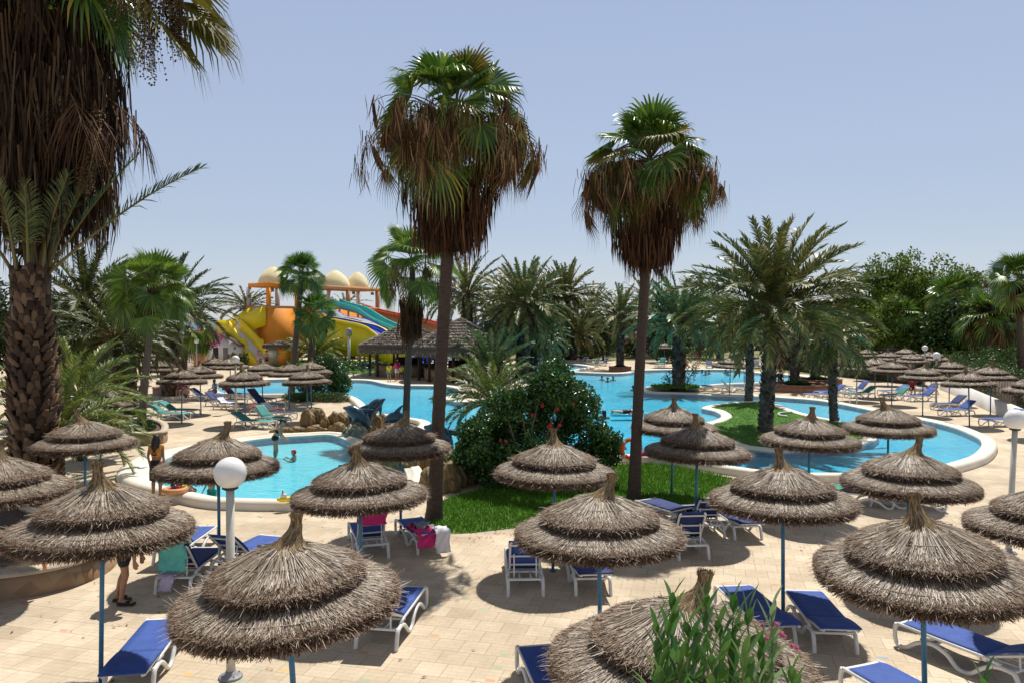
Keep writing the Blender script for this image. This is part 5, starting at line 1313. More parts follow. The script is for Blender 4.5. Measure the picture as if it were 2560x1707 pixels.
# shrubs by the stairs and the slide
for px, py, w, h, lb, lf in ((596, 918, 1.4, 1.5, 'leafy green shrub between the white hut and the yellow stairs', 'hedge_leaf'), (845, 930, 5, 1.2, 'low dark shrubs on the lawn under the yellow slide', 'hib_leaf'), (905, 925, 4, 1.0, 'low shrub behind the bar stools', 'hedge_leaf')):
    b = Vector(gb(px, py)); bush('shrub', lb, b, [(x, rng.normal(0, .3), h * .5, w * .28, w * .25, h * .5) for x in np.linspace(-w * .45, w * .45, 4)], 240, 0.26, lf, 'shrub')
# far wood on the horizon
mb = MB(); rg = np.random.default_rng(95)
for i in range(330):
    Y = rg.uniform(108, 165); px = rg.uniform(1290, 2600); p = A(px, 800, Y); h = rg.uniform(4.5, 8.5) * (0.8 + 0.25 * math.sin(px * 0.02))
    leafmass(mb, (p.x, Y, h * .5), (rg.uniform(2, 4), 2.5, h * .55), 110, 0.95, 0, rg, 0.45, 0.6)
for i in range(60):
    Y = rg.uniform(118, 160); px = rg.uniform(560, 1290); p = A(px, 800, Y); h = rg.uniform(2.5, 4.6)
    leafmass(mb, (p.x, Y, h * .5), (rg.uniform(2, 4), 2.5, h * .55), 110, 0.9, 0, rg, 0.45, 0.6)
w_ = mb.build('far_wood', M['far_leaf']); tag(w_, 'pale grey-green far trees along the horizon', 'trees', kind='stuff')
# far big trees behind the left palms (dark mass)
for i, (px, Y, H, sp, lb) in enumerate([(60, 62, 9.0, 5.0, 'dark leafy tree far behind the foreground trunk at left'), (260, 66, 6.5, 4.5, 'dark leafy tree behind the orange slide house')]):
    big_tree(tb(px, Y), H, sp, lb, 96 + i, 'conifer_leaf', 50, 0, 1.6, 200, 0.4, 0.25)['group'] = 'dark trees at left'
# oleander in front
rg = np.random.default_rng(99)
ob = Vector((0.95, 3.75, 2.2)); o = thing('oleander', 'foreground oleander shoots with long green leaves and small pink flowers at the bottom', 'plant', (0.95, 3.75, 0), 0)
mb = MB(); pale = MB(); st = MB(); fl = MB()
def oleaf(m_, p, d, L_, w):
    d = nrm(np.asarray(d)); s_ = nrm(np.cross(d, [0.1, 0.2, 1])); u_ = np.cross(s_, d); V = []
    for t, ww in ((0, .15), (.25, .85), (.55, 1), (.8, .6), (1, 0.02)):
        c = np.asarray(p) + d * L_ * t - np.array([0, 0, 1]) * L_ * .10 * t * t
        V += [c - s_ * w * ww + u_ * w * .35 * ww, c, c + s_ * w * ww + u_ * w * .35 * ww]
    fs = []
    for i in range(4): fs += [(i * 3, i * 3 + 1, i * 3 + 4, i * 3 + 3), (i * 3 + 1, i * 3 + 2, i * 3 + 5, i * 3 + 4)]
    m_.add(V, fs)
SH = [(1680, 1495, 3.9, 0), (1720, 1560, 3.7, 0), (1640, 1560, 3.8, 0), (1765, 1490, 4.1, 0), (1835, 1500, 3.9, 0), (1870, 1530, 3.6, 0), (1800, 1560, 3.6, 0), (1905, 1600, 3.9, 0), (1930, 1520, 4.1, 1), (1925, 1610, 4.2, 1), (1700, 1640, 3.5, 0), (1780, 1640, 3.4, 0), (1860, 1650, 3.4, 0), (1980, 1680, 3.6, 0), (1650, 1680, 3.5, 0), (1740, 1590, 3.9, 0), (1890, 1690, 3.7, 1), (1830, 1600, 3.9, 0), (2460, 1700, 3.9, 0), (1670, 1560, 3.6, 0)]
for x, y, Y, pl in SH:
    tip = A(x, y, Y); root = Vector((tip.x * 0.96 + rg.normal(0, .03), tip.y + rg.normal(0, .05), 1.5)); m_ = pale if pl else mb
    cu = catmull([root, root.lerp(tip, .5) + Vector((rg.normal(0, .03), 0, 0)), tip], 6)
    st.tube([tuple(p - Vector((0.95, 3.75, 0))) for p in cu], [0.008 - 0.0004 * i for i in range(len(cu))], 5, caps=False)
    for k in range(25):
        u = 1 - 0.5 * (k / 25) ** 1.1; q = root.lerp(tip, u) - Vector((0.95, 3.75, 0)); a = k * 2.2 + rg.normal(0, .2); el = 1.25 - 0.95 * (k / 25) + rg.normal(0, .12)
        oleaf(m_, q, (math.cos(a) * math.cos(el), math.sin(a) * math.cos(el), math.sin(el)), rg.uniform(.15, .225) * (0.75 if k < 3 else 1), rg.uniform(.017, .024))
mb.build('leaves', M['olean_leaf'], o); pale.build('young_leaves', M['olean_pale'], o); st.build('stems', M['stem_green'], o)
for x, y in ((1905, 1560), (1925, 1570), (1952, 1582), (1915, 1595), (1978, 1612), (1990, 1618), (1940, 1560), (1958, 1590)):
    p = A(x, y, 4.15) - Vector((0.95, 3.75, 0)); flower(p, 0.02, o, 'pink_flower')
# ================================================================ BUILDINGS, SLIDES, ROCKS
M['orange'] = mat('orange', (0.90, 0.31, 0.02), 0.65, var=0.14, scale=0.5, bump=0.15, bscale=6)
M['orange_pale'] = mat('orange_pale', (0.62, 0.30, 0.13), 0.7, var=0.12, scale=0.6)
M['yellow'] = mat('yellow', (0.93, 0.70, 0.015), 0.45, var=0.10, scale=0.6)
M['cream'] = mat('cream', (0.85, 0.71, 0.40), 0.8, var=0.12, scale=0.8)
M['grey_post'] = mat('grey_post', (0.62, 0.60, 0.60), 0.7, var=0.1)
M['stair'] = mat('stair', (0.74, 0.71, 0.62), 0.8, var=0.1)
M['slide_teal'] = mat('slide_teal', (0.05, 0.42, 0.39), 0.3, var=0.1, scale=0.8)
M['slide_blue'] = mat('slide_blue', (0.015, 0.06, 0.45), 0.3, var=0.1, scale=0.8)
M['slide_white'] = mat('slide_white', (0.78, 0.80, 0.83), 0.3, var=0.06, scale=0.8)
M['slide_red'] = mat('slide_red', (0.55, 0.10, 0.04), 0.4, var=0.1, scale=0.8)
M['brick'] = mat('brick', (0.30, 0.14, 0.085), 0.85, col2=(0.42, 0.22, 0.13), scale=5, bump=0.5, bscale=14)
def flag_mat():
    m = mat('stone_tan', (0.24, 0.14, 0.07), 0.85, var=0.2, scale=9, bump=0.5, bscale=12); t = m.node_tree; N = t.nodes; L = t.links; b = N['Principled BSDF']
    tc = N.new('ShaderNodeTexCoord'); v = N.new('ShaderNodeTexVoronoi'); v.inputs['Scale'].default_value = 3.2; L.new(tc.outputs['Object'], v.inputs['Vector'])
    d = N.new('ShaderNodeTexVoronoi'); d.feature = 'DISTANCE_TO_EDGE'; d.inputs['Scale'].default_value = 3.2; L.new(tc.outputs['Object'], d.inputs['Vector'])
    r = N.new('ShaderNodeValToRGB'); e = r.color_ramp.elements; e[0].color = (0.25, 0.155, 0.085, 1); e[1].color = (0.40, 0.29, 0.18, 1); q = e.new(.5); q.color = (0.33, 0.205, 0.115, 1)
    sx = N.new('ShaderNodeSeparateColor'); L.new(v.outputs['Color'], sx.inputs[0]); L.new(sx.outputs[0], r.inputs[0])
    g = N.new('ShaderNodeMapRange'); g.inputs[1].default_value = .02; g.inputs[2].default_value = .05; L.new(d.outputs['Distance'], g.inputs[0])
    old = b.inputs['Base Color'].links[0].from_socket; mm = N.new('ShaderNodeMix'); mm.data_type = 'RGBA'; mm.blend_type = 'MULTIPLY'; mm.inputs[0].default_value = .0
    mx = N.new('ShaderNodeMix'); mx.data_type = 'RGBA'; L.new(g.outputs[0], mx.inputs[0]); mx.inputs[6].default_value = (0.30, 0.215, 0.14, 1); L.new(r.outputs[0], mx.inputs[7]); L.new(mx.outputs[2], b.inputs['Base Color'])
    return m
M['stone_tan'] = flag_mat()
M['cap_stone'] = mat('cap_stone', (0.52, 0.42, 0.30), 0.8, var=0.18, scale=4, bump=0.4)
M['rock'] = mat('rock', (0.29, 0.19, 0.066), 0.65, col2=(0.085, 0.052, 0.018), scale=4.5, bump=1.0, bscale=6, stretch=(1.8, 1.8, 0.5))
M['rock_moss'] = mat('rock_moss', (0.10, 0.14, 0.11), 0.4, col2=(0.22, 0.19, 0.10), scale=3, bump=0.9, bscale=6)
M['dark_wood'] = mat('dark_wood', (0.05, 0.035, 0.025), 0.8, var=0.3, scale=6)
M['door_dark'] = mat('door_dark', (0.03, 0.035, 0.035), 0.6, var=0.2)
M['door_grey'] = mat('door_grey', (0.22, 0.22, 0.21), 0.6, var=0.1)
M['roof_tile'] = mat('roof_tile', (0.14, 0.10, 0.075), 0.9, var=0.35, scale=4, bump=0.7, bscale=10)
M['glass_dark'] = mat('glass_dark', (0.03, 0.04, 0.05), 0.1, spec=0.8)
M['dolphin'] = mat('dolphin', (0.018, 0.055, 0.095), 0.25, var=0.35, scale=2.2, coat=0.3)
M['dolphin_belly'] = mat('dolphin_belly', (0.16, 0.25, 0.30), 0.35, var=0.2, scale=3)
M['ring_orange'] = mat('ring_orange', (0.85, 0.13, 0.01), 0.4, var=0.06)
M['thatch'] = mat('thatch', None, 0.8, island=[(0, (0.10, 0.08, 0.065)), (0.5, (0.30, 0.25, 0.205)), (1, (0.52, 0.45, 0.38))], spec=0.35, trans=0.15)

def box_part(name, m, parent, boxes):
    mb = MB()
    for b in boxes: mb.box(*b)
    return mb.build(name, m, parent)
# ---- slide tower (local u along the front, v to the back)
OT = Vector((-27.9, 88, 0)); uu = Vector((0.566, 0.824, 0)); vv = Vector((-0.824, 0.566, 0)); RZT = math.atan2(uu.y, uu.x)
tw = thing('slide_tower', 'orange water slide tower with cream beehive domes and yellow stairs', 'slide tower', OT, RZT)
FL, BT = 6.6, 9.1
mb = MB(); mb.box((2.2, 2, FL / 2), (4.4, 4.0, FL)); mb.build('tower_wall', M['orange'], tw)
mb = MB(); mb.box((11.2, 2.2, FL / 2 + .2), (13.6, 3.2, FL - .5)); mb.build('rear_wall', M['orange'], tw)
mb = MB(); mb.box((9, 2, FL - 0.12), (18.06, 4.06, 0.3)); mb.build('platform', M['orange_pale'], tw)
for u in (0.2, 4.3, 12.5, 17.8):
    for v in (0.2, 3.8):
        mb = MB(); mb.box((u, v, (FL + BT) / 2 - .2), (0.40, 0.40, BT - FL - .1)); mb.build('post', M['orange'] if (v < 1 and u < 5) else (M['orange_pale'] if v < 1 else M['grey_post']), tw)
mb = MB(); mb.box((2.3, 0.2, BT - .05), (4.6, 0.46, 0.5)); mb.box((2.3 - 2.1, 2, BT - .06), (0.46, 3.2, 0.48)); mb.build('front_beam', M['orange'], tw)
mb = MB(); mb.box((11.35, 0.2, BT - .06), (13.4, 0.45, 0.46)); mb.box((9.2, 3.8, BT - .07), (17.6, 0.45, 0.44)); mb.box((17.8, 2.0, BT - .075), (0.44, 3.1, 0.43)); mb.build('long_beam', M['orange_pale'], tw)
for u, r, h in ((2.3, 1.75, 2.0), (12.0, 1.9, 2.1), (15.9, 1.6, 2.1)):
    prof = []
    for k in range(15):
        t = k / 14; prof.append((max(.02, r * (1 - t ** 1.75) ** 0.72 if t < 1 else .02), BT + 0.2 + h * t)); prof.append((max(.02, r * (1 - t ** 1.75) ** 0.72 - .05), BT + 0.24 + h * t))
    mb = MB(); mb.lathe(prof, 28, (u, 2.0, 0)); mb.build('dome', M['cream'], tw)
for u in (1.0, 5.5, 13.8, 17.2):
    mb = MB(); mb.box((u, 0.55, BT - .62), (.3, .3, .35)); mb.tube([(u, .55, BT - .45), (u, .45, BT - .25)], .04, 6); mb.build('speaker', M['door_grey'], tw)
# ---- yellow stairs (two flights with parapets)
def W3(px, py, Y): return A(px, py, Y)
def ribbon(mb, top, h, th, mi=0):
    """parapet: polyline of top points, wall hangs h (or list) below, th thick"""
    P = [Vector(p) for p in top]; hs = h if hasattr(h, '__len__') else [h] * len(P); vs = []
    for i, p in enumerate(P):
        t = P[min(i + 1, len(P) - 1)] - P[max(i - 1, 0)]; n = Vector((-t.y, t.x, 0)); n = n.normalized() * th / 2 if n.length > 1e-4 else Vector((th / 2, 0, 0))
        vs += [tuple(p - n), tuple(p + n), tuple(p + n - Vector((0, 0, hs[i]))), tuple(p - n - Vector((0, 0, hs[i])))]
    fs = []
    for i in range(len(P) - 1):
        for k in range(4): fs.append((i * 4 + k, i * 4 + (k + 1) % 4, (i + 1) * 4 + (k + 1) % 4, (i + 1) * 4 + k))
    fs += [(3, 2, 1, 0), tuple(len(vs) - 4 + k for k in range(4))]
    mb.add(vs, fs, mi)
st = thing('yellow_staircase', 'bright yellow staircase with solid parapets climbing to the slide tower', 'staircase', G(650, 915))
bo = Vector(st.location)
L1 = [W3(541, 801, 87.7), W3(571, 800, 87.0), W3(602, 846, 86.4), W3(614, 847, 86.3), W3(617, 876, 85.95), W3(625, 878, 85.85), W3(640, 900, 85.5), W3(640, 911, 85.4)]
R1 = [W3(602, 795, 87.7), W3(648, 846, 86.7), W3(656, 848, 86.55), W3(661, 872, 86.15), W3(675, 876, 86.0), W3(684, 905, 85.7), W3(684, 912, 85.6)]
U1 = [W3(541, 801, 87.75), W3(571, 800, 89.2), W3(602, 783, 89.4), W3(634, 765, 89.6)]
U2 = [W3(602, 795, 87.72), W3(634, 777, 87.76), W3(664, 763, 87.8)]
for pl, hs in ((L1, [1.5, 2.0, 1.9, 1.9, 1.8, 1.5, .9, .55]), (R1, [1.7, 1.7, 1.6, 1.5, 1.4, .9, .5]), (U1, [1.5] * 4), (U2, [1.7, 2.2, 2.3])):
    mb = MB(); ribbon(mb, [p - bo for p in pl], hs, 0.24); mb.build('parapet', M['yellow'], st)
def flight(p0, p1, q0, q1, z0, z1, n, nm):
    mb = MB()
    for i in range(n):
        t = (i + .5) / n; p, q = p0.lerp(p1, t), q0.lerp(q1, t); c = (p + q) / 2; dz = (z1 - z0) / n; z = z0 + (z1 - z0) * (i + 1) / n
        run = ((p1 - p0).length + (q1 - q0).length) / 2 / n
        mb.box((c.x, c.y, z - .2), ((q - p).xy.length + .1, run * 1.02 + .02, .4), math.atan2((q - p).y, (q - p).x)); 
    mb.build(nm, M['stair'], st)
fl = lambda px, Y: Vector((A(px, 800, Y).x, Y, 0)) - bo
flight(fl(641, 85.5), fl(574, 87.1), fl(683, 85.7), fl(601, 87.7), 0, 3.85, 20, 'stair_steps')
mb = MB(); q = [fl(543, 87.8), fl(574, 87.15), fl(601, 87.75), fl(573, 89.1)]; mb.add([(v.x, v.y, 3.85) for v in q] + [(v.x, v.y, 3.6) for v in q], [(0, 1, 2, 3), (7, 6, 5, 4), (0, 4, 5, 1), (1, 5, 6, 2), (2, 6, 7, 3), (3, 7, 4, 0)]); mb.build('landing', M['stair'], st)
flight(fl(602, 87.9), fl(655, 87.95), fl(575, 89.0), fl(640, 89.3), 3.85, 6.4, 14, 'upper_steps')
# ---- slides
def chute(name, label, pts, w, wall, m_in, m_out, flank=None, m_fl=None, side_h=None):
    """U-shaped slide swept along world points"""
    P = catmull(pts, 5); c = P[0].copy(); c.z = 0
    o = thing(name, label, 'water slide', c, 0, 'water slides on the tower'); n = len(P)
    inn = MB(); ou = MB(); prof_i = [(-w / 2, wall), (-w / 2 * .92, wall * .35), (-w / 2 * .6, 0.02), (w / 2 * .6, 0.02), (w / 2 * .92, wall * .35), (w / 2, wall)]
    prof_o = [(-w / 2, wall), (-w / 2 - .12, wall + .03), (-w / 2 - .16, wall * .3), (-w / 2 * .7, -.16), (w / 2 * .7, -.16), (w / 2 + .16, wall * .3), (w / 2 + .12, wall + .03), (w / 2, wall)]
    for mbx, pr in ((inn, prof_i), (ou, prof_o)):
        vs = []
        for i, p in enumerate(P):
            t = P[min(i + 1, n - 1)] - P[max(i - 1, 0)]; nn = Vector((-t.y, t.x, 0)).normalized()
            for a, z in pr: vs.append(tuple(p - c + nn * a + Vector((0, 0, z))))
        k = len(pr); mbx.add(vs, [(i * k + j, i * k + j + 1, (i + 1) * k + j + 1, (i + 1) * k + j) for i in range(n - 1) for j in range(k - 1)])
    inn.build('chute', M[m_in], o, True); ou.build('outer_shell', M[m_out], o, True)
    if flank:
        mb = MB(); ribbon(mb, [p - c - Vector((0, 0, .1)) + Vector((0, -w * .5, 0)) for p in P], [flank(i / (n - 1), p) for i, p in enumerate(P)], 0.25); mb.build('flank_wall', M[m_fl or m_out], o)
    mb = MB()
    for i in range(3, n - 1, 5):
        p = P[i] - c
        mb.tube([(p.x, p.y, -.1), (p.x, p.y, p.z - .1)], .12, 8)
    mb.build('support_post', M['grey_post'], o)
    return o
chute('water_slide', 'turquoise water slide curving down from the tower', [W3(838, 762, 97), W3(858, 770, 96), W3(880, 776, 95), W3(905, 784, 93.5), W3(930, 800, 91.5), W3(955, 815, 89), W3(1010, 838, 86), W3(1060, 858, 84), W3(1115, 882, 81), W3(1160, 895, 79), W3(1205, 908, 77)], 1.3, 0.75, 'slide_teal', 'slide_teal')
chute('water_slide', 'blue and white water slide below the turquoise one', [W3(815, 778, 95), W3(835, 790, 93.5), W3(855, 802, 92), W3(885, 806, 90), W3(910, 812, 88.5), W3(940, 826, 87), W3(1000, 855, 84), W3(1050, 880, 81), W3(1090, 896, 79), W3(1125, 908, 77.5)], 1.15, 0.5, 'slide_white', 'slide_blue')
chute('water_slide', 'broad yellow water slide with a high yellow flank wall', [W3(800, 800, 90), W3(840, 806, 88.5), W3(880, 814, 87), W3(930, 826, 85.5), W3(965, 850, 83.5), W3(1000, 872, 81.5), W3(1030, 892, 79.5), W3(1062, 908, 78)], 1.7, 0.5, 'slide_blue', 'yellow', lambda t, p: max(.3, min(p.z - .15, 4.2 * (1 - t * 0.75))), 'yellow')
chute('water_slide', 'long red water slide running right from the tower', [W3(895, 768, 104), W3(925, 776, 102.5), W3(960, 785, 101), W3(1020, 798, 98), W3(1087, 814, 95), W3(1130, 830, 93)], 1.4, 0.4, 'slide_red', 'slide_red', lambda t, p: max(.3, (p.z - .3) * .55), 'orange_pale')
# ---- thatched pavilions (bar)
def thatch_roof(name, parent, cx, cy, R0, z0, z1, courses=9, sides=48, ridge=0.0, dens=1.0, sq=None):
    """stepped thatch cone made of shaggy courses"""
    mb = MB(); rg = np.random.default_rng(int(abs(cx) * 10 + R0 * 7))
    def rad(ph):
        if not sq: return np.ones_like(ph)
        return 1 / np.maximum(np.abs(np.cos(ph)), np.abs(np.sin(ph))) * sq + (1 - sq)
    phs = np.linspace(0, 2 * math.pi, sides, endpoint=False); k = rad(phs)
    for c in range(courses):
        t0, t1 = c / courses, (c + 1.0) / courses
        ra, rb = R0 * (1 - t0) + .05, R0 * (1 - t1) + 0.02; za, zb = z0 + (z1 - z0) * t0, z0 + (z1 - z0) * t1 + .04
        drop = (0.62 if R0 > 3 else 0.28) if c == 0 else 0.15
        vs = []
        for r_, z_ in ((ra - .15, za - drop), (ra + .04, za - drop), (ra + .08, za + .05), (rb, zb)):
            vs += [(cx + math.cos(p) * r_ * kk, cy + math.sin(p) * r_ * kk, z_ + random.gauss(0, .025)) for p, kk in zip(phs, k)]
        mb.add(vs, [(j * sides + i, j * sides + (i + 1) % sides, (j + 1) * sides + (i + 1) % sides, (j + 1) * sides + i) for j in range(3) for i in range(sides)], 1)
        n = int(170 * ra * dens); ph = rg.uniform(0, 6.283, n); kk = rad(ph); ta = rg.uniform(0, .5, n); tb_ = ta + .5
        r0_, r1_ = (rb + (ra - rb) * ta) * kk, (rb + (ra - rb) * np.minimum(tb_, 1.05) + .06) * kk; zz0, zz1 = zb + (za - zb) * ta + .05, zb + (za - zb) * tb_ + .10
        mb.quads(blades(n, ph, (r0_, zz0), (r1_, zz1), np.full(n, .022), np.full(n, .014), rg.normal(0, .02, n)) + np.array([cx, cy, 0]), 0)
        n = int((420 if c == 0 else 120) * ra * dens); ph = rg.uniform(0, 6.283, n); kk = rad(ph)
        mb.quads(blades(n, ph, ((ra - .04) * kk, np.full(n, za + .06)), ((ra + rg.uniform(.0, .14, n)) * kk, za - drop * rg.uniform(.5, 1.25, n)), np.full(n, .02), np.full(n, .012), rg.normal(0, .012, n)) + np.array([cx, cy, 0]), 0)
    return mb.build(name, [M['thatch'], M['straw_base']], parent)
def pavilion(c, Rr, z0, z1, label, sq=0.5, a0=0, a1=6.283, npost=10, counter=True):
    o = thing('thatched_bar', label, 'bar pavilion', (c[0], c[1], 0), 0, 'thatched bar pavilions by the left basin')
    thatch_roof('thatch_roof', o, 0, 0, Rr, z0, z1, 10, 56, sq=sq)
    for k in range(npost):
        a = a0 + (a1 - a0) * k / npost + .2; r = Rr * 0.80
        mb = MB(); mb.tube([(math.cos(a) * r, math.sin(a) * r, -.02), (math.cos(a) * r, math.sin(a) * r, z0 + .3)], [.12, .1], 8); mb.build('post', M['dark_wood'], o)
    mb = MB(); mb.tube([(0, 0, 0), (0, 0, z1 - .2)], .16, 8); mb.build('centre_post', M['dark_wood'], o)
    mb = MB()
    for k in range(12):
        a = k * .5236; mb.tube([(0, 0, z1 - .3), (math.cos(a) * Rr * .9, math.sin(a) * Rr * .9, z0 - .05)], .05, 5)
    mb.build('rafters', M['dark_wood'], o)
    if counter:
        r = Rr * .70; mb = MB(); cap = MB(); n = 40; A0, A1 = -2.95, 0.15
        def ring(mbx, ri, ro, za, zb):
            vs = []; m = n + 1
            for i in range(m):
                a = A0 + (A1 - A0) * i / n
                for q, z in ((ro, za), (ro, zb), (ri, zb), (ri, za)): vs.append((math.cos(a) * q, math.sin(a) * q, z))
            mbx.add(vs, [(i * 4 + k, (i + 1) * 4 + k, (i + 1) * 4 + (k + 1) % 4, i * 4 + (k + 1) % 4) for i in range(n) for k in range(4)] + [(3, 2, 1, 0), (n * 4, n * 4 + 1, n * 4 + 2, n * 4 + 3)])
        ring(mb, r - .25, r, -.02, 1.05); ring(cap, r - .32, r + .18, 1.053, 1.13)
        mb.build('stone_counter', M['stone_tan'], o); cap.build('counter_top', M['dark_wood'], o)
        mb = MB()
        for k in range(7):
            a = -2.6 + k * .42
            mb.box((math.cos(a) * r * .45, math.sin(a) * r * .45, .55), (.7, .5, 1.1), a)
        mb.box((0, .6, .8), (2.2, .9, 1.6)); mb.build('back_bar', M['dark_wood'], o)
    return o
pavilion((-4.3, 64.6), 4.4, 2.75, 5.1, 'larger thatched bar with a round stone counter, right of the medium fan palm', .3)
pavilion((-9.6, 70.2), 4.2, 2.75, 4.75, 'smaller thatched bar with stone counter, left of the medium fan palm', .45)
def bar_stool(x, y, label):
    o = thing('bar_stool', label, 'bar stool', (x, y, 0), random.uniform(0, 6), 'bar stools at the thatched bar'); mb = MB()
    for k in range(4):
        a = k * 1.571; mb.tube([(math.cos(a) * .2, math.sin(a) * .2, 0), (math.cos(a) * .13, math.sin(a) * .13, .75)], .018, 6)
    mb.tube([(.17 * math.cos(t), .17 * math.sin(t), .3) for t in np.linspace(0, 6.283, 13)], .012, 5, caps=False); mb.build('legs', M['grey_metal'], o)
    mb = MB(); mb.lathe([(.02, .74), (.17, .74), (.19, .77), (.17, .80), (.02, .81)], 16); mb.build('seat', M['cloth_navy'], o)
    mb = MB(); mb.box((0, .16, 1.0), (.34, .03, .22)); mb.tube([(-.12, .15, .78), (-.12, .17, 1.0)], .014, 5); mb.tube([(.12, .15, .78), (.12, .17, 1.0)], .014, 5); mb.build('backrest', M['cloth_navy'], o)
for px, py, lb in ((908, 940, 'bar stool at the left end of the smaller bar'), (922, 942, 'second bar stool from the left at the smaller bar'), (1172, 958, 'bar stool under the person left of the young bluish palm'), (1200, 960, 'bar stool under the person nearest the young bluish palm')):
    p = G(px, py); bar_stool(p.x, p.y, lb)
# ---- white hut with two doors
hb_ = G(550, 913); ht = thing('white_hut', 'small white gabled hut with two doors left of the yellow stairs', 'hut', (hb_.x, hb_.y, 0), 0.05)
mb = MB(); x0, x1 = -2.2, 2.1
prof = [(x0, -.02), (x1, -.02), (x1, 2.2), (0.0, 3.35), (x0, 2.7)]
mb.add([(x, 0, z) for x, z in prof] + [(x, 4, z) for x, z in prof], [(0, 1, 2, 3, 4), (9, 8, 7, 6, 5)] + [(i, 5 + i, 5 + (i + 1) % 5, (i + 1) % 5) for i in range(5)]); mb.build('wall', M['white_wall'], ht)
mb = MB()
for (xa, za), (xb, zb) in (((0.0, 3.38), (x1 + .25, 2.08)), ((x0 - .2, 2.62), (0.0, 3.38))):
    mb.add([(xa, -.3, za), (xb, -.3, zb), (xb, 4.2, zb), (xa, 4.2, za), (xa, -.3, za + .18), (xb, -.3, zb + .18), (xb, 4.2, zb + .18), (xa, 4.2, za + .18)], [(0, 3, 2, 1), (4, 5, 6, 7), (0, 1, 5, 4), (2, 3, 7, 6), (1, 2, 6, 5), (3, 0, 4, 7)])
mb.build('roof', M['roof_tile'], ht)
for x, m in ((-0.45, 'door_dark'), (0.62, 'door_grey')):
    mb = MB(); mb.box((x, -.03, .98), (.55 if x < 0 else .5, .06, 1.95)); d = mb.build('door', M[m], ht)
    mb = MB(); mb.box((x + .18, -.075, 1.0), (.04, .03, .12)); mb.build('handle', M['steel'], d)
mb = MB(); mb.box((1.65, -.03, 1.9), (.14, .05, .2)); mb.build('wall_lamp', M['black_metal'], ht)
# ---- small orange kiosk with thatch under the tower
kb = G(688, 915); k_ = thing('orange_kiosk', 'small orange kiosk with a low thatched roof right of the yellow stairs', 'kiosk', (kb.x, kb.y, 0), 0.0)
mb = MB(); mb.box((0.85, 1.2, 1.1), (1.0, 2.4, 2.24)); mb.build('wall', M['orange'], k_)
mb = MB(); mb.box((-.35, 1.25, 1.1), (1.4, 2.3, 2.22)); mb.build('side_wall', M['cap_stone'], k_)
thatch_roof('thatch_roof', k_, 0.1, 1.2, 1.5, 2.25, 2.65, 3, 32, sq=.6)
mb = MB(); mb.box((-.35, .08, 1.3), (.8, .04, .8)); mb.build('hatch', M['stair'], k_)
# ---- orange hexagonal play house behind left palms
p = G(287, 930); ph_ = thing('play_house', 'orange faceted slide house half hidden behind the left palms', 'play house', (p.x, p.y, 0), .3)
mb = MB(); mb.lathe([(1.75, -.02), (1.75, 2.9), (1.2, 3.9), (.05, 4.5)], 6); mb.build('wall', M['orange'], ph_)
mb = MB()
for k in range(6):
    a = k * 1.0472; q = lambda r, z: (math.cos(a) * r, math.sin(a) * r, z); mb.tube([q(1.79, 2.9), q(1.24, 3.92), q(.1, 4.52)], .06, 5)
mb.build('ridge_trim', M['cream'], ph_)
mb = MB(); mb.box((0.0, -1.52, 1.1), (1.1, .06, 2.2)); mb.build('opening', M['door_dark'], ph_)
# ---- picket gate and low orange wall
p = G(472, 925); g_ = thing('picket_gate', 'white picket gate between the palms and the white hut', 'gate', (p.x, p.y, 0), 0)
mb = MB()
for i in range(9): mb.box((-.5 + i * .125, 0, .85), (.055, .03, 1.6))
mb.build('pickets', M['white_wall'], g_)
mb = MB()
for z in (.25, 1.5): mb.box((0, .031, z), (1.1, .03, .09))
mb.build('rails', M['white_wall'], g_)
for s_ in (-.62, .62): mb = MB(); mb.box((s_, 0, .9), (.12, .12, 1.85)); mb.build('gate_post', M['white_wall'], g_)
p = G(500, 925); w_ = MB(); w_.box((0, 0, .8), (1.2, .25, 1.62)); w_.box((0, 0, 1.65), (1.3, .33, .08)); tag(w_.build('orange_wall', M['orange_pale'], None, False, (p.x, p.y, 0)), 'short orange wall right of the white picket gate', 'wall')
# ---- far thatched house, white pool house, red sign
p = G(1492, 872); h_ = thing('thatched_house', 'broad thatched house roof beyond the pool, left of the brick planter palm', 'house', (p.x, p.y, 0), 0)
mb = MB(); mb.box((0, 0, 1.4), (9, 5, 2.84)); mb.build('wall', M['white_wall'], h_)
thatch_roof('thatch_roof', h_, 0, 0, 5.4, 2.7, 5.3, 7, 40, sq=.7, dens=.5)
for x in (-2.5, 0, 2.5): mb = MB(); mb.box((x, -2.53, 1.5), (.9, .05, 1.1)); mb.build('window', M['glass_dark'], h_)
p = G(1618, 896); h_ = thing('pool_house', 'small white pool house with a framed window and thatched roof beyond the pool', 'house', (p.x, p.y + 1.5, 0), 0)
mb = MB(); mb.box((0.2, 0, 1.25), (2.6, 3, 2.54)); mb.build('wall', M['white_wall'], h_)
thatch_roof('thatch_roof', h_, -.2, 0, 2.5, 2.55, 3.9, 5, 32, sq=.7, dens=.6)
f_ = MB()
for b_ in (((0.25, -1.53, 1.95), (1.3, .06, .07)), ((0.25, -1.53, 1.2), (1.3, .06, .07)), ((-.37, -1.53, 1.575), (.07, .06, .68)), ((.87, -1.53, 1.575), (.07, .06, .68))): f_.box(*b_)
fr = f_.build('window', M['door_dark'], h_); mb = MB(); mb.box((.05, -1.512, 1.575), (.75, .02, .66)); mb.build('pane', M['slide_white'], fr)
p = G(1561, 892); s_ = thing('red_sign', 'red and white notice board beside the brick planter palm beyond the pool', 'sign', (p.x, p.y, 0), 0)
mb = MB(); mb.box((0, 0, 1.45), (.75, .05, 1.0)); mb.build('board', M['slide_red'], s_)
mb = MB(); mb.box((0, -.031, 1.12), (.6, .008, .28)); mb.build('white_panel', M['white_wall'], s_)
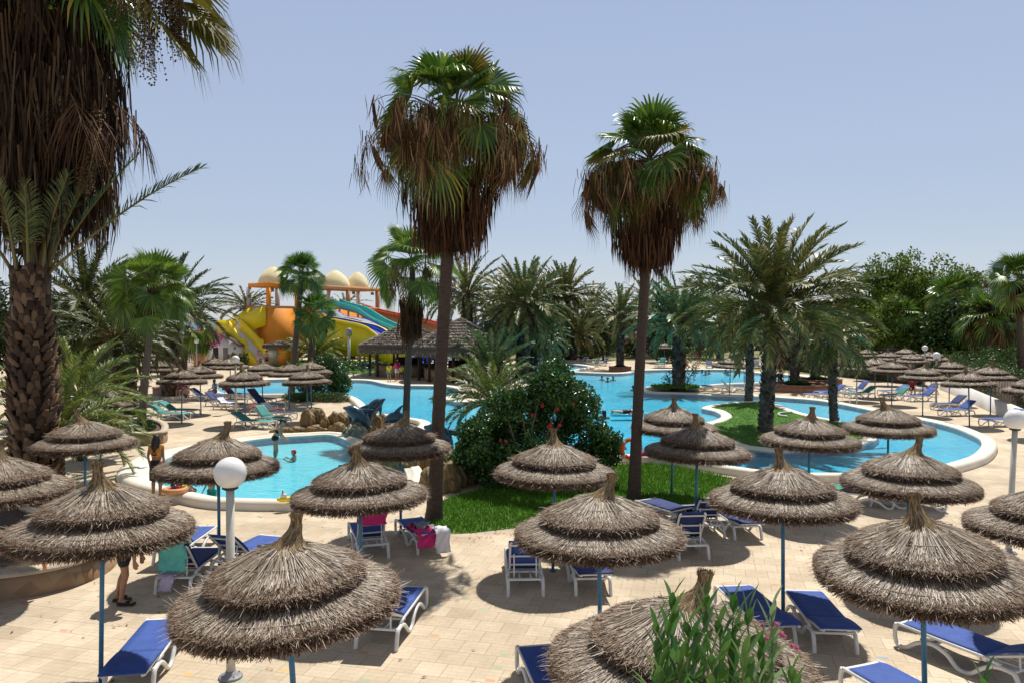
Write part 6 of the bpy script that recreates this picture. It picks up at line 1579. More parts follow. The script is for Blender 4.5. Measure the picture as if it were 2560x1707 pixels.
mb = MB(); mb.box((-.3, .05, .7), (.06, .05, 1.42)); mb.build('post', M['grey_metal'], s_); mb = MB(); mb.box((.3, .05, .7), (.06, .05, 1.42)); mb.build('post', M['grey_metal'], s_)
# white building far behind right parasols
p = G(2270, 905); h_ = thing('white_building', 'white flat building glimpsed behind the right parasols', 'building', (p.x, p.y + 6, 0), .1)
mb = MB(); mb.box((0, 0, 1.6), (12, 5, 3.24)); mb.box((0, 0, 3.3), (12.3, 5.3, .18)); mb.build('wall', M['white_wall'], h_)
for x in (-4, -1.3, 1.4, 4): mb = MB(); mb.box((x, -2.53, 1.6), (1.0, .06, 1.2)); mb.build('window', M['glass_dark'], h_)
# lamp post without globe in front of the yellow slide; picnic bench
p = G(873, 925); l_ = thing('grey_lamp_post', 'tall grey lamp post with a cylindrical head in front of the yellow flank', 'lamp post', (p.x, p.y, 0), 0)
mb = MB(); mb.tube([(0, 0, 0), (0, 0, 3.4)], [.16, .13], 10); mb.build('post', M['grey_post'], l_); mb = MB(); mb.lathe([(.14, 3.38), (.3, 3.45), (.3, 4.0), (.22, 4.15), (.02, 4.2)], 14); mb.build('lamp_head', M['grey_metal'], l_)
p = G(848, 945); b_ = thing('timber_bench', 'low pale timber bench on the lawn edge near the bar', 'bench', (p.x, p.y, 0), .1)
mb = MB(); mb.box((0, 0, .43), (3.0, .4, .06)); mb.build('seat', M['cap_stone'], b_)
for x in (-1.2, 1.2): mb = MB(); mb.box((x, 0, .2), (.1, .35, .4)); mb.build('leg', M['cap_stone'], b_)

# ================================================================ PLANTERS
def planter(P, h, label, wall='stone_tan', cap='cap_stone', plants=0, leaf='hedge_leaf', wt=0.28, psize=.1, pn=300):
    P = ccw([Vector((p[0], p[1], 0)) for p in P]); c = sum(P, Vector()) / len(P); c.z = 0; Q = [p - c for p in P]
    o = thing('planter', label, 'planter', c, 0, 'stone and brick planters'); n = len(Q)
    I_ = offs(Q, -wt); O2 = offs(Q, .035); I2 = offs(Q, -wt - .03)
    def ringm(rings, m, nm):
        mb = MB(); vs = []
        for rr, z in rings: vs += [(p.x, p.y, z) for p in rr]
        mb.add(vs, [(j * n + i, j * n + (i + 1) % n, (j + 1) * n + (i + 1) % n, (j + 1) * n + i) for j in range(len(rings) - 1) for i in range(n)]); return mb.build(nm, M[m], o)
    ringm([(Q, -.02), (Q, h - .07), (I_, h - .07), (I_, h - .3)], wall, 'wall')
    ringm([(O2, h - .068), (O2, h), (I2, h), (I2, h - .068)], cap, 'coping_stone')
    mb = MB(); tr = tessellate_polygon([[Vector(p) for p in I_]]); mb.add([(p.x, p.y, h - .12) for p in I_], [t if ((I_[t[1]] - I_[t[0]]).cross(I_[t[2]] - I_[t[0]])).z > 0 else t[::-1] for t in tr]); mb.build('soil', M['soil'], o)
    if plants:
        mb = MB(); xs = [p.x for p in I_]; ys = [p.y for p in I_]
        for k in range(plants):
            for _ in range(30):
                w = rng.dirichlet(np.ones(n) * .5); x = sum(w[i] * I_[i].x for i in range(n)); y = sum(w[i] * I_[i].y for i in range(n))
                break
            leafmass(mb, (x, y, h - .02), (.3, .3, .14), pn // 2, psize, 0, rng, .3, .55)
        mb.build('foliage', M[leaf], o)
    return o
def circle(px, py, r, n=28, k=1.0): p = G(px, py); return [(p.x + r * math.cos(t), p.y + r * k * math.sin(t)) for t in np.linspace(0, 6.283, n, endpoint=False)]
fp = [G(x, y) for x, y in ((-120, 1510), (-60, 1507), (0, 1502), (60, 1494), (100, 1487), (150, 1476), (200, 1462), (245, 1444), (275, 1427), (296, 1403), (292, 1380), (262, 1360), (215, 1343), (150, 1325), (90, 1308), (0, 1285), (-120, 1275))]
planter([(p.x, p.y) for p in catmull(fp, 3, True)], .48, 'long curved stone planter at bottom left with ivy and a plastic cup on its rim', 'stone_tan', 'cap_stone', 46, 'hedge_leaf', .3, .07, 260)
planter([(p.x, p.y) for p in catmull([G(x, y) for x, y in ((300, 1090), (318, 1108), (350, 1113), (392, 1110), (417, 1104), (416, 1084), (385, 1072), (330, 1070))], 3, True)], .5, 'round stone planter with a slim fan palm in it', 'stone_tan', 'cap_stone', 26, 'hedge_leaf', .22, .09, 300)
planter(circle(428, 984, 1.15), .5, 'round brick planter with the thick trunked date palm', 'brick', 'brick', 14, 'hedge_leaf', .2, .12)
planter(circle(1992, 975, 2.3, 36, .9), .5, 'near round brick planter at right with two palms', 'brick', 'brick', 40, 'hedge_leaf', .25, .14)
planter(circle(2040, 962, 1.9, 36, .9), .5, 'far round brick planter at right', 'brick', 'brick', 30, 'hedge_leaf', .25, .14)
planter(circle(1550, 927, 1.1, 24), .45, 'small square brick planter beyond the pool', 'brick', 'brick', 16, 'conifer_leaf', .2, .16)
planter(circle(1385, 905, 4.6, 30, .55), .35, 'dark planting bed at the far pool edge under the palm clump', 'cap_stone', 'cap_stone', 30, 'conifer_leaf', .25, .25)

# ================================================================ ROCK FOUNTAIN, DOLPHINS
def rock_group(label, specs, base, mname='rock'):
    o = thing('fountain_rocks', label, 'rocks', base, 0, 'brown artificial rocks at the paddling pool'); rgk = np.random.default_rng(int(base[0] * 31 + base[1] * 7) % 9999 + 3)
    for (px, py, w, h, d) in specs:
        p = G(px, py) - Vector(base); bm = bmesh.new(); bmesh.ops.create_icosphere(bm, subdivisions=4, radius=1)
        sd_ = rgk.uniform(0, 6.28, 6)
        for v in bm.verts:
            n = v.co.normalized(); a = math.atan2(n.y, n.x)
            k = 1 + .17 * math.sin(3 * a + sd_[0]) + .15 * abs(math.sin(4 * a + sd_[1])) - .12 * abs(math.sin(6.5 * a + sd_[2] + n.z)) + .07 * math.sin(9 * n.z + 5 * a + sd_[3]) + .07 * abs(math.sin(8 * a + sd_[5])) - .05
            w_, h_k = w * .8, h * 0.95; q = [abs(c) ** .6 * (1 if c > 0 else -1) for c in n]
            tp = 1 - .30 * max(0, n.z); v.co = Vector((q[0] * k * w_ * .5 * tp, q[1] * k * d * .5 * tp, (q[2] * .5 + .42) * h_k * (1 + .12 * math.sin(2 * a + sd_[4]))))
        me = bpy.data.meshes.new('rock'); bm.to_mesh(me); bm.free(); me.materials.append(M[mname]); me.polygons.foreach_set('use_smooth', [True] * len(me.polygons))
        r_ = link('rock', me, o, (p.x, p.y, -.05)); r_.rotation_euler = (0, 0, rgk.uniform(-.3, .3))
    return o
rock_group('tall brown rocks on the far side of the paddling pool, left of the dolphins', [(775, 1074, .9, 1.1, .7), (768, 1073, .6, .9, .6), (800, 1073, .65, 1.05, .6), (815, 1076, .6, .75, .7), (835, 1074, .8, .95, .7), (858, 1072, .8, .9, .7), (880, 1070, .8, .75, .7), (845, 1078, .9, .5, .6), (790, 1079, 1.1, .4, .6), (745, 1078, .9, .32, .5), (715, 1079, .9, .28, .5), (690, 1079, .6, .24, .4)], tuple(G(790, 1075)))
rock_group('brown rocks around the dolphin statues behind the dark shaded parasol', [(938, 1085, .8, 1.0, .7), (955, 1075, .7, .9, .7), (925, 1095, .7, .7, .7), (965, 1175, 1.3, .8, .9), (1015, 1178, 1.1, .7, .9), (1055, 1170, .9, .8, .8), (985, 1165, 1.2, .9, .9)], tuple(G(950, 1120)))
rock_group('brown blocky rocks at the right end of the paddling pool beside the hibiscus', [(1082, 1222, .8, .75, .7), (1100, 1222, .7, .95, .7), (1125, 1224, .75, .95, .7), (1112, 1228, .9, .5, .6), (1145, 1215, .6, .7, .6), (1165, 1208, .6, .6, .6), (1180, 1200, .6, .5, .5), (1110, 1190, .8, 1.0, .8), (1150, 1185, .8, .9, .7)], tuple(G(1120, 1215)))
rock_group('mossy green fountain rock under the dolphin pair', [(880, 1103, .7, .8, .6), (900, 1106, .7, .75, .6), (868, 1098, .5, .6, .5), (890, 1098, .8, .9, .6)], tuple(G(885, 1100)), 'rock_moss')
def dolphin(name, label, pts, rmax, parent=None, fin_at=.42, fin_dir=(0, 0, 1), tail=True, flip_dir=(0, -1, 0)):
    P = catmull([Vector(p) for p in pts], 6); n = len(P); base = P[-1].copy(); base.z = 0; o = thing('dolphin_statue', label, 'dolphin statue', base, 0, 'blue dolphin statues on the rocks')
    prof = [(0, .12), (.05, .2), (.10, .28), (.14, .52), (.22, .82), (.38, 1), (.55, .9), (.75, .55), (.9, .28), (1, .16)]
    rad = [rmax * np.interp(i / (n - 1), [q[0] for q in prof], [q[1] for q in prof]) for i in range(n)]
    mb = MB(); mb.tube([p - base for p in P], rad, 14, 0, True)
    mb.build('body', M['dolphin'], o, True)
    def fin(at, d, L_, w, nm):
        k = int(at * (n - 1)); c = P[k] - base; t = (P[min(k + 1, n - 1)] - P[k - 1]).normalized(); d = Vector(d).normalized(); s_ = t.cross(d).normalized()
        mb = MB(); rows = []
        for u in np.linspace(0, 1, 6):
            cc = c + d * (rad[k] * .6 + L_ * u) + t * (L_ * .75 * u ** 1.4); ww = w * (1 - u) ** .6 + .01
            rows += [cc - t * ww, cc + s_ * .035 * (1 - u * .7), cc + t * ww * .6, cc - s_ * .035 * (1 - u * .7)]
        mb.add([tuple(r) for r in rows], [(i * 4 + k2, i * 4 + (k2 + 1) % 4, (i + 1) * 4 + (k2 + 1) % 4, (i + 1) * 4 + k2) for i in range(5) for k2 in range(4)] + [(20, 21, 22, 23)])
        mb.build(nm, M['dolphin'], o, True)
    fin(fin_at, fin_dir, rmax * 1.5, rmax * .75, 'dorsal_fin')
    for s_ in (-1, 1): fin(.33, (flip_dir[0] + s_ * .5, flip_dir[1], flip_dir[2] - .5), rmax * 1.3, rmax * .45, 'flipper')
    if tail:
        for s_ in (-1, 1):
            t = (P[-1] - P[-2]).normalized(); sd2 = t.orthogonal().normalized() * s_; fin(.985, tuple(sd2), rmax * 1.3, rmax * .4, 'tail_fluke')
    return o
dolphin('d', 'left dolphin statue with its snout pointing left over the paddling pool', [A(858, 1018, 32.2), A(880, 1026, 32.2), A(905, 1045, 32.2), A(920, 1072, 32.3), A(930, 1100, 32.4)], .30, fin_at=.45, fin_dir=(.7, 0, .7), flip_dir=(-.6, -.3, -.6))
dolphin('d', 'dolphin statue leaping to the upper right behind the left one', [A(963, 996, 32.9), A(945, 1008, 32.9), A(930, 1024, 32.9), A(922, 1050, 32.9), A(918, 1085, 32.8)], .27, fin_at=.5, fin_dir=(-.8, 0, .5), flip_dir=(.6, -.3, -.5))
dolphin('d', 'low dark dolphin statue beside the medium fan palm trunk', [A(961, 1056, 31), A(975, 1047, 31), A(992, 1042, 31), A(1010, 1045, 31.1), A(1025, 1065, 31.2)], .24, fin_at=.5, fin_dir=(0, 0, 1))
dolphin('d', 'dark dolphin statue standing right of the tall palm trunk, snout to the left', [A(1060, 1065, 28.5), A(1080, 1075, 28.5), A(1105, 1090, 28.5), A(1122, 1115, 28.6), A(1128, 1150, 28.7)], .36, fin_at=.55, fin_dir=(.8, 0, .6), flip_dir=(-.5, -.4, -.6))
# ================================================================ PEOPLE
M['skin'] = mat('skin', (0.46, 0.25, 0.16), 0.5, var=0.10, scale=7)
M['skin_tan'] = mat('skin_tan', (0.31, 0.155, 0.09), 0.5, var=0.12, scale=7)
M['hair'] = mat('hair', (0.018, 0.012, 0.010), 0.45, var=0.3, scale=40, stretch=(1, 1, .2))
M['black_cloth'] = mat('black_cloth', (0.012, 0.013, 0.016), 0.8, var=0.2)
M['amber_cloth'] = mat('amber_cloth', (0.60, 0.27, 0.05), 0.8, var=0.2, scale=12)
M['yellow_cloth'] = mat('yellow_cloth', (0.80, 0.62, 0.02), 0.8, var=0.1)
M['green_cloth'] = mat('green_cloth', (0.01, 0.28, 0.20), 0.8, var=0.1)
M['lime_cloth'] = mat('lime_cloth', (0.45, 0.60, 0.03), 0.8, var=0.1)
M['pink_cloth'] = mat('pink_cloth', (0.72, 0.03, 0.20), 0.8, var=0.15, scale=9, bump=.3)
M['red_cloth'] = mat('red_cloth', (0.62, 0.02, 0.03), 0.8, var=0.15, scale=9, bump=.3)
M['darkred_cloth'] = mat('darkred_cloth', (0.24, 0.012, 0.03), 0.85, var=0.2, scale=9, bump=.3)
M['white_cloth'] = mat('white_cloth', (0.76, 0.74, 0.76), 0.85, var=0.08, scale=9, bump=.3)
M['lilac_cloth'] = mat('lilac_cloth', (0.58, 0.50, 0.66), 0.85, var=0.08, scale=9, bump=.3)
M['aqua_cloth'] = mat('aqua_cloth', (0.12, 0.50, 0.46), 0.85, var=0.14, scale=9, bump=.3)
M['grey_cloth'] = mat('grey_cloth', (0.28, 0.27, 0.28), 0.85, var=0.2, scale=9, bump=.3)
M['float_blue'] = mat('float_blue', (0.10, 0.55, 0.70), 0.3, var=0.1)
DG = bpy.context.evaluated_depsgraph_get

def caps_mesh(name, caps, voxel, m, parent, smooth_it=3):
    """one continuous surface from tapered capsules"""
    mb = MB()
    for (p0, r0, p1, r1) in caps:
        p0, p1 = Vector(p0), Vector(p1); d = p1 - p0; L_ = d.length
        d = d.normalized() if L_ > 1e-6 else Vector((0, 0, 1)); pts, rs = [], []
        for t in (-1, -.9, -.6, -.3, 0): pts.append(p0 + d * r0 * t); rs.append(max(.0008, r0 * math.sqrt(max(0, 1 - t * t))))
        if L_ > 1e-6: pts.append(p0.lerp(p1, .5)); rs.append((r0 + r1) / 2)
        for t in (0.001, .3, .6, .9, 1): pts.append(p1 + d * r1 * t); rs.append(max(.0008, r1 * math.sqrt(max(0, 1 - t * t))))
        mb.tube(pts, rs, 10)
    me = mb.mesh(name); tmp = bpy.data.objects.new('tmp', me); COL.objects.link(tmp)
    rm = tmp.modifiers.new('r', 'REMESH'); rm.mode = 'VOXEL'; rm.voxel_size = voxel; rm.use_smooth_shade = True
    sm = tmp.modifiers.new('s', 'SMOOTH'); sm.factor = .5; sm.iterations = smooth_it
    ev = tmp.evaluated_get(DG()); me2 = bpy.data.meshes.new_from_object(ev); me2.name = name
    bpy.data.objects.remove(tmp); bpy.data.meshes.remove(me)
    me2.materials.clear(); me2.materials.append(M[m]); me2.polygons.foreach_set('use_smooth', [True] * len(me2.polygons))
    o = bpy.data.objects.new(name, me2); COL.objects.link(o); o.parent = parent
    return o
STAND = dict(hip=(.095, 0, .90), knee=(.105, .02, .49), ank=(.10, -.02, .085), toe=(.125, .15, .03), pel=(0, 0, .94), che=(0, .0, 1.27), neck=(0, -.005, 1.44), head=(0, .02, 1.575), sho=(.175, -.01, 1.385), elb=(.235, -.03, 1.11), wri=(.25, .06, .87))
def mirror(p): return (-p[0], p[1], p[2])
def joints(**kw):
    j = {}
    for k, v in STAND.items():
        if k in ('pel', 'che', 'neck', 'head'): j[k] = v
        else: j[k + 'R'] = v; j[k + 'L'] = mirror(v)
    for k, v in kw.items():
        if k in ('hip', 'knee', 'ank', 'toe', 'sho', 'elb', 'wri'): j[k + 'R'] = v; j[k + 'L'] = mirror(v)
        else: j[k] = v
    return j
def lean(j, deg, pivot='pel', keys=('che', 'neck', 'head', 'shoR', 'shoL', 'elbR', 'elbL', 'wriR', 'wriL')):
    a = R(deg); p = Vector(j[pivot])
    for k in keys:
        q = Vector(j[k]) - p; j[k] = tuple(p + Vector((q.x, q.y * math.cos(a) + q.z * math.sin(a), q.z * math.cos(a) - q.y * math.sin(a))))
    return j
def body_caps(j, fem=False, fingers=True):
    V = lambda k: Vector(j[k]); c = []
    pel, che, neck, head = V('pel'), V('che'), V('neck'), V('head'); k_ = .92 if fem else 1.0
    sx = (V('shoR') - V('shoL')).normalized(); up = (che - pel).normalized(); fw = up.cross(sx) * -1
    fw = sx.cross(up) * -1 if (sx.cross(up)).dot(Vector((0, 1, 0))) < -.3 else sx.cross(up)
    fw = -fw if fw.dot(up.cross(Vector((1, 0, 0)))) > 0 else fw
    hw = .10 if fem else .095
    c.append((V('hipR') + Vector((0, 0, .03)), .105, V('hipL') + Vector((0, 0, .03)), .105))
    c.append((pel + Vector((0, 0, .02)), .122, pel.lerp(che, .5), .105 if fem else .118))
    for s_ in (-1, 1):
        c.append((pel.lerp(che, .35) + sx * .035 * s_, .095, che + sx * .07 * s_, .108 * k_))
        c.append((che + sx * .075 * s_, .10 * k_, V('shoR' if s_ > 0 else 'shoL') - up * .01 - sx * .03 * s_, .062 * k_))
    c.append((che + up * .06, .10, neck, .058)); c.append((neck - up * .01, .054, head - (head - neck).normalized() * .05, .05))
    hd = (head - neck).normalized(); ff = Vector((0, 1, 0)) if abs(hd.y) < .8 else Vector((0, 0, -1)); ff = (ff - hd * ff.dot(hd)).normalized()
    c += [(head + hd * .03 - ff * .015, .098, head + hd * .012 + ff * .008, .092), (head - hd * .02 + ff * .03, .07, head - hd * .075 + ff * .05, .042), (head + hd * .005 + ff * .088, .012, head - hd * .028 + ff * .108, .015), (head - hd * .058 + ff * .085, .016, head - hd * .058 + ff * .088, .016)]
    for s_ in (-1, 1): c.append((head + sx * .094 * s_ - hd * .03, .016, head + sx * .098 * s_ + hd * .012 - ff * .012, .02)); c.append((head + sx * .034 * s_ + hd * .03 + ff * .072, .022, head + sx * .034 * s_ + hd * .035 + ff * .074, .022))
    for S_ in 'RL':
        s_ = 1 if S_ == 'R' else -1
        c += [(V('hip' + S_), .094 if fem else .09, V('knee' + S_), .056), (V('hip' + S_) - Vector((0, .03, .0)), .09, V('hip' + S_).lerp(V('knee' + S_), .35), .078)]
        kn, an, to = V('knee' + S_), V('ank' + S_), V('toe' + S_)
        c += [(kn, .054, kn.lerp(an, .3) - fw * 0 + Vector((0, -.015, 0)), .056), (kn.lerp(an, .3) + Vector((0, -.015, 0)), .055, an, .036), (an + (an - to).normalized() * .03 - Vector((0, 0, .03)), .035, to, .03)]
        c += [(V('sho' + S_), .055 * k_, V('elb' + S_), .041 * k_), (V('elb' + S_), .040 * k_, V('wri' + S_), .027)]
        w = V('wri' + S_); d = (w - V('elb' + S_)).normalized(); side = d.cross(Vector((0, 1, 0))) if abs(d.y) < .8 else d.cross(Vector((0, 0, 1))); side = side.normalized(); nrm_ = side.cross(d)
        lat = nrm_  # palm plane spread
        pc = w + d * .06
        c += [(w + lat * .012, .022, pc + lat * .02, .018), (w - lat * .012, .022, pc - lat * .022, .017), (w, .02, pc, .019)]
        if fingers:
            for f in range(4):
                o_ = lat * (.030 - .020 * f); ln = (.062, .072, .068, .054)[f]
                b0 = pc + o_ + d * .012; m0 = b0 + d * ln * .5 + side * -.006 * s_; c += [(b0, .0105, m0, .0095), (m0, .0095, m0 + d * ln * .45 - side * .016 * s_, .008)]
            t0 = w + d * .018 + lat * .03; c += [(t0, .013, t0 + d * .035 + lat * .022, .011), (t0 + d * .035 + lat * .022, .011, t0 + d * .062 + lat * .024, .009)]
    return c
def person(label, loc, rz, j, skin='skin', fem=False, voxel=.013, clothes=(), hair='short', scale=1.0, fingers=True, tilt=None, hair_m='hair', group=None):
    o = thing('person', label, 'person', loc, R(rz), group); o.scale = (scale,) * 3
    if tilt: o.rotation_euler = (R(tilt[0]), R(tilt[1]), R(rz))
    caps_mesh('body', body_caps(j, fem, fingers), voxel, skin, o)
    V = lambda k: Vector(j[k]); hd = (V('head') - V('neck')).normalized(); ff = Vector((0, 1, 0)) if abs(hd.y) < .8 else Vector((0, 0, -1)); ff = (ff - hd * ff.dot(hd)).normalized(); h = V('head')
    hc = [(h + hd * .045 - ff * .03, .098, h + hd * .05 + ff * .015, .088), (h + hd * .0 - ff * .045, .085, h + hd * .04 - ff * .03, .095)]
    if hair == 'long': hc += [(h - ff * .06, .088, h - hd * .13 - ff * .085, .085), (h - hd * .13 - ff * .085, .085, h - hd * .26 - ff * .10, .06)] + [(h + s_ * Vector((.07, 0, 0)) - ff * .03, .05, h + s_ * Vector((.09, 0, 0)) - hd * .2 - ff * .06, .045) for s_ in (-1, 1)]
    if hair == 'bun': hc += [(h + hd * .04 - ff * .11, .045, h + hd * .03 - ff * .12, .045)]
    if hair != 'none': caps_mesh('hair', hc, max(voxel, .013), hair_m, o)
    def limb(S_, a, b, t, r0, r1): return (V(a + S_), r0, V(a + S_).lerp(V(b + S_), t), r1)
    for kind, m in clothes:
        e = .014; c = []
        if kind in ('shorts', 'trunks', 'briefs'):
            c = [(V('hipR') + Vector((0, 0, .04)), .105 + e, V('hipL') + Vector((0, 0, .04)), .105 + e), (V('pel'), .122 + e, V('pel').lerp(V('che'), .12), .115 + e)]
            if kind != 'briefs': c += [limb(S_, 'hip', 'knee', .45 if kind == 'shorts' else .6, .096 + e, .082 + e) for S_ in 'RL']
        if kind in ('shirt', 'top'):
            sx = (V('shoR') - V('shoL')).normalized()
            c = [(V('pel').lerp(V('che'), .3 if kind == 'shirt' else .7) + sx * .04 * s_, .10 + e, V('che') + sx * .075 * s_, .108 + e) for s_ in (-1, 1)] + [(V('che') + sx * .075 * s_, .10 + e, V('sho' + S_) - sx * .03 * s_, .064 + e) for s_, S_ in ((1, 'R'), (-1, 'L'))]
            if kind == 'shirt': c += [limb(S_, 'sho', 'elb', .6, .058 + e, .052 + e) for S_ in 'RL'] + [(V('pel'), .122 + e, V('pel').lerp(V('che'), .4), .12 + e)]
        if kind == 'bikini':
            sx = (V('shoR') - V('shoL')).normalized(); up = (V('che') - V('pel')).normalized()
            c = [(V('che') - up * .045 + sx * .075 * s_, .104, V('che') - up * .045 + sx * .07 * s_ + Vector((0, .03, 0)), .085) for s_ in (-1, 1)]
        if kind == 'wrap':
            p = V('pel'); mb = MB(); n = 28; vs = []
            for z, r, ry in ((1.02, .135, .12), (.95, .165, .15), (.85, .185, .165), (.7, .20, .17), (.55, .205, .175), (.46, .20, .17)):
                for i in range(n):
                    a = 2 * math.pi * i / n; f = 1 + .05 * math.sin(9 * a + z * 6) * (1.02 - z) * 1.6; vs.append((r * f * math.cos(a), ry * f * math.sin(a), z + .012 * math.sin(5 * a) * (1.02 - z)))
            mb.add(vs, [(q * n + i, (q + 1) * n + i, (q + 1) * n + (i + 1) % n, q * n + (i + 1) % n) for q in range(5) for i in range(n)]); mb.build('skirt', M[m], o, True); continue
        if kind == 'straps':
            mb = MB(); 
            for s_ in (-1, 1): mb.tube(catmull([(s_ * .10, .02, 1.40), (s_ * .06, -.10, 1.36), (-s_ * .05, -.125, 1.22)], 5), .011, 6)
            mb.tube(catmull([(-.15, -.03, 1.18), (0, -.135, 1.17), (.15, -.03, 1.18)], 6), .016, 6); mb.build('straps', M[m], o, True); continue
        if kind == 'sandals':
            for S_ in 'RL':
                a, t = V('ank' + S_), V('toe' + S_); mb = MB(); cc = a.lerp(t, .45); dd = t - a; mb.box((cc.x, cc.y, .012), (.10, .29, .026), math.atan2(dd.y, dd.x) - math.pi / 2); mb.box((a.lerp(t, .7).x, a.lerp(t, .7).y, .055), (.105, .06, .03), math.atan2(dd.y, dd.x) - math.pi / 2); mb.build('sandal', M[m], o)
            continue
        if c: caps_mesh({'shorts': 'shorts', 'trunks': 'swim_trunks', 'briefs': 'swim_briefs', 'shirt': 'shirt', 'top': 'top', 'bikini': 'bikini_top'}[kind], c, max(.012, voxel), m, o, 2)
    return o
ZT = 0.27
# woman on the paddling pool rim
p = G(393, 1240, ZT)
person('woman with long dark hair and black wrap skirt standing on the paddling pool rim', (p.x, p.y, ZT - .01), -8, joints(wri=(.22, .03, .84), elb=(.225, -.05, 1.12), headx=0), 'skin_tan', True, .010, [('top', 'amber_cloth'), ('straps', 'black_cloth'), ('wrap', 'black_cloth')], 'long', .98)
# person in shorts bending over the lounger
p = G(312, 1508)
j = lean(joints(kneeR=(.10, .05, .49), kneeL=(-.10, -.03, .49), ankL=(-.11, -.16, .085), toeL=(-.13, .02, .03), wri=(.20, .30, .92), elb=(.22, .12, 1.12)), 38)
person('person in black shorts and sandals bending under the left parasol beside the turquoise towel', (p.x, p.y, .026), -80, j, 'skin_tan', False, .010, [('shorts', 'black_cloth'), ('sandals', 'black_cloth')], 'short', 1.03)
# woman wading, leaning forward
p = G(688, 1126, ZW)
j = lean(joints(wri=(.14, .40, 1.02), elb=(.20, .16, 1.12), kneeR=(.11, .08, .5), kneeL=(-.1, -.02, .49)), 24)
person('woman in a black bikini wading and leaning forward in the paddling pool', (p.x, p.y, -.30), -80, j, 'skin', True, .012, [('bikini', 'black_cloth'), ('briefs', 'black_cloth')], 'bun', 1.0)
# boy at the near edge
p = G(526, 1229, ZW)
person('small shirtless boy standing in the water at the near paddling pool edge', (p.x, p.y + .1, -.44), 175, joints(elb=(.27, .02, 1.12), wri=(.33, .16, .92)), 'skin', False, .012, [('trunks', 'green_cloth')], 'short', .66)
# sitting child on the rim
SIT = dict(pel=(0, -.02, .50), hip=(.09, 0, .47), knee=(.11, .42, .50), ank=(.11, .46, .1), toe=(.13, .60, .05), che=(0, -.03, .83), neck=(0, -.01, 1.0), head=(0, .03, 1.13), sho=(.165, -.03, .945), elb=(.22, .02, .69), wri=(.19, .26, .62))
p = G(437, 1222, ZT)
person('person in black sitting at the paddling pool rim reaching for toys, behind the parasol', (p.x, p.y, ZT - .40), -75, lean(joints(**dict(SIT, wri=(.15, .52, .60), elb=(.2, .25, .72))), 20), 'skin_tan', True, .014, [('shirt', 'black_cloth'), ('shorts', 'black_cloth')], 'long', .9)
# swimmers
def swimmer(px, py, label, skin='skin', hair='short', scale=1.0, rz=0, hair_m='hair', depth=.16, cl=()):
    p = G(px, py, ZW)
    o = thing('person', label, 'person', (p.x, p.y, ZW), R(rz), 'swimmers in the pools'); o.scale = (scale,) * 3
    key = (skin, hair, hair_m)
    if key not in SWM:
        h = Vector((0, .02, .16)); j = joints(); dz = STAND['neck'][2] - .0
        c = [(Vector(a) - Vector((0, 0, dz)), r0, Vector(b) - Vector((0, 0, dz)), r1) for a, r0, b, r1 in body_caps(joints(elb=(.30, .12, 1.2), wri=(.22, .34, 1.28)), False, True) if min(a[2], b[2]) > 1.12 * 1.0]
        SWM[key] = (c, dz)
        b_ = caps_mesh('body', c, .013, skin, o); h = Vector((0, .02, STAND['head'][2] - dz)); u = Vector((0, 0, 1)); f = Vector((0, 1, 0))
        hc = [(h + u * .045 - f * .03, .098, h + u * .05 + f * .015, .088), (h - f * .045, .085, h + u * .04 - f * .03, .095)]
        if hair == 'long': hc += [(h - f * .06, .088, h - u * .2 - f * .09, .075)]
        h_ = caps_mesh('hair', hc, .014, hair_m, o); SWM[key] = (b_.data, h_.data)
    else:
        link('body', SWM[key][0], o); link('hair', SWM[key][1], o)
    for ch in o.children: ch.location = (0, 0, -depth + .09)
    return o
SWM = {}
for q in [(735, 1134, 'small swimmer with a red cap in the middle of the paddling pool', 'skin', 'short', .8, 90, 'red_cloth'),
          (1401, 941, 'lone swimmer near the far inlet of the pool', 'skin_tan', 'short', 1, 20), (1505, 944, 'left of three swimmers in front of the brick planter palm', 'skin', 'short', 1, 150), (1519, 948, 'middle one of three swimmers in front of the brick planter palm', 'skin_tan', 'short', 1.05, 200), (1533, 945, 'right of three swimmers in front of the brick planter palm', 'skin', 'long', 1, 170),
          (1463, 967, 'left swimmer of the facing pair in mid pool', 'skin', 'short', 1.15, 180), (1480, 970, 'right swimmer of the facing pair in mid pool', 'skin_tan', 'short', 1.1, 150), (1583, 969, 'swimmer just left of the right tall palm trunk', 'skin', 'short', 1, 30), (1606, 968, 'swimmer right of the right tall palm trunk by the peninsula tip', 'skin', 'long', 1, 60), (1631, 966, 'swimmer at the peninsula beside the thick palm', 'skin_tan', 'short', 1, 100),
          (1510, 1036, 'woman with long dark hair in the water between hibiscus and palm', 'skin_tan', 'long', 1.25, 10), (1551, 1108, 'swimmer in dark top nearest the lifebuoy', 'skin', 'long', 1.0, 160), (1764, 932, 'left of two swimmers by the far pool edge', 'skin', 'short', 1.1, 120), (1772, 929, 'right of two swimmers by the far pool edge', 'skin_tan', 'short', 1, 200), (1814, 928, 'left swimmer of the pair under the far parasol', 'skin_tan', 'short', 1, 120), (1820, 932, 'right swimmer of the pair under the far parasol', 'skin', 'short', 1.1, 200), (1755, 927, 'swimmer close to the far coping', 'skin', 'short', .9, 90)]: swimmer(*q)
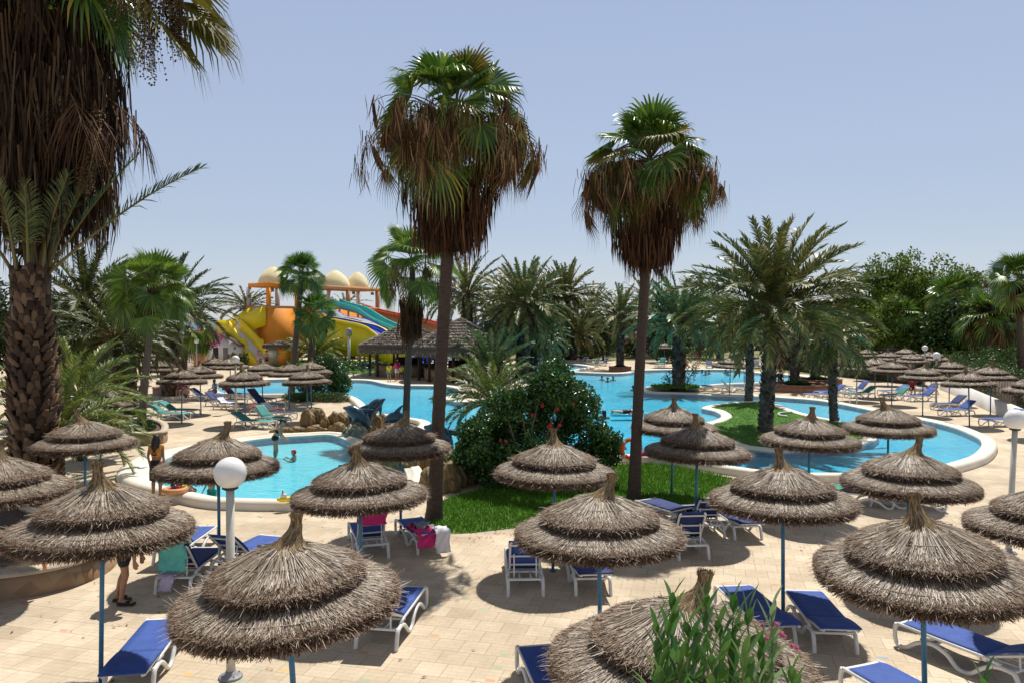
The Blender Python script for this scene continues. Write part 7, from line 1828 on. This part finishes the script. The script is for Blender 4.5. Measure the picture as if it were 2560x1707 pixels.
# person lying on a float
p = G(1570, 1038, ZW)
o = thing('inflatable_mat', 'light blue inflatable mat with a person lying on it in mid pool', 'pool float', (p.x, p.y, ZW + .02), R(4)); mb = MB()
for k in range(5): mb.tube([(-.85, -.24 + .12 * k, .03), (.85, -.24 + .12 * k, .03)], .065, 8)
mb.build('air_tubes', M['float_blue'], o, True); mb = MB(); mb.tube([(.86, -.28, .05), (.86, .28, .05)], .09, 8); mb.build('pillow', M['float_blue'], o, True)
person('person lying on the light blue inflatable mat in the pool', (p.x - .85, p.y, ZW + .20), -86, joints(elb=(.3, -.02, 1.15), wri=(.36, .05, .93)), 'skin', False, .014, [('trunks', 'black_cloth')], 'short', .98, True, (-90, 0))
# people at the bar, on the stairs, on loungers
def gp(px, py, z=0): q = G(px, py, z); return (q.x, q.y, z)
VX = .018
person('youth in a yellow shirt and green shorts standing by the basin at the bar', gp(973, 954), 20, joints(), 'skin', False, VX, [('shirt', 'yellow_cloth'), ('shorts', 'green_cloth')], 'short', .88)
person('woman in a bright pink top standing at the bar', gp(993, 951), 40, joints(elb=(.24, .08, 1.14), wri=(.16, .28, 1.05)), 'skin', True, VX, [('shirt', 'pink_cloth'), ('shorts', 'white_cloth')], 'long', 1.0)
person('child in a lime shirt beside the medium fan palm trunk at the bar', gp(1004, 948), 10, joints(), 'skin', False, VX, [('shirt', 'lime_cloth'), ('trunks', 'cloth_navy')], 'short', .7)
person('person in a red shirt seated inside the larger bar', (G(1140, 945).x, 63.5, .35), 175, joints(**SIT), 'skin_tan', False, VX, [('shirt', 'red_cloth'), ('shorts', 'black_cloth')], 'short', 1.05)
q = G(1172, 958); person('person with bare back on the bar stool left of the young bluish palm', (q.x, q.y + .05, .33), 10, joints(**SIT), 'skin', False, VX, [('shorts', 'cloth_navy')], 'short', 1.0)
q = G(1200, 960); person('person in red on the bar stool nearest the young bluish palm', (q.x, q.y + .05, .33), -10, joints(**SIT), 'skin', False, VX, [('top', 'red_cloth'), ('shorts', 'cloth_navy')], 'short', 1.0)
person('woman in white shorts at the foot of the yellow stairs', gp(646, 914), 0, joints(), 'skin', True, VX, [('bikini', 'white_cloth'), ('shorts', 'lilac_cloth')], 'bun', 1.0)
person('shirtless man in dark trunks at the foot of the yellow stairs', gp(667, 917), 5, joints(), 'skin', False, VX, [('trunks', 'black_cloth')], 'short', 1.05)
def seat_on(px, py, rz, label, cl, skin='skin', hair='short', sc=1.0, z=-.08): person(label, gp(px, py)[:2] + (z,), rz, joints(**SIT), skin, False, VX, cl, hair, sc)
seat_on(537, 993, 150, 'man in a white shirt sitting with his back to the lamp by the left basin', [('shirt', 'white_cloth'), ('shorts', 'grey_cloth')])
seat_on(466, 1003, 200, 'child in dark shorts sitting on the navy lounger edge at left', [('trunks', 'cloth_navy')], 'skin', 'short', .85)
seat_on(455, 990, 170, 'person in red sitting on the navy lounger at left', [('shirt', 'red_cloth'), ('shorts', 'cloth_navy')], 'skin', 'long')
seat_on(1950, 962, 180, 'dark clothed person sitting right of the big date palm trunk by the planter', [('shirt', 'black_cloth'), ('shorts', 'black_cloth')], 'skin_tan')
seat_on(1716, 921, 180, 'person sitting on the far pool edge right of the thick palm', [('trunks', 'black_cloth')], 'skin', 'short', .95, -.1)
seat_on(2280, 985, 160, 'person in dark red sitting in the shade of the right parasol group', [('shirt', 'darkred_cloth'), ('shorts', 'black_cloth')], 'skin_tan')
person('person in a dark red top standing far beyond the pool, right of the thick palm', gp(1745, 912), 0, joints(), 'skin', True, VX, [('shirt', 'darkred_cloth'), ('shorts', 'cloth_navy')], 'short', 1.0)

# ================================================================ TOWELS AND SMALL THINGS
def towel(name, label, lg, path, width, m, y0=0.0, z_noise=.012, group=None, seed=1):
    """cloth strip in the local frame of a lounger: path = list of (x, z)"""
    X, Y, hd = lg[0], lg[1], R(lg[2]); rg = np.random.default_rng(seed); P = catmull([(x, 0, z) for x, z in path], 6); n = len(P); k = 9; mb = MB(); vs = []
    for i, p in enumerate(P):
        for q in range(k):
            v = (q / (k - 1) - .5) * width; w = math.sin(i * .7 + q * 1.3 + seed) * z_noise
            t = P[min(i + 1, n - 1)] - P[max(i - 1, 0)]; nn = Vector((-t.z, 0, t.x)).normalized()
            pp_ = p + nn * (w + .012) + Vector((0, y0 + v + .02 * math.sin(i * .5 + seed), 0)); vs.append(pp_)
    N_ = len(vs); off = Vector((0, 0, -.012)); allv = [tuple(v) for v in vs] + [tuple(v + off) for v in vs]
    f = [(i * k + q, (i + 1) * k + q, (i + 1) * k + q + 1, i * k + q + 1) for i in range(n - 1) for q in range(k - 1)]
    e = [i for i in range(k)] + [i * k + k - 1 for i in range(1, n)] + [(n - 1) * k + q for q in range(k - 2, -1, -1)] + [i * k for i in range(n - 2, 0, -1)]
    mb.add(allv, f + [tuple(N_ + a for a in q[::-1]) for q in f] + [(e[i], N_ + e[i], N_ + e[(i + 1) % len(e)], e[(i + 1) % len(e)]) for i in range(len(e))])
    o = mb.build(name, M[m], None, True, (X, Y, 0)); o.rotation_euler = (0, 0, hd); tag(o, label, 'towel', group); return o
def bk(ang, s, h=.03): a = R(ang); return (.345 + s * math.cos(a) - h * math.sin(a), .372 + s * math.sin(a) + h * math.cos(a))
def over_back(ang, s0, hang): t = bk(ang, .70, .02); return [bk(ang, s0), bk(ang, .5), bk(ang, .66, .035), (t[0] + .03, t[1] + .03), (bk(ang, .69, -.07)[0], bk(ang, .69, -.07)[1]), (bk(ang, .5, -.09)[0] + .03, t[1] - hang * .6), (t[0] + .02, t[1] - hang)]
L7 = LOUNGERS[7]; towel('towel', 'turquoise towel hanging over the raised back of the navy lounger', L7, over_back(50, .25, .5), .52, 'aqua_cloth', .0)
L2 = LOUNGERS[2]; towel('towel', 'deep pink towel draped over the raised lounger back under the left parasol', L2, over_back(60, .3, .28), .58, 'pink_cloth', 0, seed=2)
L3 = LOUNGERS[3]; towel('towel', 'bright pink towel heaped on the flat lounger and hanging down its side', L3, [(-.1, .40), (.15, .44), (.4, .46), (.62, .50), (.80, .52), (.93, .50), (1.0, .40), (1.02, .22)], .42, 'pink_cloth', -.16, .03, seed=3)
towel('towel', 'crumpled grey towel on top of the bright pink one', L3, [(.1, .47), (.25, .52), (.42, .53), (.6, .52), (.7, .54)], .36, 'grey_cloth', -.08, .045, seed=4)
towel('towel', 'white towel hanging from the end of the lounger with the pink heap', L3, [(.5, .48), (.75, .53), (.95, .56), (1.05, .50), (1.08, .3), (1.09, .08)], .32, 'white_cloth', .16, seed=5)
towel('towel', 'lilac cloth hanging low at the rear of the lounger beside the bending person', L7, [(.60, .34), (.72, .33), (.80, .31), (.845, .24), (.85, .08)], .24, 'lilac_cloth', -.1, seed=6)
L24 = LOUNGERS[24]; towel('towel', 'white towel spread on the navy lounger left of the lamp post', L24, [(-.9, .40), (-.5, .395), (0, .39), (.34, .40), bk(42, .2), bk(42, .4)], .5, 'white_cloth', seed=7)
L29 = LOUNGERS[29]; towel('towel', 'dark red towel covering the lounger behind the black one', L29, [(-.97, .39), (-.5, .40), (0, .395), (.34, .40), bk(10, .3), bk(10, .66)], .6, 'darkred_cloth', seed=8)
L30 = LOUNGERS[30]; towel('towel', 'pale aqua towel on the navy lounger above the rocks', L30, [(-.97, .39), (-.6, .40), (-.2, .395), (.1, .40)], .55, 'aqua_cloth', seed=9)
L18 = LOUNGERS[18]; towel('towel', 'folded green towel on the white lounger by the right coping', L18, [(.2, .42), (.45, .44), (.7, .45), (.9, .43)], .5, 'green_cloth', seed=10, z_noise=.03)
L33 = LOUNGERS[33]; towel('towel', 'dark red towel over the raised back behind the seated people', L33, over_back(40, .2, .3), .5, 'red_cloth', seed=11)
# lifebuoy on a thin post
p = A(1578, 1121, 22.7); o = thing('lifebuoy_stand', 'orange lifebuoy on a thin post behind the right tall palm trunk', 'lifebuoy', (p.x, p.y, 0), 0)
mb = MB(); mb.tube([(0.1, .08, 0), (0.1, .08, p.z + .3)], .02, 8); mb.build('post', M['white_plastic'], o)
mb = MB(); mb.tube([(.27 * math.cos(t), .0, p.z + .27 * math.sin(t)) for t in np.linspace(0, 2 * math.pi, 33)], .058, 10, caps=False); rb = mb.build('ring', M['ring_orange'], o, True)
for k in range(4):
    a = .785 + k * 1.571; mb = MB(); c = Vector((.27 * math.cos(a), 0, p.z + .27 * math.sin(a))); t = Vector((-math.sin(a), 0, math.cos(a))); mb.tube([c - t * .03, c + t * .03], .061, 10); mb.build('white_band', M['white_wall'], rb)
mb = MB(); mb.tube([(.345 * math.cos(t), -.01, p.z + .345 * math.sin(t) - .02 * abs(math.sin(2 * t))) for t in np.linspace(0, 2 * math.pi, 41)], .007, 5, caps=False); mb.build('rope', M['rope'], rb)
# pool ladder
p = G(2130, 1003, ZT); o = thing('pool_ladder', 'steel pool ladder at the far side of the island channel', 'pool ladder', (p.x, p.y, 0), .35)
for s_ in (-.26, .26): mb = MB(); mb.tube(catmull([(s_, .45, .2), (s_, .42, .85), (s_, .25, 1.05), (s_, .0, .95), (s_, -.1, .5), (s_, -.1, -.35)], 5), .022, 8); mb.build('rail', M['steel'], o, True)
for z in (-.1, .12): mb = MB(); mb.box((0, -.1, z), (.5, .08, .03)); mb.build('step', M['steel'], o)
# hose on the island
mb = MB(); mb.tube(catmull([G(1980, 1029, .27), G(1965, 1029.5, .28), G(1951, 1031, .28), G(1946, 1034, .28), G(1953, 1038, .28), G(1968, 1040, .27)], 6), .045, 8); tag(mb.build('hose', M['white_plastic'], None, True), 'thick white hose bent on the island lawn', 'hose')
# plastic cup, toys
p = G(122, 1418, .48); o = MB(); o.lathe([(.028, 0), (.03, .005), (.042, .13), (.040, .13), (.027, .008)], 16); tag(o.build('plastic_cup', M['orange_pale'], None, True, (p.x, p.y - .12, .481)), 'pale plastic cup on the stone rim of the curved planter', 'cup')
p = G(712, 1252, ZT); o = thing('toy_boat', 'yellow toy boat on the near paddling pool rim', 'toy', (p.x, p.y, ZT + .005), .2); mb = MB(); mb.tube([(-.2, 0, .05), (-.1, 0, .045), (.12, 0, .045), (.24, 0, .08)], [.03, .07, .075, .02], 10); mb.build('hull', M['yellow'], o, True); mb = MB(); mb.box((-.02, 0, .14), (.14, .09, .1)); mb.build('cabin', M['white_plastic'], o); mb = MB(); mb.tube([(-.05, 0, .18), (-.05, 0, .28)], .02, 8); mb.build('funnel', M['red_cloth'], o)
p = G(438, 1230, ZT); o = thing('inflatable_ring', 'orange edged inflatable ring on the paddling pool rim beside the sitting person', 'swim ring', (p.x, p.y, ZT), 0); mb = MB(); mb.tube([(.27 * math.cos(t), .27 * math.sin(t), .07) for t in np.linspace(0, 2 * math.pi, 25)], .075, 10, caps=False); mb.build('tube', M['orange_pale'], o, True); mb = MB(); mb.lathe([(.02, .06), (.24, .065)], 20); mb.build('seat_sheet', M['white_plastic'], o)
for k, (dx, dy, m, lb) in enumerate(((.1, -.05, 'red_cloth', 'red toy bucket in the inflatable ring'), (.22, .06, 'yellow', 'yellow toy bucket in the inflatable ring'), (.0, .08, 'slide_blue', 'blue toy bucket in the inflatable ring'))):
    b_ = thing('toy_bucket', lb, 'toy', (p.x + dx, p.y + dy, ZT + .075), 0, 'toy buckets'); mb = MB(); mb.lathe([(.045, 0), (.065, .12), (.06, .12), (.04, .01)], 14); mb.build('pail', M[m], b_); mb = MB(); mb.tube([(.063 * math.cos(t), 0, .12 + .06 * math.sin(t)) for t in np.linspace(0, math.pi, 9)], .005, 5); mb.build('handle', M['white_plastic'], b_)
p = G(1612, 1140, ZT); o = thing('pink_float', 'pink inflatable lying on the coping right of the lifebuoy', 'pool float', (p.x, p.y, ZT + .01), .3); mb = MB(); mb.tube([(-.35, 0, .07), (-.1, .02, .08), (.2, 0, .07), (.4, -.02, .06)], [.05, .09, .08, .04], 10); mb.build('air_body', M['pink_cloth'], o, True)
# fallen leaves and petals blown about the paving near the lawn and palms
M['litter'] = mat('litter', None, 0.8, island=[(0, (0.10, 0.05, 0.02)), (0.5, (0.30, 0.15, 0.05)), (1, (0.55, 0.24, 0.12))])
rg = np.random.default_rng(123); mb = MB(); T = []
for cx_, cy_, n, sp in ((1130, 1335, 70, .5), (1330, 1320, 50, .5), (1000, 1320, 40, 1.2), (620, 1340, 40, 1.4), (330, 1520, 40, 1.0), (1580, 1290, 30, .5), (1250, 1600, 30, 1.5), (2000, 1400, 40, 2.0), (350, 1180, 40, 1.0)):
    p = G(cx_, cy_)
    for k in range(n):
        x, y = p.x + rg.normal(0, sp * 1.5), p.y + rg.normal(0, sp); a = rg.uniform(0, 6.28); L_ = rg.uniform(.025, .06); w = L_ * rg.uniform(.2, .4)
        d = np.array([math.cos(a), math.sin(a), 0]); q = np.array([-math.sin(a), math.cos(a), 0]); c = np.array([x, y, .012])
        T.append([c - d * L_, c + q * w + [0, 0, .012], c + d * L_ + [0, 0, .004], c - q * w + [0, 0, .008]])
mb.quads(T); tag(mb.build('fallen_leaves', M['litter']), 'small dry fallen leaves scattered on the paving', 'leaves', kind='stuff')
